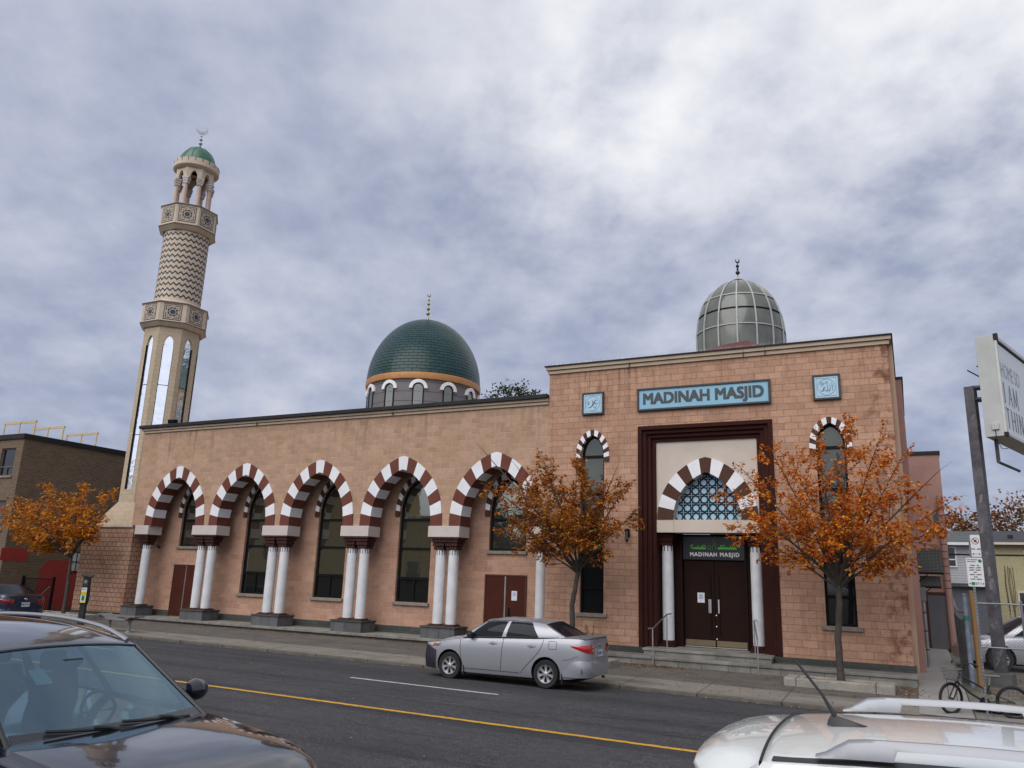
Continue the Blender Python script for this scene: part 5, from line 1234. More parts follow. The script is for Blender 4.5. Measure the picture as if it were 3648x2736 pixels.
mb = MB(); mb.box(4.82, 5.05, 51.0, 51.3, 5.40, 5.62); mb.build('roof_vent', CAPDK, YH)
for x0, z0, z1 in ((5.32, 3.3, 4.75), (4.85, .9, 2.65)):
    mb = MB(); frame_box(mb, x0, x0+1.2, 49.93, 50.03, z0, z1, .09); f_ = mb.build('window', M('cream_window', (.45,.44,.36), .6) if 'cream_window' not in bpy.data.materials else bpy.data.materials['cream_window'], YH)
    mb = MB(); mb.box(x0+.05, x0+1.15, 49.97, 50.02, z0+.05, z1-.05); mb.build('pane', GLASS_DK, f_)
mb = MB(); rnd = random.Random(8)
for k in range(7):
    x = 4.2 + rnd.uniform(0, .9); mb.tube([(x, 49.96, 3.95-rnd.uniform(0,.2)), (x+rnd.uniform(-.06,.06), 49.95, 3.0), (x+rnd.uniform(-.1,.1), 49.96, 1.2+rnd.uniform(0,.9))], .012, 4)
mb.build('dead_vines', M('dry_vine', (.09,.07,.05), .9), YH)
UW = thing('overhead_cable', 'thick black overhead cable sagging in front of the houses', 'cable', (2, 41, 4.1)); mb = MB(); mb.tube([(-3 + i, 41, 4.13 - .02*sin(pi*i/12)) for i in range(13)], .045, 6); mb.build('cable', CAPDK, UW)

# ---------------------------------------------------------------- across the street, behind the camera: only seen as reflections
OB = thing('shop_building', 'tall beige building across the street mirrored in the arcade windows', 'building', (-55, -12, 0))
wx = [-74+4.2*i for i in range(9)]
mb = MB(); wall_open(mb, -78, -46.5, -.4, 11.0, [(x, x+1.4, 3.4, rect_curve(x, x+1.4, 5.4)) for x in wx if x < -49], lambda u, v, d: (u, -9-d, v), .15)
wall_open(mb, -46.5, -36, -.4, 7.3, [(x, x+1.4, 1.6, rect_curve(x, x+1.4, 3.6)) for x in wx if -46 < x < -37], lambda u, v, d: (u, -9.2-d, v), .15)
mb.box(-78, -46.5, -20, -9.3, -.4, 10.9); mb.box(-46.4, -36, -20, -9.5, -.4, 7.2); mb.build('wall', M('beige_stucco', (.42,.32,.17), .85, var=.1), OB)
mb = MB(); mb.box(-78, -46.4, -20, -8.85, 11, 11.4); mb.box(-46.4, -35.8, -20, -9.0, 7.3, 7.5); mb.build('parapet', M('beige_trim', (.46,.38,.24), .8), OB)
for k in range(30):
    x = -77 + 1.4*k; mb = MB(); mb.box(x, x+.10, -9.0 if x < -46.6 else -9.2, -8.93 if x < -46.6 else -9.13, 5.6 if x < -46.6 else 4.0, 10.9 if x < -46.6 else 7.2); mb.build('pilaster', bpy.data.materials['beige_trim'], OB)
for x in wx:
    if x < -49 or -46 < x < -37:
        hi = x < -49; yy = -9.14 if hi else -9.34; z0, z1 = (3.4, 5.4) if hi else (1.6, 3.6)
        mb = MB(); mb.add([(x, yy, z0), (x, yy, z1), (x+1.4, yy, z1), (x+1.4, yy, z0)], [(0, 1, 2, 3)]); mb.build('window', GLASS_DK, OB)
LH = thing('low_house', 'low house with dark roof across the street mirrored in the rightmost arcade window', 'house', (-24, -14, 0))
mb = MB(); mb.box(-33, -15, -20, -11, -.4, 3.6); mb.build('wall', M('grey_render', (.12,.11,.10), .85), LH)
mb = MB(); mb.prism([(-10.4, 3.5), (-15, 6.0), (-20.5, 3.5)], lambda u, v, d: (d, u, v), -33.6, -14.4); mb.build('roof', DKSH, LH)
# ---------------------------------------------------------------- vehicles (own frame: +x forward, +y to the car's left, z up)
def paint(name, col, metal=.0, rough=.28, coat=1.0, var=.03):
    m, t, b = newmat(name); v = t.nodes.new('ShaderNodeTexCoord').outputs['Object']
    f = noise_(t, v, 3, 4); t.links.new(mixc(t, f, tuple(x*(1-var) for x in col), tuple(x*(1+var) for x in col)), b.inputs['Base Color'])
    b.inputs['Metallic'].default_value = metal; b.inputs['Roughness'].default_value = rough
    b.inputs['Coat Weight'].default_value = coat; b.inputs['Coat Roughness'].default_value = .04; return m
P_SILV = paint('silver_paint', (.30,.305,.325), .40, .38, .7); P_BLK = paint('black_paint', (.005,.007,.012), 0, .12); P_WHT = paint('white_pearl_paint', (.63,.645,.61), .0, .22, .9); P_BLUE = paint('navy_paint', (.016,.024,.06), .4, .3)
P_GREY = paint('silver_suv_paint', (.36,.37,.39), .5, .35)
TINT = glassmat('tinted_car_glass', (.010,.012,.017), .02, .03); TINT.node_tree.nodes['Principled BSDF'].inputs['Specular IOR Level'].default_value = .16; SEAM = M('panel_gap', (.012,.012,.013), .7)
CHROME = M('chrome', (.62,.62,.63), .14, 1.0, var=.04); TYRE = M('tyre_rubber', (.012,.012,.012), .85, var=.2); RIMM = M('wheel_silver', (.42,.42,.43), .38, .6, var=.08)
TRIMB = M('black_trim', (.014,.014,.015), .5, var=.15); MATTE = M('black_bumper_mask', (.011,.011,.016), .6, var=.1); UNDER = M('underbody_black', (.004,.004,.004), .9)
RAILS = M('satin_rail', (.26,.265,.28), .42, .45, var=.06)
def lamp(name, col, e=0):
    m, t, b = newmat(name); b.inputs['Base Color'].default_value = (*col, 1); b.inputs['Roughness'].default_value = .12; b.inputs['Coat Weight'].default_value = 1; return m
REDL = lamp('red_lens', (.40,.012,.010)); REDD = lamp('dark_red_lens', (.20,.008,.008)); AMB = lamp('amber_lens', (.55,.14,.02)); CLR = lamp('clear_lens', (.5,.5,.5))
PLATE = M('plate_white', (.55,.57,.62), .5, var=.03); PBLUE = M('plate_blue', (.04,.07,.28), .5)
def lerpt(T, x):
    if x <= T[0][0]: return T[0][1]
    for (a, va), (b, vb) in zip(T, T[1:]):
        if x <= b: 
            f = (x-a)/(b-a); return va + (vb-va)*f
    return T[-1][1]
def smooth_t(T):
    """monotone smooth reading of a table"""
    def g(x):
        if x <= T[0][0]: return T[0][1]
        if x >= T[-1][0]: return T[-1][1]
        for i in range(len(T)-1):
            if x <= T[i+1][0]:
                x0, y0 = T[i]; x1, y1 = T[i+1]; h = x1-x0; f = (x-x0)/h
                m0 = (y1-T[i-1][1])/(x1-T[i-1][0]) if i > 0 else (y1-y0)/h
                m1 = (T[i+2][1]-y0)/(T[i+2][0]-x0) if i+2 < len(T) else (y1-y0)/h
                return (2*f**3-3*f*f+1)*y0 + (f**3-2*f*f+f)*h*m0 + (-2*f**3+3*f*f)*y1 + (f**3-f*f)*h*m1
    return g
SIDE = smooth_t([(0, .945), (.12, .975), (.3, .992), (.5, 1.0), (.72, .992), (.9, .965), (1.0, .93)])
class Car: pass
def wheel(par, x, y, r, sg, spokes=7, rim=.66, width=.20, kind='disc'):
    """tyre with rim and spokes; sg = +1 faces the car's left"""
    mb = MB(); w_ = width/2; ri = r*rim
    mb.lathe([(ri, -w_*.92), (r*.93, -w_), (r*.985, -w_*.72), (r, -w_*.4), (r, w_*.4), (r*.985, w_*.72), (r*.93, w_), (ri, w_*.92)], (x, y, r), 40, axis='y')
    ty = mb.build('wheel', TYRE, par)
    f = lambda rr, a, d: (x + rr*sin(a), y + sg*(w_*.92-d), r + rr*cos(a))
    mb = MB()
    mb.lathe([(ri*1.0, sg*w_*.93), (ri*.985, sg*w_*.99), (ri*.90, sg*w_*.80), (ri*.86, sg*w_*.45)], (x, y, r), 40, axis='y')
    mb.lathe([(ri*.27, sg*w_*.55), (ri*.26, sg*w_*.92), (ri*.18, sg*w_*1.0), (0, sg*w_*1.0)], (x, y, r), 24, axis='y')
    for k in range(spokes):
        a = 2*pi*k/spokes; n = 5; L = []; 
        for i in range(n+1):
            q = i/n; rr = ri*(.22 + .72*q); hw = (ri*(.105 + .085*q*q) if kind == 'disc' else ri*(.075+.03*q)); d = .012 + .012*sin(pi*q)
            ar = atan2(hw, rr); L.append((rr, ar, d))
        vs = []
        for rr, ar, d in L:
            for sgn, dd in ((-1, d+.022), (-1, d), (1, d), (1, d+.022)): vs.append(f(rr, a+sgn*ar*(1 if dd == d else 1.12), dd))
        mb.add(vs, [(i*4+j, (i+1)*4+j, (i+1)*4+(j+1) % 4, i*4+(j+1) % 4) for i in range(n) for j in range(4)])
    mb.build('rim', RIMM, ty)
    mb = MB(); mb.lathe([(0, sg*w_*.30), (ri*.93, sg*w_*.30)], (x, y, r), 32, axis='y'); mb.build('brake_disc', UNDER, ty)
    return ty
def carbody(root, S, mt):
    """lower body lofted along x, wheel arches cut out, greenhouse built as curved patches"""
    c = Car(); c.S = S
    c.W, c.zt, c.zb, c.crown = (smooth_t(S[k]) for k in ('W', 'zt', 'zb', 'crown'))
    hw = S['hw']
    c.side = lambda x, z: c.W(x)*hw*SIDE((z-c.zb(x))/max(.05, c.zt(x)-c.zb(x)))
    xs = S['xs']; ts = [0, .06, .14, .26, .4, .55, .7, .82, .91, .97, 1.0]; ks = [.97, .9, .75, .55, .3, 0]
    rings = []
    for x in xs:
        zb_, zt_, W_ = c.zb(x), c.zt(x), c.W(x)*hw; R = [(x, 0, zb_), (x, W_*.80, zb_)]
        for t_ in ts: R.append((x, W_*SIDE(t_), zb_ + (zt_-zb_)*t_))
        ye = W_*SIDE(1.0)
        for k_ in ks: R.append((x, ye*k_, zt_ + c.crown(x)*(1-k_**S.get('cexp', 2.6))))
        rings.append(R + [(px, -py, pz) for px, py, pz in reversed(R[1:-1])])
    n = len(rings[0]); mb = MB()
    vs = [p for R in rings for p in R]
    mb.add(vs, [(i*n+k, i*n+(k+1) % n, (i+1)*n+(k+1) % n, (i+1)*n+k) for i in range(len(xs)-1) for k in range(n)], 0, True)
    b0 = mb.add(rings[0], [tuple(range(n))], 0, True); b1 = mb.add(rings[-1], [tuple(reversed(range(n)))], 0, True)
    body = mb.build('body', [mt, UNDER], root, merge=True, sharp=40)
    cut = MB()
    for xa in S['axles']:
        for sg in (-1, 1):
            cut.lathe([(0, -.19), (S['arch'], -.19), (S['arch'], .19), (0, .19)], (xa, sg*(hw-.14), S['r']+.02), 48, axis='y', smooth=False)
    co = cut.build('cut', [UNDER], None, merge=True); co.data.materials.clear(); co.data.materials.append(UNDER)
    bo = body.modifiers.new('b', 'BOOLEAN'); bo.object = co; bo.operation = 'DIFFERENCE'; bo.solver = 'EXACT'; bo.material_mode = 'TRANSFER'
    co.matrix_world = Matrix.Identity(4); rm = root.matrix_world.copy()
    LR_ = root.location.copy(), root.rotation_euler.copy(); root.location = (0, 0, 0); root.rotation_euler = (0, 0, 0)
    bpy.context.view_layer.update()
    me = bpy.data.meshes.new_from_object(body.evaluated_get(bpy.context.evaluated_depsgraph_get()))
    body.modifiers.clear(); body.data = me; bpy.data.objects.remove(co); me.set_sharp_from_angle(angle=radians(40))
    root.location, root.rotation_euler = LR_
    c.body = body
    # greenhouse curves: belt line and roof edge share the parameter u, so pillars lean with it
    B, Tt = S['belt'], S['roof']            # tables u -> (x, y, z)
    def tab(T):
        fx, fy, fz = (smooth_t([(u, p[i]) for u, p in T]) for i in range(3)); return lambda u: Vector((fx(u), fy(u), fz(u)))
    c.B, c.T = tab(B), tab(Tt)
    def sidep(u, v, off=0.0, sg=1):
        b_, t_ = c.B(u), c.T(u); p = b_ + (t_-b_)*v; p.y += .045*sin(pi*v)*S.get('bulge', 1) + off*.9; p.z += off*.35
        return Vector((p.x, sg*p.y, p.z))
    c.sidep = sidep
    def frontp(s, v, off=0.0):              # windscreen: s -1..1 across
        b_, t_ = c.B(0), c.T(0); e = b_ + (t_-b_)*v; k = 1-abs(s)**2.2
        return Vector((e.x + k*(S['wsb'][0]*(1-v) + S['wsb'][1]*v) + off*.6, e.y*s + 0, e.z + k*(S['wsz'][0]*(1-v) + S['wsz'][1]*v) + off*.8))
    def rearp(s, v, off=0.0):
        b_, t_ = c.B(1), c.T(1); e = b_ + (t_-b_)*v; k = 1-abs(s)**2.2
        return Vector((e.x - k*(S['rsb'][0]*(1-v) + S['rsb'][1]*v) - off*.6, e.y*s, e.z + k*(S['rsz'][0]*(1-v) + S['rsz'][1]*v) + off*.8))
    def roofp(u, s, off=0.0):
        t_ = c.T(u); k = 1-abs(s)**2.2; f0, f1 = frontp(s, 1), rearp(s, 1)
        base = Vector((t_.x, t_.y*s, t_.z + k*S['rcz']))
        # run out to the curved screen edges
        if u < .25: w_ = (1-u/.25)**2; base = base*(1-w_) + f0*w_
        if u > .75: w_ = ((u-.75)/.25)**2; base = base*(1-w_) + f1*w_
        return base + Vector((0, 0, off))
    c.frontp, c.rearp, c.roofp = frontp, rearp, roofp
    win = S['windows']; us = sorted(set([i/24 for i in range(25)] + [w[0] for w in win] + [w[1] for w in win])); vv = sorted(set([0, .05, .2, .4, .6, .8, .93, 1]))
    inw = lambda u, v: any(a < u < b for a, b in win) and .05 < v < .93
    ss = [-1, -.96, -.9, -.8, -.6, -.4, -.2, 0, .2, .4, .6, .8, .9, .96, 1]; vw = [0, .04, .12, .3, .5, .7, .88, .96, 1]
    inf = lambda s, v: abs(s) < .96 and .04 < v < .96
    op = S.get('open', False); mb = MB()
    for sg in (-1, 1): mb.grid(lambda u, v: sidep(u, v, 0, sg), us, vv, 0, True, (inw if op else None), flip=(sg > 0))
    mb.grid(lambda s, v: frontp(s, v), ss, vw, 0, True, (inf if op else None), flip=False)
    mb.grid(lambda s, v: rearp(s, v), ss, vw, 0, True, (inf if op else None), flip=True)
    mb.grid(roofp, [i/20 for i in range(21)], ss, 0, True)
    c.cabin = mb.build('cabin', [mt], root, merge=1e-4, sharp=50)
    g = S.get('glass', TINT)
    for sg in (-1, 1):
        for a, b in win:
            n_ = [a + (b-a)*i/8 for i in range(9)]; mb = MB(); mb.grid(lambda u, v: sidep(u, v, .004, sg), n_, [.05 + .88*i/6 for i in range(7)], 0, True, flip=(sg > 0)); mb.build('side_window', g, root)
    sw = [-.96 + 1.92*i/14 for i in range(15)]; v1 = [.04 + .92*i/8 for i in range(9)]
    mb = MB(); mb.grid(lambda s, v: frontp(s, v, .004), sw, v1, 0, True); mb.build('windscreen', S.get('wglass', g), root)
    mb = MB(); mb.grid(lambda s, v: rearp(s, v, .004), sw, v1, 0, True, flip=True); mb.build('rear_window', g, root)
    for xa in S['axles']:
        for sg in (-1, 1): wheel(root, xa, sg*(hw-.115), S['r'], sg, S.get('spokes', 7), .64, .20, S.get('wheel', 'disc'))
    mb = MB(); mb.box(S['xs'][0]+.35, S['xs'][-1]-.35, -.55, .55, .17, .32); mb.build('underbody', UNDER, root)
    return c
def path_pts(c, spec, n=10):
    """plan path on the body skin: list of (x, y) walking round a corner"""
    return spec
def skin(c, mb, P, zlo, zhi, off, mi=0, nv=5, bulge=0.0, ease=False):
    """patch following plan points P (x, y, nx, ny) between heights zlo(i), zhi(i)"""
    us = list(range(len(P)))
    def fn(i, v):
        x, y, nx, ny = P[i]; z0, z1 = zlo(i/(len(P)-1)), zhi(i/(len(P)-1)); z = z0+(z1-z0)*v; o = (off + bulge*sin(pi*v))*(min(1, i/7)**1.5 if ease else 1) - (.004*(i < 3) if ease else 0)
        return (x+nx*o, y+ny*o, z)
    mb.grid(fn, us, [k/nv for k in range(nv+1)], mi, True)
def round_corner(c, x0, x1, z, sg, rear=True, y_in=.4, n=10, endx=None):
    """walk along the side from x0 to the end x1, then across the end face to y_in"""
    P = []; hw = c.S['hw']
    for i in range(n+1):
        x = x0 + (x1-x0)*i/n; y = c.side(x, z); d = .02*(1 if x1 > x0 else -1)
        dy = (c.side(x+d*.5, z)-c.side(x-d*.5, z))/d; nx, ny = -dy, 1.0; L = hypot(nx, ny); P.append((x, sg*y, nx/L, sg*ny/L))
    ye = c.side(x1, z); e = -1 if rear else 1
    for i in range(1, 7):
        y = ye + (y_in-ye)*i/6; P.append((x1, sg*y, e, 0.0))
    return P
def seam(mb, pts, r=.006): mb.tube(pts, r, 4, cap=False, smooth=False)

# ---- silver sedan parked at the kerb, nose to the left
def sedan(root, mt, rearlamp, name_plate, detail=True):
    S = dict(hw=.88, r=.317, axles=(-1.3, 1.3), arch=.365,
        xs=[-2.325, -2.32, -2.31, -2.29, -2.265, -2.23, -2.18, -2.1, -2.0, -1.9, -1.75, -1.55, -1.3, -1.0, -.7, -.35, 0, .35, .7, 1.0, 1.2, 1.4, 1.6, 1.75, 1.9, 2.0, 2.08, 2.15, 2.20, 2.225],
        W=[(-2.325, .55), (-2.31, .68), (-2.27, .80), (-2.19, .885), (-2.05, .94), (-1.85, .972), (-1.5, .992), (0, 1.0), (1.0, .995), (1.4, .975), (1.75, .92), (2.0, .80), (2.15, .64), (2.225, .46)],
        zt=[(-2.29, 1.115), (-2.1, 1.13), (-1.6, 1.12), (-1.0, 1.075), (0, 1.035), (.8, .985), (1.2, .94), (1.6, .865), (1.9, .775), (2.1, .68), (2.225, .57)],
        zb=[(-2.29, .36), (-2.1, .28), (-1.6, .22), (1.6, .20), (2.0, .22), (2.225, .27)],
        crown=[(-2.29, .02), (-1.6, .05), (0, .02), (.9, .06), (1.4, .085), (1.9, .075), (2.225, .05)],
        belt=[(0, (.98, .79, 1.0)), (.25, (.50, .825, 1.022)), (.5, (-.10, .835, 1.055)), (.75, (-.78, .825, 1.095)), (1, (-1.74, .72, 1.145))],
        roof=[(0, (.42, .60, 1.395)), (.25, (.13, .635, 1.45)), (.5, (-.22, .645, 1.465)), (.75, (-.68, .635, 1.458)), (1, (-1.16, .60, 1.42))],
        wsb=(.22, .10), wsz=(.02, .055), rsb=(.15, .08), rsz=(.02, .055), rcz=.055, windows=[(.065, .505), (.55, .835)])
    c = carbody(root, S, mt)
    # bumpers: bands round the ends
    for rear in (True, False):
        mb = MB()
        for sg in (-1, 1):
            P = round_corner(c, -1.72 if rear else 1.72, -2.315 if rear else 2.19, .46, sg, rear, 0.0)
            zl, zh = ((lambda q: .29), (lambda q: .70 - .02*q)) if rear else ((lambda q: .22), (lambda q: .655 + .11*min(1, q*2.2)))
            skin(c, mb, P, zl, zh, .003, 0, 8, .032, ease=rear)
        bm_ = mb.build('rear_bumper' if rear else 'front_bumper', mt if rear else (MATTE if detail else mt), root, merge=1e-3)
    if not rear: pass
    for sg in (-1, 1):
        mb = MB(); P = round_corner(c, -1.92, -2.315, .92, sg, True, .42); skin(c, mb, P, lambda q: .965 - .16*min(1, q*1.5), lambda q: .995 + .015*q, .010, 0, 5, .012)
        t_ = mb.build('tail_light', rearlamp, root)
        mb = MB(); P2 = P[11:15]; skin(c, mb, P2, lambda q: .84, lambda q: .90, .021, 0, 3, .006); mb.build('reversing_lens', AMB if detail else REDD, t_)
        mb = MB(); P = round_corner(c, 1.62, 2.12, .72, sg, False, .46, endx=2.12); skin(c, mb, P[:12], lambda q: .80 - .06*min(1,q*2), lambda q: .855 - .06*q, .010, 0, 4, .008); h_ = mb.build('headlight', CLR, root)
        mb = MB(); skin(c, mb, P[1:5], lambda q: .77, lambda q: .825, .020, 0, 3, .004); mb.build('turn_signal', AMB, h_)
        # door gaps, handles, sill
        mb = MB(); S_ = lambda x, z: (x, sg*(c.side(x, z)+.0015), z)
        seam(mb, [S_(1.02 - .12*(1-q)**2, .30 + .66*q) for q in [i/12 for i in range(13)]]); seam(mb, [S_(-.17 + .05*(1-q), .285 + .755*q) for q in [i/12 for i in range(13)]])
        seam(mb, [S_(-.66 - .56*sin(pi*.5*q)**1.3, .29 + .79*q) for q in [i/14 for i in range(15)]]); seam(mb, [S_(.9 - 1.52*q, .295) for q in [i/16 for i in range(17)]])
        seam(mb, [S_(-1.72-.36*q, .66 + .10*q*q) for q in [i/6 for i in range(7)]], .004); mb.build('door_gaps', SEAM, root)
        for hx in (.10, -.93):
            mb = MB(); z = .91; mb.grid(lambda u, v: (hx-.11+.22*u, sg*(c.side(hx, z)+.004+.02*sin(pi*u)), z-.012+.028*v), [i/8 for i in range(9)], [0, .5, 1]); mb.lathe([(0, .012), (.05, .004)], (hx+.01, sg*(c.side(hx, z)), z), 12, axis='y'); mb.build('door_handle', mt, root)
        mb = MB(); P0 = Vector((.72, sg*.90, 1.085)); mb.lathe([(0, -.10), (.06, -.09), (.078, -.03), (.075, .04), (.055, .085), (0, .095)], P0, 16, axis='y'); mb.tube([(.76, sg*.78, 1.01), (.73, sg*.86, 1.05)], .03, 8); mb.build('door_mirror', TRIMB if detail else mt, root)
        mb = MB(); u_ = [.03+.80*i/30 for i in range(31)]; mb.tube([c.sidep(u, .02, .004, sg) for u in u_], .011, 5, cap=False); mb.build('window_trim', TRIMB, root)
        mb = MB(); mb.tube([c.sidep(u, .97, .003, sg) for u in u_], .009, 5, cap=False); mb.build('roof_seam', SEAM, root)
        for xa, ln_ in ((1.3, -1), (-1.3, -1)):
            mb = MB(); mb.box(xa-.42, xa-.40, sg*.87 - .12 if sg > 0 else -.87, sg*.87 if sg > 0 else -.87+.12, .13, .36); mb.build('mud_flap', TRIMB, root)
    if detail:
        mb = MB(); fx, fz = -1.47, .965; R_ = []
        for i in range(33):
            a_ = 2*pi*i/32; q = .10; X = fx + q*max(-1, min(1, 1.35*cos(a_))); Z = fz + .085*max(-1, min(1, 1.35*sin(a_))); R_.append((X, c.side(X, Z)+.0015, Z))
        seam(mb, R_, .0045); mb.build('fuel_door', SEAM, root)
        mb = MB(); mb.box(.68, .70, .86, .885, .30, .34)
    # rear face: plate recess, plate, badge, spoiler
    mb = MB(); mb.box(-2.345, -2.31, -.30, .30, .725, .915); mb.build('plate_recess', mt if detail else mt, root, bevel=.02)
    mb = MB(); mb.box(-2.352, -2.345, -.155, .155, .735, .885); pl = mb.build('licence_plate', PLATE, root)
    text_mb(name_plate, .095, lambda u, v, d: (-2.3535, -u, .81+v), 0, bold=.002).build('lettering', PBLUE, pl)
    mb = MB()
    for i, (ra, rb) in enumerate(((.055, .037), (.026, .036), (.050, .014))): mb.tube([(-2.335, ra*cos(2*pi*k/20), 1.0 + (.010 if i == 2 else 0) + rb*sin(2*pi*k/20)) for k in range(21)], .0055, 5)
    mb.build('badge', CHROME, root)
    mb = MB(); 
    if detail:
        sp = [(-2.02, 1.135, .0), (-2.12, 1.16, .01), (-2.25, 1.178, .02), (-2.34, 1.176, .01), (-2.335, 1.15, 0), (-2.22, 1.14, 0), (-2.12, 1.13, 0)]
        ys = [-.72, -.70, -.62, -.4, -.2, 0, .2, .4, .62, .70, .72]
        mb.grid(lambda k, y: (sp[k % 7][0] + .10*(abs(y)/.72)**3, y, sp[k % 7][1] - (.035*(abs(y)/.72)**4)), list(range(8)), ys, 0, True); mb.build('spoiler', mt, root)
        mb = MB(); mb.tube([(-2.25, -.35, .245), (-2.33, -.35, .24)], .03, 10); mb.build('exhaust', CHROME, root)
        mb = MB(); mb.lathe([(0, 0), (.055, -.005), (.06, .012)], (-2.15, c.side(-2.15, .44)+.03, .44), 14, axis='y'); mb.build('reflector', CHROME, root)
    return c
CZ = road_z(-9.1, 17.8) + .0
SV = thing('parked_car', 'silver four door sedan with black front bumper parked at the kerb before the entrance', 'car', (-9.13, 18.56, CZ), rz=pi, group='cars parked along the street', local=True)
sedan(SV, P_SILV, REDL, 'CBJR 152')
BV = thing('parked_car', 'dark blue sedan with red tail lights, cut off by the left edge of the photo', 'car', (-31.0, 18.5, road_z(-31, 18)), rz=pi, group='cars parked along the street', local=True)
c_ = sedan(BV, P_BLUE, REDD, 'BNLV 912', False)

# ---- black SUV, front left, nose to the right: real glass and an interior
CLEAR = clearglass('windscreen_glass', (.34,.50,.54), .17, 1.0, (.50,.70,.84)); CLEAR2 = clearglass('side_glass', (.66,.76,.74), .06, .9)
BS = thing('suv', 'glossy black SUV with silver roof rail in the left foreground, nose to the right', 'SUV', (-7.35, 4.99, .06), rz=0, group='SUVs parked on the near side', local=True)
S = dict(cexp=4.5, hw=1.06, r=.36, axles=(-1.6, 1.55), arch=.42, open=True, glass=CLEAR2, wglass=CLEAR,
    xs=[-2.9, -2.87, -2.8, -2.6, -2.2, -1.7, -1.2, -0.7, -0.2, 0.3, 0.7, 1.0, 1.15, 1.322, 1.505, 1.688, 1.871, 2.054, 2.237, 2.396, 2.542, 2.664, 2.749, 2.81, 2.847],
    W=[(-2.9, .8), (-2.8, .9), (-2.3, .98), (0.0, 1.0), (1.0, 1.0), (1.688, .995), (2.237, .97), (2.566, .89), (2.737, .74), (2.847, .5)],
    zt=[(-2.9, 1.08), (-1.0, 1.07), (0.4, 1.0), (1.1, .985), (1.322, .97), (1.81, .915), (2.176, .865), (2.481, .79), (2.688, .68), (2.847, .55)],
    zb=[(-2.9, .35), (-2.2, .25), (2.054, .25), (2.81, .3)],
    crown=[(-2.9, .02), (0.0, .0), (1.0, .02), (1.383, .04), (1.81, .055), (2.42, .055), (2.81, .04)],
    belt=[(0, (1.19, .965, .955)), (.25, (.45, .985, 1.0)), (.5, (-.45, .99, 1.03)), (.75, (-1.5, .985, 1.06)), (1, (-2.72, .90, 1.11))],
    roof=[(0, (.24, .815, 1.565)), (.16, (-.25, .83, 1.66)), (.4, (-.95, .835, 1.72)), (.75, (-1.9, .83, 1.715)), (1, (-2.5, .78, 1.66))],
    wsb=(.16, .0), wsz=(-.01, .045), rsb=(.12, .05), rsz=(.0, .04), rcz=.062, windows=[(.10, .42), (.46, .74), (.78, .92)], bulge=.8)
cB = carbody(BS, S, P_BLK)
mb = MB(); up_ = [.03 + .92*i/20 for i in range(21)]
rp_ = [cB.T(u) for u in up_]; hh = [.004] + [.03]*19 + [.004]
pts = [Vector((p.x, p.y-.035, p.z+h_+.018)) for p, h_ in zip(rp_, [.0, .012, .022] + [.03]*15 + [.022, .012, 0])]
for sg in (-1, 1):
    mb = MB(); mb.tube([(p.x, sg*p.y, p.z) for p in pts], .026, 8, flat=.8); mb.build('roof_rail', RAILS, BS)
    mb = MB(); mb.tube([cB.frontp(sg*.985, v, .006) for v in [i/10 for i in range(11)]], .020, 6); mb.build('pillar_trim', TRIMB, BS)
    mb = MB(); mb.lathe([(0, -.13), (.07, -.11), (.105, -.03), (.10, .05), (.06, .11), (0, .12)], (.74, sg*1.20, 1.14), 18, axis='y'); mb.tube([(.80, sg*.96, 1.02), (.76, sg*1.10, 1.08)], .03, 8); mb.build('door_mirror', P_BLK, BS)
    mb = MB()
    P = round_corner(cB, 2.35, 2.77, .70, sg, False, .45); skin(cB, mb, P[:13], lambda q: .66, lambda q: .76 - .06*q, .010, 0, 4, .01); mb.build('headlight', CLR, BS)
mb = MB(); mb.tube([cB.frontp(-.96 + 1.92*i/20, .975, .004) for i in range(21)], .012, 5); mb.build('screen_seal', TRIMB, BS)
FRIT = M('screen_frit', (.02,.022,.028), .25)
mb = MB(); mb.grid(lambda s, v: cB.frontp(s, v, .0065), [-.95 + 1.9*i/20 for i in range(21)], [.04, .08, .14], 0, True); mb.build('screen_border', FRIT, BS)
mb = MB(); mb.grid(lambda s, v: Vector((cB.frontp(s, 0).x + .02 + .10*v, cB.frontp(s, 0).y, cB.frontp(s, 0).z + .012 - .02*v)), [-.93 + 1.86*i/20 for i in range(21)], [0, .5, 1], 0, True); mb.build('cowl', TRIMB, BS)
def wiper(s0, s1):
    mb = MB(); q = [cB.frontp(s0+(s1-s0)*i/10, .05 + .07*i/10, .03) for i in range(11)]; mb.tube(q, .014, 6); mb.tube([cB.frontp(s0, .0, .02), cB.frontp((s0*2+s1)/3, .075, .045), cB.frontp((s0+s1)/2, .09, .05)], .016, 6); mb.build('wiper', TRIMB, BS)
wiper(.72, -.02); wiper(.05, -.70)
# bonnet shut line and interior
mb = MB(); 
for sg in (-1, 1): seam(mb, [(x, sg*(cB.W(x)*.94*SIDE(1.0)*.93), cB.zt(x)+cB.crown(x)*(1-.93**4.5)+.002) for x in [1.22+1.42*i/16 for i in range(17)]], .007)
mb.build('bonnet_gap', SEAM, BS)
INT = M('cabin_dark_trim', (.018,.02,.023), .7, var=.1); SEATM = M('seat_fabric', (.022,.024,.028), .8, var=.15)
mb = MB(); mb.grid(lambda u, v: (.60 + .62*u, -.78 + 1.56*v, .98 + .03*sin(pi*v) - .05*u + (.0 if u > .1 else -.06)), [0, .05, .15, .4, .7, 1], [i/10 for i in range(11)]); mb.box(.48, .66, -.78, .78, .55, .97); mb.build('dashboard', INT, BS)
mb = MB(); mb.tube([(.40 - .06*sin(2*pi*k/24), .38 + .18*cos(2*pi*k/24), 1.0 + .17*sin(2*pi*k/24)) for k in range(25)], .016, 8); mb.tube([(.40, .22, 1.0), (.42, .38, .99), (.40, .54, 1.0)], .02, 6); mb.build('steering_wheel', TRIMB, BS)
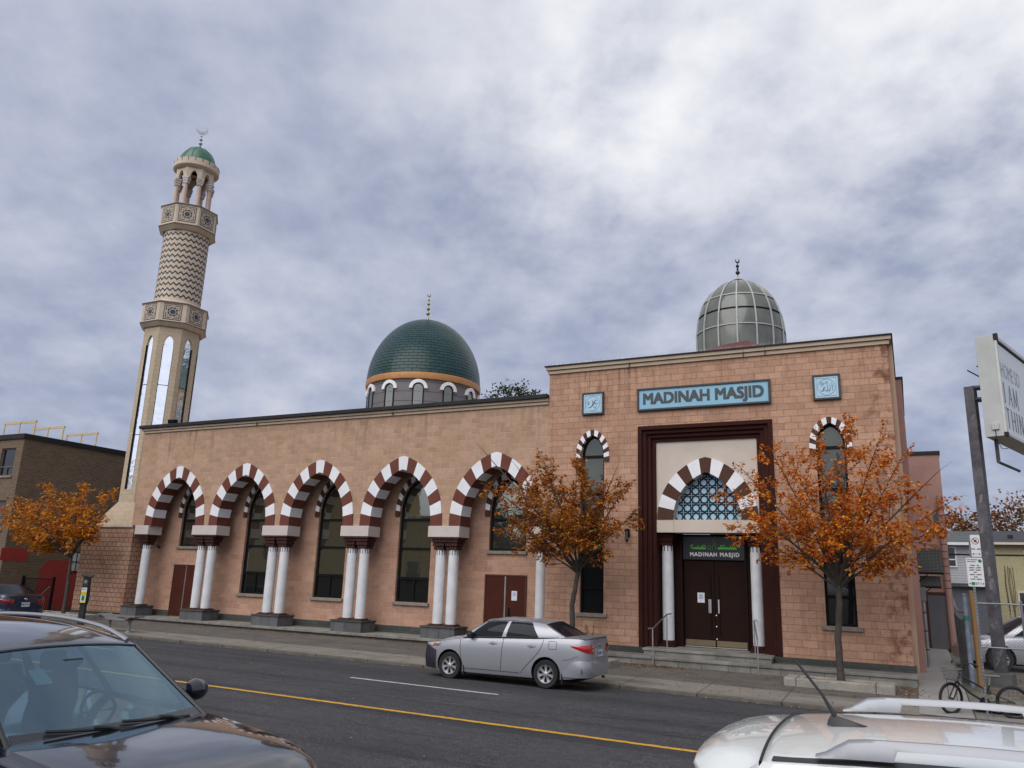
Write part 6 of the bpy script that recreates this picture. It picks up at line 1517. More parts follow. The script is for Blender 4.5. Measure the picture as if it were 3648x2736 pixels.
for x, y in ((-.25, .38), (-.25, -.38), (-1.15, .38), (-1.15, -.38)):
    mb = MB(); mb.obox((x, y, .95), (.07, 0, .015), (0, .23, 0), (-.09, 0, .34)); mb.obox((x-.12, y, 1.40), (.045, 0, .01), (0, .13, 0), (-.02, 0, .09)); mb.obox((x+.22, y, .66), (.26, 0, 0), (0, .24, 0), (0, 0, .07)); mb.build('seat', SEATM, BS, bevel=.04)
mb = MB(); mb.box(-2.0, 1.1, -.8, .8, .40, .45); mb.build('cabin_floor', UNDER, BS)
mb = MB(); q = cB.frontp(0, .82, -.02); mb.obox(q + Vector((-.02, 0, -.03)), (.05, 0, .04), (0, .10, 0), (-.01, 0, .02)); mb.obox(q + Vector((-.10, .02, -.11)), (.014, 0, 0), (0, .12, .0), (0, 0, .035)); mb.build('interior_mirror', TRIMB, BS, bevel=.01)
STK = M('windscreen_sticker', (.45,.55,.52), .6)
mb = MB(); mb.grid(lambda s, v: cB.frontp(s, v, -.006), [.86, .90, .935], [.90, .925, .95]); mb.build('sticker', STK, BS)
mb = MB(); mb.grid(lambda s, v: cB.frontp(s, v, -.008), [-.52, -.44, -.36], [.60, .68, .76]); mb.build('permit_card', STK, BS)

# ---- white SUV, front right, nose to the right
WS_ = thing('suv', 'white SUV roof with silver rails and black antenna in the right foreground', 'SUV', (1.10, 4.10, .085), rz=0, group='SUVs parked on the near side', local=True)
S2 = dict(hw=.93, r=.36, axles=(-1.30, 1.33), arch=.42,
    xs=[-2.12, -2.1, -2.0, -1.8, -1.5, -1.1, -.5, .1, .6, 1.0, 1.3, 1.6, 1.9, 2.1, 2.25, 2.33],
    W=[(-2.12, .84), (-2.0, .93), (-1.6, .985), (0, 1.0), (1.0, .99), (1.6, .95), (2.0, .82), (2.33, .5)],
    zt=[(-2.12, 1.10), (-1, 1.09), (.4, 1.04), (1.1, 1.0), (1.7, .92), (2.1, .80), (2.33, .6)],
    zb=[(-2.12, .4), (-1.7, .26), (1.8, .26), (2.33, .32)],
    crown=[(-2.12, .0), (0, .0), (1.2, .05), (1.8, .09), (2.33, .06)],
    belt=[(0, (1.25, .85, 1.0)), (.25, (.5, .88, 1.04)), (.5, (-.3, .885, 1.07)), (.75, (-1.1, .88, 1.10)), (1, (-2.02, .78, 1.14))],
    roof=[(0, (.35, .63, 1.585)), (.2, (-.1, .71, 1.67)), (.5, (-.75, .73, 1.70)), (.75, (-1.26, .73, 1.685)), (1, (-1.68, .70, 1.655))],
    wsb=(.2, .06), wsz=(.0, .05), rsb=(.06, .02), rsz=(.0, .045), rcz=.062, windows=[(.10, .40), (.44, .70), (.74, .92)], wheel='spoke', spokes=10)
cW = carbody(WS_, S2, P_WHT)
# tailgate spoiler carried back from the roof
us_ = [0, .04, .12, .25, .45, .7, .88, .97, 1.0]; ss_ = [-1, -.97, -.9, -.75, -.5, -.25, 0, .25, .5, .75, .9, .97, 1]
def spo(u, s):
    e = cW.roofp(1.0, s*.985); back = .31*(1-.20*abs(s)**3 - .38*max(0, abs(s)-.8)/.2*.8)
    drop = .03*u + .05*u**5; return Vector((e.x - .012 - back*u, e.y*(1 + .05*sin(pi*u*.6)), e.z - drop - .004 - .06*max(0, abs(s)-.85)/.15*u))
mb = MB(); mb.grid(spo, us_, ss_, 0, True)
mb.grid(lambda u, s: spo(u, s) - Vector((0, 0, .035 + .06*(1-u))), us_, ss_, 0, True, flip=True)
mb.grid(lambda v, s: spo(1.0, s) - Vector((-.01*v, 0, .035*v)), [0, 1], ss_, 0, True)
for e_ in (-1, 1): mb.grid(lambda u, v: spo(u, e_) - Vector((0, 0, (.035 + .06*(1-u))*v)), us_, [0, 1], 0, True)
mb.build('tailgate_spoiler', P_WHT, WS_, merge=1e-4, sharp=60)
mb = MB(); seam(mb, [cW.roofp(1.0, s, .001) + Vector((-.006, 0, 0)) for s in [-1 + 2*i/24 for i in range(25)]], .006); mb.build('tailgate_gap', SEAM, WS_)
for sg in (-1, 1):
    # black roof gutter strip, then the rail with its broad foot
    mb = MB(); uq = [.03 + .95*i/24 for i in range(25)]
    mb.grid(lambda u, k: cW.T(u) + Vector((0, 0, 0)) if False else Vector((cW.T(u).x, sg*(cW.T(u).y - .075 + .055*k), cW.roofp(u, 1 - .105 + .075*k).z + .006)), uq, [0, .5, 1], 0, True, flip=(sg < 0)); mb.build('roof_gutter', TRIMB, WS_)
    mb = MB()
    def rail(q, k):
        u = .16 + .72*q; p = cW.T(u); e = min(1, q/.16, (1-q)/.12); e = e*e*(3-2*e); low = (q < .42 or q > .78)
        hgt = .012 + .060*e;         bot = .004 if low else hgt - .030
        prof_ = [(-.026, bot), (-.022, hgt*.8), (-.010, hgt), (.010, hgt), (.022, hgt*.8), (.028, bot)]
        y_, z_ = prof_[k % 6]; return Vector((p.x, sg*(p.y - .052 + y_), p.z + .022 + z_))
    qs = [0, .02, .05, .08, .12, .16, .2, .25, .3, .36, .415, .425, .5, .6, .7, .775, .785, .825, .85, .9, .94, .97, 1]
    mb.grid(rail, qs, list(range(7)), 0, True, flip=(sg < 0)); mb.add([rail(0, k) for k in range(6)], [tuple(range(6))]); mb.build('roof_rail', RAILS, WS_, sharp=50)
ab = cW.roofp(.82, -.16, 0)
mb = MB(); pr = [(.10, .0, .022), (.085, .008, .022), (.03, .022, .020), (-.03, .038, .015), (-.065, .042, .010), (-.078, .02, .009), (-.082, 0, .009)]
vs = []
for dx, dz, hw_ in pr:
    for s_, k_ in ((-1, 0), (-.7, 1), (.7, 1), (1, 0)): vs.append((ab.x+dx, ab.y + s_*hw_*(1.35 if k_ == 0 else .8), ab.z - .003 + (dz if k_ else 0)))
mb.add(vs, [(i*4+j, (i+1)*4+j, (i+1)*4+j+1, i*4+j+1) for i in range(len(pr)-1) for j in range(3)] + [(0, 1, 2, 3), tuple(4*(len(pr)-1)+k for k in (3, 2, 1, 0))], 0, True)
ant = mb.build('antenna_base', TRIMB, WS_); mb = MB(); mb.tube([(ab.x-.048, ab.y, ab.z+.035), (ab.x-.095, ab.y, ab.z+.12), (ab.x-.200, ab.y, ab.z+.255)], [.011, .0065, .006], 8); mb.build('antenna_mast', TRIMB, ant)

# ---- silver SUV in the lot behind the fence
LS = thing('suv', 'silver grey SUV parked behind the chain link fence', 'SUV', (3.35, 30.6, .13), rz=radians(192), group=None, local=True)
S3 = dict(S2); S3['hw'] = .92
cL = carbody(LS, S3, P_GREY)
for sg in (-1, 1):
    mb = MB(); P = round_corner(cL, -1.95, -2.11, .95, sg, True, .55); skin(cL, mb, P, lambda q: .86, lambda q: 1.02, .012, 0, 4, .01); mb.build('tail_light', REDD, LS)
    mb = MB(); mb.tube([(cL.T(u).x, sg*(cL.T(u).y-.05), cL.T(u).z+.06) for u in [.12+.76*i/14 for i in range(15)]], .02, 6); mb.build('roof_rail', RAILS, LS)
# ---------------------------------------------------------------- trees
BARK = M('grey_brown_bark', (.058,.046,.036), .9, var=.35, scale=6, bump=.7, bscale=40)
def leafmat(name, stops, transl=.4):
    m, t, b = newmat(name); g = t.nodes.new('ShaderNodeNewGeometry')
    c = ramp(t, g.outputs['Random Per Island'], stops)
    t.links.new(c, b.inputs['Base Color']); b.inputs['Roughness'].default_value = .55; b.inputs['Specular IOR Level'].default_value = .3
    tr = t.nodes.new('ShaderNodeBsdfTranslucent'); t.links.new(c, tr.inputs[0]); mx = t.nodes.new('ShaderNodeMixShader'); mx.inputs[0].default_value = transl
    t.links.new(b.outputs[0], mx.inputs[1]); t.links.new(tr.outputs[0], mx.inputs[2]); t.links.new(mx.outputs[0], t.nodes['Material Output'].inputs[0]); return m
LEAF_R = leafmat('orange_leaves', [(0, (.20,.045,.008)), (.15, (.42,.095,.010)), (.5, (.66,.165,.013)), (.75, (.76,.26,.02)), (.93, (.84,.45,.05)), (1, (.25,.08,.02))])
LEAF_M = leafmat('rust_leaves', [(0, (.12,.03,.010)), (.2, (.30,.075,.012)), (.45, (.48,.13,.013)), (.68, (.60,.21,.018)), (.82, (.68,.34,.03)), (.91, (.15,.12,.022)), (1, (.05,.06,.015))])
LEAF_L = leafmat('yellow_leaves', [(0, (.22,.06,.008)), (.25, (.48,.14,.010)), (.6, (.66,.23,.015)), (.85, (.76,.36,.022)), (1, (.30,.18,.02))])
def add_leaf(V, F, p, d, up_, ln_, wd):
    """one folded leaf: six corners, two halves meeting at the midrib"""
    d = d.normalized(); s_ = d.cross(up_); s_ = s_.normalized() if s_.length > 1e-4 else d.orthogonal().normalized(); n = s_.cross(d)
    b = len(V); q = p + d*ln_; m1 = p + d*ln_*.42; fold = n*wd*.30
    V += [p, m1 + s_*wd + fold, q, m1 - s_*wd + fold, p + d*ln_*.5]
    F += [(b, b+4, b+1), (b+4, b+2, b+1), (b, b+3, b+4), (b+3, b+2, b+4)]
def street_tree(name_root, label, base, trunk, limbs, seed, leafm, crown_ok, density=1.0, leaf=(.072, .118), twig_bare=.06, group='street trees with autumn leaves', tr_r=.085, gap=0.0, cols=None):
    rnd = random.Random(seed); R_ = thing(name_root, label, 'tree', base, group=group)
    wood = MB(); twigs = MB(); V, F = [], []
    tp = [Vector(p) for p in trunk]; n = len(tp)
    q = []
    for i in range(n-1):
        for k in range(4): q.append(tp[i].lerp(tp[i+1], k/4) + Vector((rnd.gauss(0, .006), rnd.gauss(0, .006), 0)))
    q.append(tp[-1]); m = len(q)
    wood.tube(q, [tr_r*(1.25 if i == 0 else 1.0 - .30*i/m) for i in range(m)], 12)
    trunk_o = wood.build('trunk', BARK, R_)
    fork = tp[-1]
    def leafy(p0, p1, lv):
        d = p1-p0; L = d.length
        if L < .02: return
        d.normalize(); k = max(1, int(L/.027*density)); side = 1
        for i in range(k):
            p = p0 + (p1-p0)*((i+rnd.random())/k)
            if rnd.random() < gap or not crown_ok(p): continue
            side = -side; s_ = d.cross(Vector((0, 0, 1))); s_ = s_.normalized() if s_.length > .05 else Vector((1, 0, 0))
            ld = (d*rnd.uniform(.2, .9) + s_*side*rnd.uniform(.35, 1.0) + Vector((rnd.gauss(0, .35), rnd.gauss(0, .35), rnd.uniform(-.95, .25))))
            up_ = Vector((rnd.gauss(0, .5), rnd.gauss(0, .5), 1)); sz = rnd.uniform(*leaf)
            add_leaf(V, F, p, ld, up_, sz, sz*rnd.uniform(.27, .38))
    def branch(p, d, L, r, lv):
        """a limb that bends upward a little, sends out side shoots, and ends in leafy twigs"""
        seg = .16 if lv < 2 else .11; k = max(2, int(L/seg)); pts = [p.copy()]; dd = d.normalized()
        for i in range(k):
            dd = (dd + Vector((rnd.gauss(0, .09), rnd.gauss(0, .09), rnd.gauss(.018 if lv < 2 else -.004, .06)))).normalized()
            pts.append(pts[-1] + dd*(L/k))
        rs = [max(.0022, r*(1-.86*i/k)) for i in range(k+1)]
        (wood2 if lv < 1 else twigs).tube(pts, rs, 7 if lv == 0 else (5 if lv == 1 else 3), cap=False)
        if lv >= 2:
            bare = rnd.random() < twig_bare
            if not bare:
                for a, b in zip(pts[1 if lv == 2 else 0:], pts[2 if lv == 2 else 1:]): leafy(a, b, lv)
        elif lv == 1:
            for a, b in zip(pts[k//2:], pts[k//2+1:]): leafy(a, b, lv)
        if lv >= 3: return
        # side shoots
        step = (.17, .125, .13)[lv]; t = step*rnd.uniform(.5, 1) + (L*.16 if lv == 0 else .05)
        while t < L*.985:
            f = t/L; i = min(k-1, int(f*k)); o = pts[i].lerp(pts[i+1], f*k-i); ax = (pts[i+1]-pts[i]).normalized()
            s_ = ax.orthogonal().normalized(); s_.rotate(Matrix.Rotation(rnd.uniform(0, 2*pi), 3, ax)); 
            nd = (ax*rnd.uniform(.45, .9) + s_*rnd.uniform(.5, .95) + Vector((0, 0, (.10, .0, -.10)[lv]))).normalized()
            ll = ((1.25, .55, .24)[lv])*(1-.62*f)*rnd.uniform(.55, 1.15)
            if crown_ok(o + nd*ll*.9): branch(o, nd, ll, rs[i]*.55, lv+1)
            t += step*rnd.uniform(.7, 1.3)
    wood2 = MB()
    for j, (tgt, h0, rr) in enumerate(limbs):
        st = fork.lerp(tp[-2], h0) if h0 > 0 else fork; tgt = Vector(tgt); d = tgt - st; L = d.length
        # start steeper than the straight line, then lean out
        d0 = (d.normalized() + Vector((0, 0, .28))).normalized(); p = st; k = 7; dd = d0; pts = [st.copy()]
        for i in range(k):
            dd = (dd*.72 + (tgt-pts[-1]).normalized()*.28*(1+i*.5)).normalized(); pts.append(pts[-1] + dd*(tgt-pts[-1]).length/(k-i)*1.02 + Vector((rnd.gauss(0, .012),)*3))
        rs = [rr*(1-.80*i/k) for i in range(k+1)]; wood2.tube(pts, rs, 8, cap=False)
        Lt = sum((b-a).length for a, b in zip(pts, pts[1:])); t = Lt*.20
        for a, b in zip(pts[k-2:], pts[k-1:]): leafy(a, b, 1)
        while t < Lt*.99:
            f = t/Lt; i = min(k-1, int(f*k)); o = pts[i].lerp(pts[i+1], f*k-i); ax = (pts[i+1]-pts[i]).normalized()
            s_ = ax.orthogonal().normalized(); s_.rotate(Matrix.Rotation(rnd.uniform(0, 2*pi), 3, ax))
            nd = (ax*rnd.uniform(.6, 1.0) + s_*rnd.uniform(.5, 1.0) + Vector((0, 0, .08))).normalized(); ll = .92*(1-.50*f)*rnd.uniform(.4, 1.25)
            if crown_ok(o + nd*ll*.9): branch(o, nd, ll, rs[i]*.5, 1)
            t += .165*rnd.uniform(.7, 1.3)
        branch(pts[-1], dd, .45, rs[-1], 2)
    wood2.build('limbs', BARK, R_); twigs.build('twigs', BARK, R_)
    lm = MB(); lm.v = [tuple(v) for v in V]; lm.f = F; lm.m = [0]*len(F); lm.s = [False]*len(F)
    cr = lm.build('crown', leafm, R_)
    return R_, len(F)//4
def env(cx, cy, czc, rx, ry, rz, zlo, ymax=24.05, wob=.42, sd=0):
    def ok(p):
        if p.y > ymax or p.z < zlo: return False
        a = atan2(p.x-cx, p.z-czc); k = 1 + wob*(sin(3*a+sd) + .6*sin(7*a+2.1*sd))*.5
        return ((p.x-cx)/(rx*k))**2 + ((p.y-cy)/ry)**2 + ((p.z-czc)/(rz*k))**2 < 1
    return ok
def limbset(fork, targets, r0_): return [(t, rnd_h, r0_*s) for (t, rnd_h, s) in targets]
bx, by, bz = -1.80, 22.28, walk_z(-1.8, 22.28) + .12
tgR = [((-4.5, 21.6, 4.7), 0, 1), ((-4.0, 22.6, 5.5), .12, .9), ((-3.0, 21.4, 5.7), .05, .9), ((-2.9, 23.3, 6.1), 0, .9), ((-1.9, 21.7, 6.3), 0, 1), ((-1.3, 22.9, 6.6), .08, .95), ((-.5, 21.6, 6.1), .03, .9), ((.0, 23.2, 5.9), .1, .9), ((.75, 22.0, 5.3), 0, 1), ((.9, 21.7, 4.5), .15, .85), ((-4.3, 22.9, 3.9), .3, .7), ((.5, 22.8, 3.9), .3, .7), ((-2.4, 20.5, 4.4), .2, .7), ((-.9, 20.3, 4.3), .2, .7), ((-3.4, 20.9, 4.2), .2, .7), ((.2, 21.0, 4.0), .28, .65)]
tR, nR = street_tree('street_tree', 'orange leaved street tree in the planter before the right lancet window', (bx, by, bz), [(bx, by, bz-.1), (bx-.01, by, 1.2), (bx+.07, by-.02, 2.1), (bx+.09, by, 2.55)], [(t, h, .040*s) for t, h, s in tgR], 11, LEAF_R, env(-1.75, 22.1, 4.6, 3.25, 2.6, 2.55, 2.45, sd=1), 1.02, gap=.02, tr_r=.092)
bx = -8.97; bz = walk_z(-9, 22.28) + .12
tgM = [((-12.2, 22.2, 6.4), 0, 1.1), ((-11.3, 22.8, 6.0), .08, 1), ((-11.3, 21.4, 5.0), .1, .9), ((-10.3, 22.7, 6.1), 0, .9), ((-9.7, 21.5, 5.7), .05, 1), ((-9.2, 22.9, 5.7), 0, .9), ((-8.6, 21.7, 5.7), 0, .95), ((-7.8, 22.6, 5.7), .06, .95), ((-7.4, 22.0, 5.0), 0, 1), ((-7.4, 22.7, 4.3), .15, .8), ((-7.6, 21.5, 3.7), .2, .75), ((-11.0, 22.5, 4.1), .2, .85), ((-10.7, 21.2, 3.7), .25, .75), ((-9.3, 20.4, 4.3), .15, .8), ((-8.4, 20.6, 4.0), .2, .75), ((-10.0, 20.9, 4.6), .1, .8)]
tM, nM = street_tree('street_tree', 'rusty leaved street tree with a crooked trunk rising behind the silver car', (bx, by, bz), [(bx-.05, by, bz-.1), (bx-.05, by, .9), (bx-.07, by, 1.7), (bx+.0, by, 2.1), (bx+.13, by, 2.75)], [(t, h, .040*s) for t, h, s in tgM], 23, LEAF_M, env(-9.6, 21.9, 4.4, 2.9, 2.3, 2.2, 2.75, sd=2.2), 1.1, gap=.0, tr_r=.088)
bx, by2 = -32.6, 22.7; bz = walk_z(bx, by2) + .12
tgL = [((-36.6, 22.2, 5.3), 0, 1.1), ((-35.4, 23.0, 6.0), .05, 1), ((-37.2, 22.6, 4.1), .1, 1), ((-36.0, 21.6, 4.6), .08, .9), ((-34.2, 22.2, 5.3), 0, .9), ((-33.2, 23.3, 5.6), 0, .9), ((-32.3, 22.3, 5.4), 0, 1), ((-31.6, 23.4, 5.3), .08, .9), ((-30.9, 22.3, 4.7), 0, 1), ((-30.3, 22.7, 5.1), .05, 1.1), ((-36.4, 22.9, 3.5), .2, .8), ((-34.6, 21.1, 3.9), .15, .8), ((-33.0, 20.9, 4.2), .15, .8), ((-31.5, 21.6, 3.7), .2, .75), ((-35.0, 23.2, 3.4), .2, .75)]
tL, nL = street_tree('street_tree', 'golden orange street tree in front of the brown brick building', (bx, by2, bz), [(bx+.1, by2, bz-.1), (bx+.1, by2, 1.2), (bx+.03, by2, 2.1), (bx, by2, 2.7)], [(t, h, .044*s) for t, h, s in tgL], 37, LEAF_L, env(-33.7, 22.6, 4.2, 4.0, 2.2, 2.4, 2.75, ymax=24.1, sd=.5), .72, leaf=(.10, .15), gap=.0, tr_r=.085)
print('leaves', nR, nM, nL)
# small leafy shrub in the middle planter
SHR = thing('shrub', 'small sparse green shrub at the foot of the tree behind the silver car', 'shrub', (-8.45, 22.3, .2))
rnd = random.Random(2); V, F = [], []; st = MB()
for k in range(9):
    a = rnd.uniform(0, 6.3); tip = Vector((-8.45 + .28*cos(a)*rnd.random(), 22.3 + .2*sin(a), rnd.uniform(.8, 1.25))); pts = [Vector((-8.45, 22.3, .15)).lerp(tip, i/4) for i in range(5)]; st.tube(pts, .006, 4, cap=False)
    for i in range(42):
        p = pts[1].lerp(tip, rnd.random()); add_leaf(V, F, p + Vector((rnd.gauss(0,.05), rnd.gauss(0,.05), rnd.gauss(0,.04))), Vector((rnd.gauss(0,1), rnd.gauss(0,1), rnd.gauss(.2,.6))), Vector((0,0,1)), rnd.uniform(.04,.07), .018)
st.build('stem', BARK, SHR); lm = MB(); lm.v = [tuple(v) for v in V]; lm.f = F; lm.m = [0]*len(F); lm.s = [False]*len(F); lm.build('foliage', leafmat('olive_leaves', [(0, (.05,.06,.02)), (.6, (.10,.11,.035)), (1, (.17,.13,.04))]), SHR)
# fallen leaves on planters, pavement and road edge
FALL = leafmat('fallen_leaves', [(0, (.10,.035,.012)), (.4, (.22,.08,.015)), (.7, (.34,.15,.02)), (1, (.42,.24,.04))], .05)
def scatter(V, F, n, fx, fy, fz, seed, sz=(.05, .085)):
    rnd = random.Random(seed)
    for _ in range(n):
        x, y = fx(rnd), fy(rnd); z = fz(x, y) + .006 + rnd.random()*.012; a = rnd.uniform(0, 2*pi)
        add_leaf(V, F, Vector((x, y, z)), Vector((cos(a), sin(a), rnd.gauss(0, .12))), Vector((rnd.gauss(0,.2), rnd.gauss(0,.2), 1)), rnd.uniform(*sz), rnd.uniform(.014, .026))
V, F = [], []
scatter(V, F, 260, lambda r: r.uniform(-9, 0), lambda r: r.uniform(19.7, 23.3), walk_z, 1)
scatter(V, F, 240, lambda r: r.uniform(-30, -9), lambda r: r.uniform(19.7, 24.0), walk_z, 2)
scatter(V, F, 420, lambda r: r.uniform(-27, -12), lambda r: 24.05 - abs(r.gauss(0, .10)), walk_z, 3)
scatter(V, F, 320, lambda r: r.uniform(-24, -1), lambda r: KERB_Y - .02 - abs(r.gauss(0, .10)), road_z, 4, (.03, .06))
scatter(V, F, 46, lambda r: r.uniform(-16, 0), lambda r: r.uniform(9, 19), road_z, 5, (.03, .06))
scatter(V, F, 260, lambda r: r.gauss(-6.9, .5), lambda r: 23.3 - abs(r.gauss(0, .25)), walk_z, 6)
scatter(V, F, 140, lambda r: r.gauss(-.3, .25), lambda r: r.uniform(21.8, 23.3), walk_z, 7)
scatter(V, F, 260, lambda r: r.uniform(1.0, 4.5), lambda r: r.uniform(20.8, 27), lambda x, y: .10 + (y-23)*.012, 8)
lm = MB(); lm.v = [tuple(v) for v in V]; lm.f = F; lm.m = [0]*len(F); lm.s = [False]*len(F); tag(lm.build('fallen_leaves', FALL), kind='stuff')
V, F = [], []
zt = walk_z(-1.8, 21.9) + .15
scatter(V, F, 230, lambda r: r.gauss(-2.3, .25), lambda r: r.uniform(22.0, 22.55), lambda x, y: zt, 9); scatter(V, F, 260, lambda r: r.gauss(-1.2, .28), lambda r: r.uniform(22.0, 22.55), lambda x, y: zt, 10); scatter(V, F, 90, lambda r: r.uniform(-2.9, -.9), lambda r: r.uniform(22.0, 22.55), lambda x, y: zt, 11)
lm = MB(); lm.v = [tuple(v) for v in V]; lm.f = F; lm.m = [0]*len(F); lm.s = [False]*len(F); tag(lm.build('planter_leaves', FALL), kind='stuff')
# weeds and rough grass by the fence
GRS = leafmat('dry_grass', [(0, (.05,.06,.02)), (.5, (.10,.10,.035)), (1, (.17,.14,.06))], .2); V, F = [], []; rnd = random.Random(77)
for _ in range(2600):
    x, y = rnd.uniform(1.0, 6.5), rnd.uniform(21.0, 27.0)
    if rnd.random() > .35 + .65*abs(sin(x*2.3)*cos(y*1.7)): continue
    z = .055 + (y-23)*.012 + .035*sin(x*2.1+y*1.3)*(1 if x > 1.2 else 0); a = rnd.uniform(0, 6.28); L = rnd.uniform(.03, .13); b = len(V)
    w_ = Vector((cos(a), sin(a), 0))*.007; tip = Vector((x + rnd.gauss(0, .03), y + rnd.gauss(0, .03), z + L)); p = Vector((x, y, z-.01)); V += [p-w_, p+w_, tip]; F.append((b, b+1, b+2))
lm = MB(); lm.v = [tuple(v) for v in V]; lm.f = F; lm.m = [0]*len(F); lm.s = [False]*len(F); tag(lm.build('rough_grass', GRS), kind='stuff')
# background trees
def far_tree(x, y, zt, zc, rx, rz, label, lmname, stops, seed, n=2600, sz=.34, group=None, name='autumn_tree'):
    rnd = random.Random(seed); T_ = thing(name, label, 'tree', (x, y, .2), group=group); V, F = [], []
    mb = MB(); mb.tube([(x, y, 0), (x+.1, y, zc*.5), (x, y, zc)], [.28, .22, .12], 8)
    for k in range(12):
        a = rnd.uniform(0, 6.28); e = rnd.uniform(.1, 1.1); mb.tube([(x, y, zc*.55), (x + .4*rx*cos(a)*cos(e), y + .4*rx*sin(a)*cos(e), zc*.55+.5*rz*sin(e)+.4), (x + .92*rx*cos(a)*cos(e), y + .92*rx*sin(a)*cos(e), zc + .8*rz*sin(e))], [.09, .06, .02], 5, cap=False)
    mb.build('trunk', BARK, T_)
    cl = []
    for _ in range(46):
        u = Vector((rnd.gauss(0, 1), rnd.gauss(0, 1), rnd.gauss(0, 1))).normalized()*rnd.uniform(.35, 1.0)**.6; cl.append((Vector((x+u.x*rx, y+u.y*rx, zc+u.z*rz)), rnd.uniform(.16, .34)*rx))
    for _ in range(n):
        c_, r_ = rnd.choice(cl); p = c_ + Vector((rnd.gauss(0, 1), rnd.gauss(0, 1), rnd.gauss(0, .75)))*r_*.55
        add_leaf(V, F, p, Vector((rnd.gauss(0,1), rnd.gauss(0,1), rnd.gauss(-.2,.7))), Vector((rnd.gauss(0,.4), rnd.gauss(0,.4), 1)), sz*rnd.uniform(.6, 1.2), sz*.3)
    lm = MB(); lm.v = [tuple(v) for v in V]; lm.f = F; lm.m = [0]*len(F); lm.s = [False]*len(F)
    lm.build('crown', bpy.data.materials.get(lmname) or leafmat(lmname, stops, .2), T_); return T_
OR = [(0, (.09,.03,.01)), (.4, (.20,.075,.018)), (.75, (.28,.125,.03)), (1, (.12,.09,.03))]; OL = [(0, (.035,.04,.014)), (.5, (.08,.075,.025)), (1, (.15,.10,.035))]
GB = 'autumn trees behind the houses'
far_tree(3.3, 70, 8.6, 6.4, 3.4, 2.2, 'rust orange tree crown over the grey shingle roof', 'far_orange', OR, 1, group=GB)
far_tree(8.0, 70, 9.4, 6.9, 4.0, 2.6, 'broad orange and olive tree crown right of the steel pole', 'far_orange', OR, 3, 3200, group=GB)
far_tree(10.5, 64, 11, 7.6, 3.2, 3.2, 'dark green and orange tree crown at the right edge', 'far_olive', OL, 4, group=GB)
far_tree(-24.2, 49, 16.2, 14.2, 2.4, 1.5, 'dark green treetop showing over the arcade roof beside the entrance block', 'dark_green_leaves', [(0, (.015,.025,.008)), (.6, (.035,.05,.015)), (1, (.07,.07,.02))], 6, 2600, .28, name='green_tree')
far_tree(-30, -8.5, 9, 6.2, 3.6, 3.0, 'tree across the street mirrored in the rightmost arcade window', 'dark_green_leaves', OL, 9, 2600, .4, name='green_tree')
# ---------------------------------------------------------------- bicycle leaning on the sign post
BK = thing('bicycle', 'black bicycle with wire front basket locked to the parking sign post', 'bicycle', (1.12, 20.25, walk_z(1.1, 20.25)+.005), rz=0, local=True)
BKM = M('bike_black', (.010,.010,.011), .35, var=.1); GRY = M('saddle_grey', (.12,.115,.11), .7); ORR = M('reflector_orange', (.5,.12,.02), .3)
BK.rotation_euler = (radians(3), 0, radians(8))
def bwheel(x, z, r, yaw=0.0):
    mb = MB(); c_, s_ = cos(yaw), sin(yaw)
    R_ = lambda rr, k, n: (x + rr*cos(2*pi*k/n)*c_, rr*cos(2*pi*k/n)*s_, z + rr*sin(2*pi*k/n))
    mb.tube([R_(r, k, 40) for k in range(41)], .026, 8, cap=False); w_ = mb.build('wheel', TYRE, BK)
    mb = MB(); mb.tube([R_(r-.032, k, 40) for k in range(41)], .011, 6, cap=False); mb.build('rim', BKM, w_)
    mb = MB()
    for k in range(28): mb.tube([(x + (-s_*.025*(1 if k % 2 else -1)), c_*.025*(1 if k % 2 else -1), z), R_(r-.04, k, 28)], .0013, 3, cap=False)
    mb.build('spokes', STEEL, w_)
    mb = MB(); mb.tube([(x + s_*.05, -c_*.05, z), (x - s_*.05, c_*.05, z)], .022, 10); mb.build('hub', BKM, w_); return w_
r_ = .305; fx, rx_ = -.60, .56; yw = radians(38)
bwheel(rx_, r_, r_); w_ = bwheel(fx, r_, r_, yw)
mb = MB(); mb.obox((fx-.21, -.165, .21), (.012, 0, 0), (0, .012, 0), (0, 0, .03)); mb.build('reflector', ORR, w_)
mb = MB(); hd, hb, bbk, st_, sc_ = (-.40, 0, .82), (-.455, 0, .64), (.02, 0, .29), (.14, 0, .68), (.105, 0, .56)
mb.tube([hd, hb], .024, 10); mb.tube([(-.41, 0, .79), (.09, 0, .52)], .02, 10); mb.tube([hb, (-.2, 0, .42), bbk], .024, 10); mb.tube([bbk, (.14, 0, .62)], .019, 10)
for s_ in (-1, 1): mb.tube([(.10, .02*s_, .50), (rx_, .06*s_, r_)], .010, 8); mb.tube([(.03, .03*s_, .29), (rx_, .06*s_, r_)], .011, 8)
mb.build('frame', BKM, BK)
mb = MB()
for s_ in (-1, 1): mb.tube([(hb[0] - .05*s_*sin(yw), .05*s_*cos(yw), .62), (fx - .055*s_*sin(yw)+.01, .055*s_*cos(yw), r_)], .014, 8)
mb.tube([(hb[0]-.055*sin(yw)*-1, -.055*cos(yw), .63), (hb[0]-.055*sin(yw), .055*cos(yw), .63)], .02, 8); mb.build('fork', BKM, BK)
mb = MB(); ux, uy = -sin(yw), cos(yw)
hbp = [(-.385 + ux*q, uy*q, z) for q, z in ((-.33, 1.02), (-.24, 1.06), (-.14, 1.03), (-.06, .90), (0, .875), (.06, .90), (.14, 1.03), (.24, 1.06), (.33, 1.02))]
hbp = [(p[0] + (.10 if abs(i-4) > 3 else .05 if abs(i-4) > 2 else 0), p[1], p[2]) for i, p in enumerate(hbp)]
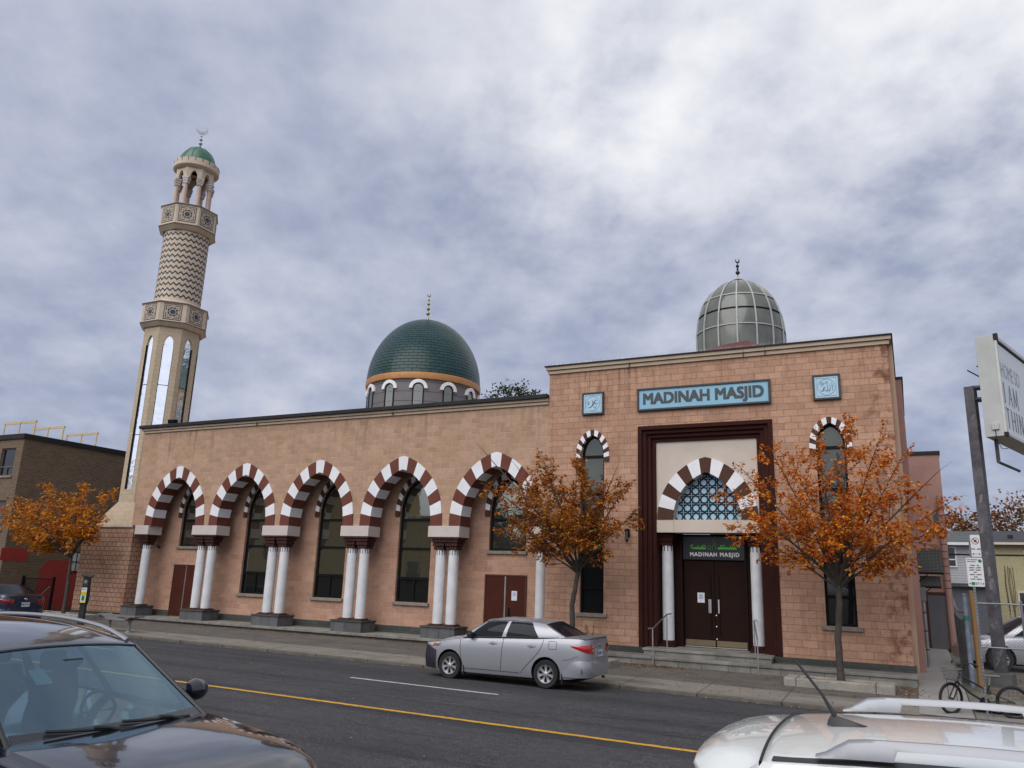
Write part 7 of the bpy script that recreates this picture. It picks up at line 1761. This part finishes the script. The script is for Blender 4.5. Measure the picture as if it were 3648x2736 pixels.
mb.tube(hbp, .012, 8); mb.tube([hd, (-.385, 0, .88)], .017, 8); hb_ = mb.build('handlebar', BKM, BK)
for e in (0, -1):
    mb = MB(); a_, b_ = Vector(hbp[e]), Vector(hbp[1 if e == 0 else -2]); mb.tube([a_, a_.lerp(b_, .95)], .018, 10); mb.build('grip', TYRE, hb_)
    mb = MB(); mb.tube([a_.lerp(b_, 1.0) + Vector((-.02, 0, -.01)), a_.lerp(b_, .5) + Vector((-.06, 0, -.03)), a_.lerp(b_, .1) + Vector((-.06, 0, -.06))], .006, 6); mb.build('brake_lever', M('pale_lever', (.5,.5,.5), .3, .5) if 'pale_lever' not in bpy.data.materials else bpy.data.materials['pale_lever'], hb_)
mb = MB(); prs = [(.30, .085, .012), (.24, .10, .015), (.16, .085, .014), (.06, .045, .01), (-.02, .022, .0)]; vs = []
for dx, hw_, dz in prs:
    for k in range(8): a_ = 2*pi*k/8; vs.append((.04+dx, hw_*cos(a_), .80 + dz + .026*sin(a_)))
mb.add(vs, [(i*8+k, i*8+(k+1) % 8, (i+1)*8+(k+1) % 8, (i+1)*8+k) for i in range(4) for k in range(8)] + [tuple(range(8)), tuple(32+k for k in range(7, -1, -1))], 0, True); sd_ = mb.build('saddle', GRY, BK)
mb = MB(); mb.tube([(.135, 0, .60), (.165, 0, .79)], .013, 8); mb.build('seat_post', STEEL, BK)
mb = MB(); n_ = Vector((-cos(yw), -sin(yw), 0)); tq = Vector((-sin(yw), cos(yw), 0)); O2 = Vector((-.43, 0, 0))
def bk(u, v, z): return O2 + n_*u + tq*v + Vector((0, 0, z))
for z, e in ((.93, 0), (.86, .012), (.79, .024), (.72, .036)):
    P = [bk(.05, -.17+e, z), bk(.30-e, -.17+e, z), bk(.30-e, .17-e, z), bk(.05, .17-e, z), bk(.05, -.17+e, z)]; mb.tube(P, .008 if e == 0 else .0042, 5, cap=False)
for k in range(9): v = -.16 + .04*k; mb.tube([bk(.30, v, .93), bk(.262, v*.78, .70), bk(.05, v*.78, .70), bk(.05, v, .93)], .0036, 4, cap=False)
for k in range(6): u = .06 + .045*k; mb.tube([bk(u, -.17, .93), bk(u*.92, -.13, .70), bk(u*.92, .13, .70), bk(u, .17, .93)], .0036, 4, cap=False)
mb.build('basket', M('basket_wire', (.20,.20,.20), .4, .6), BK)
mb = MB(); mb.tube([bk(.20, -.12, .70), bk(.19, -.10, .30)], .006, 6); mb.tube([bk(.20, .12, .70), bk(.19, .10, .30)], .006, 6); mb.build('basket_stay', BKM, BK)
mb = MB(); mb.tube([(.02, .055, .29), (.02, -.055, .29)], .025, 10); mb.lathe([(.095, -.006), (.095, .006), (.03, .008)], (.02, -.05, .29), 24, axis='y'); mb.tube([(.02, -.06, .29), (.10, -.065, .15)], .01, 6); mb.tube([(.10, -.065, .15), (.10, -.15, .15)], .016, 6); mb.build('crank', BKM, BK)
mb = MB(); mb.tube([(.05, -.06, .22), (.16, -.14, .02)], .009, 6); mb.build('kickstand', BKM, BK)
mb = MB(); mb.tube([(.08 + .06*cos(2*pi*k/14), -.07 + .05*sin(2*pi*k/14), .5 + .05*sin(4*pi*k/14)) for k in range(15)], .012, 6); mb.build('cable_lock', BKM, BK)
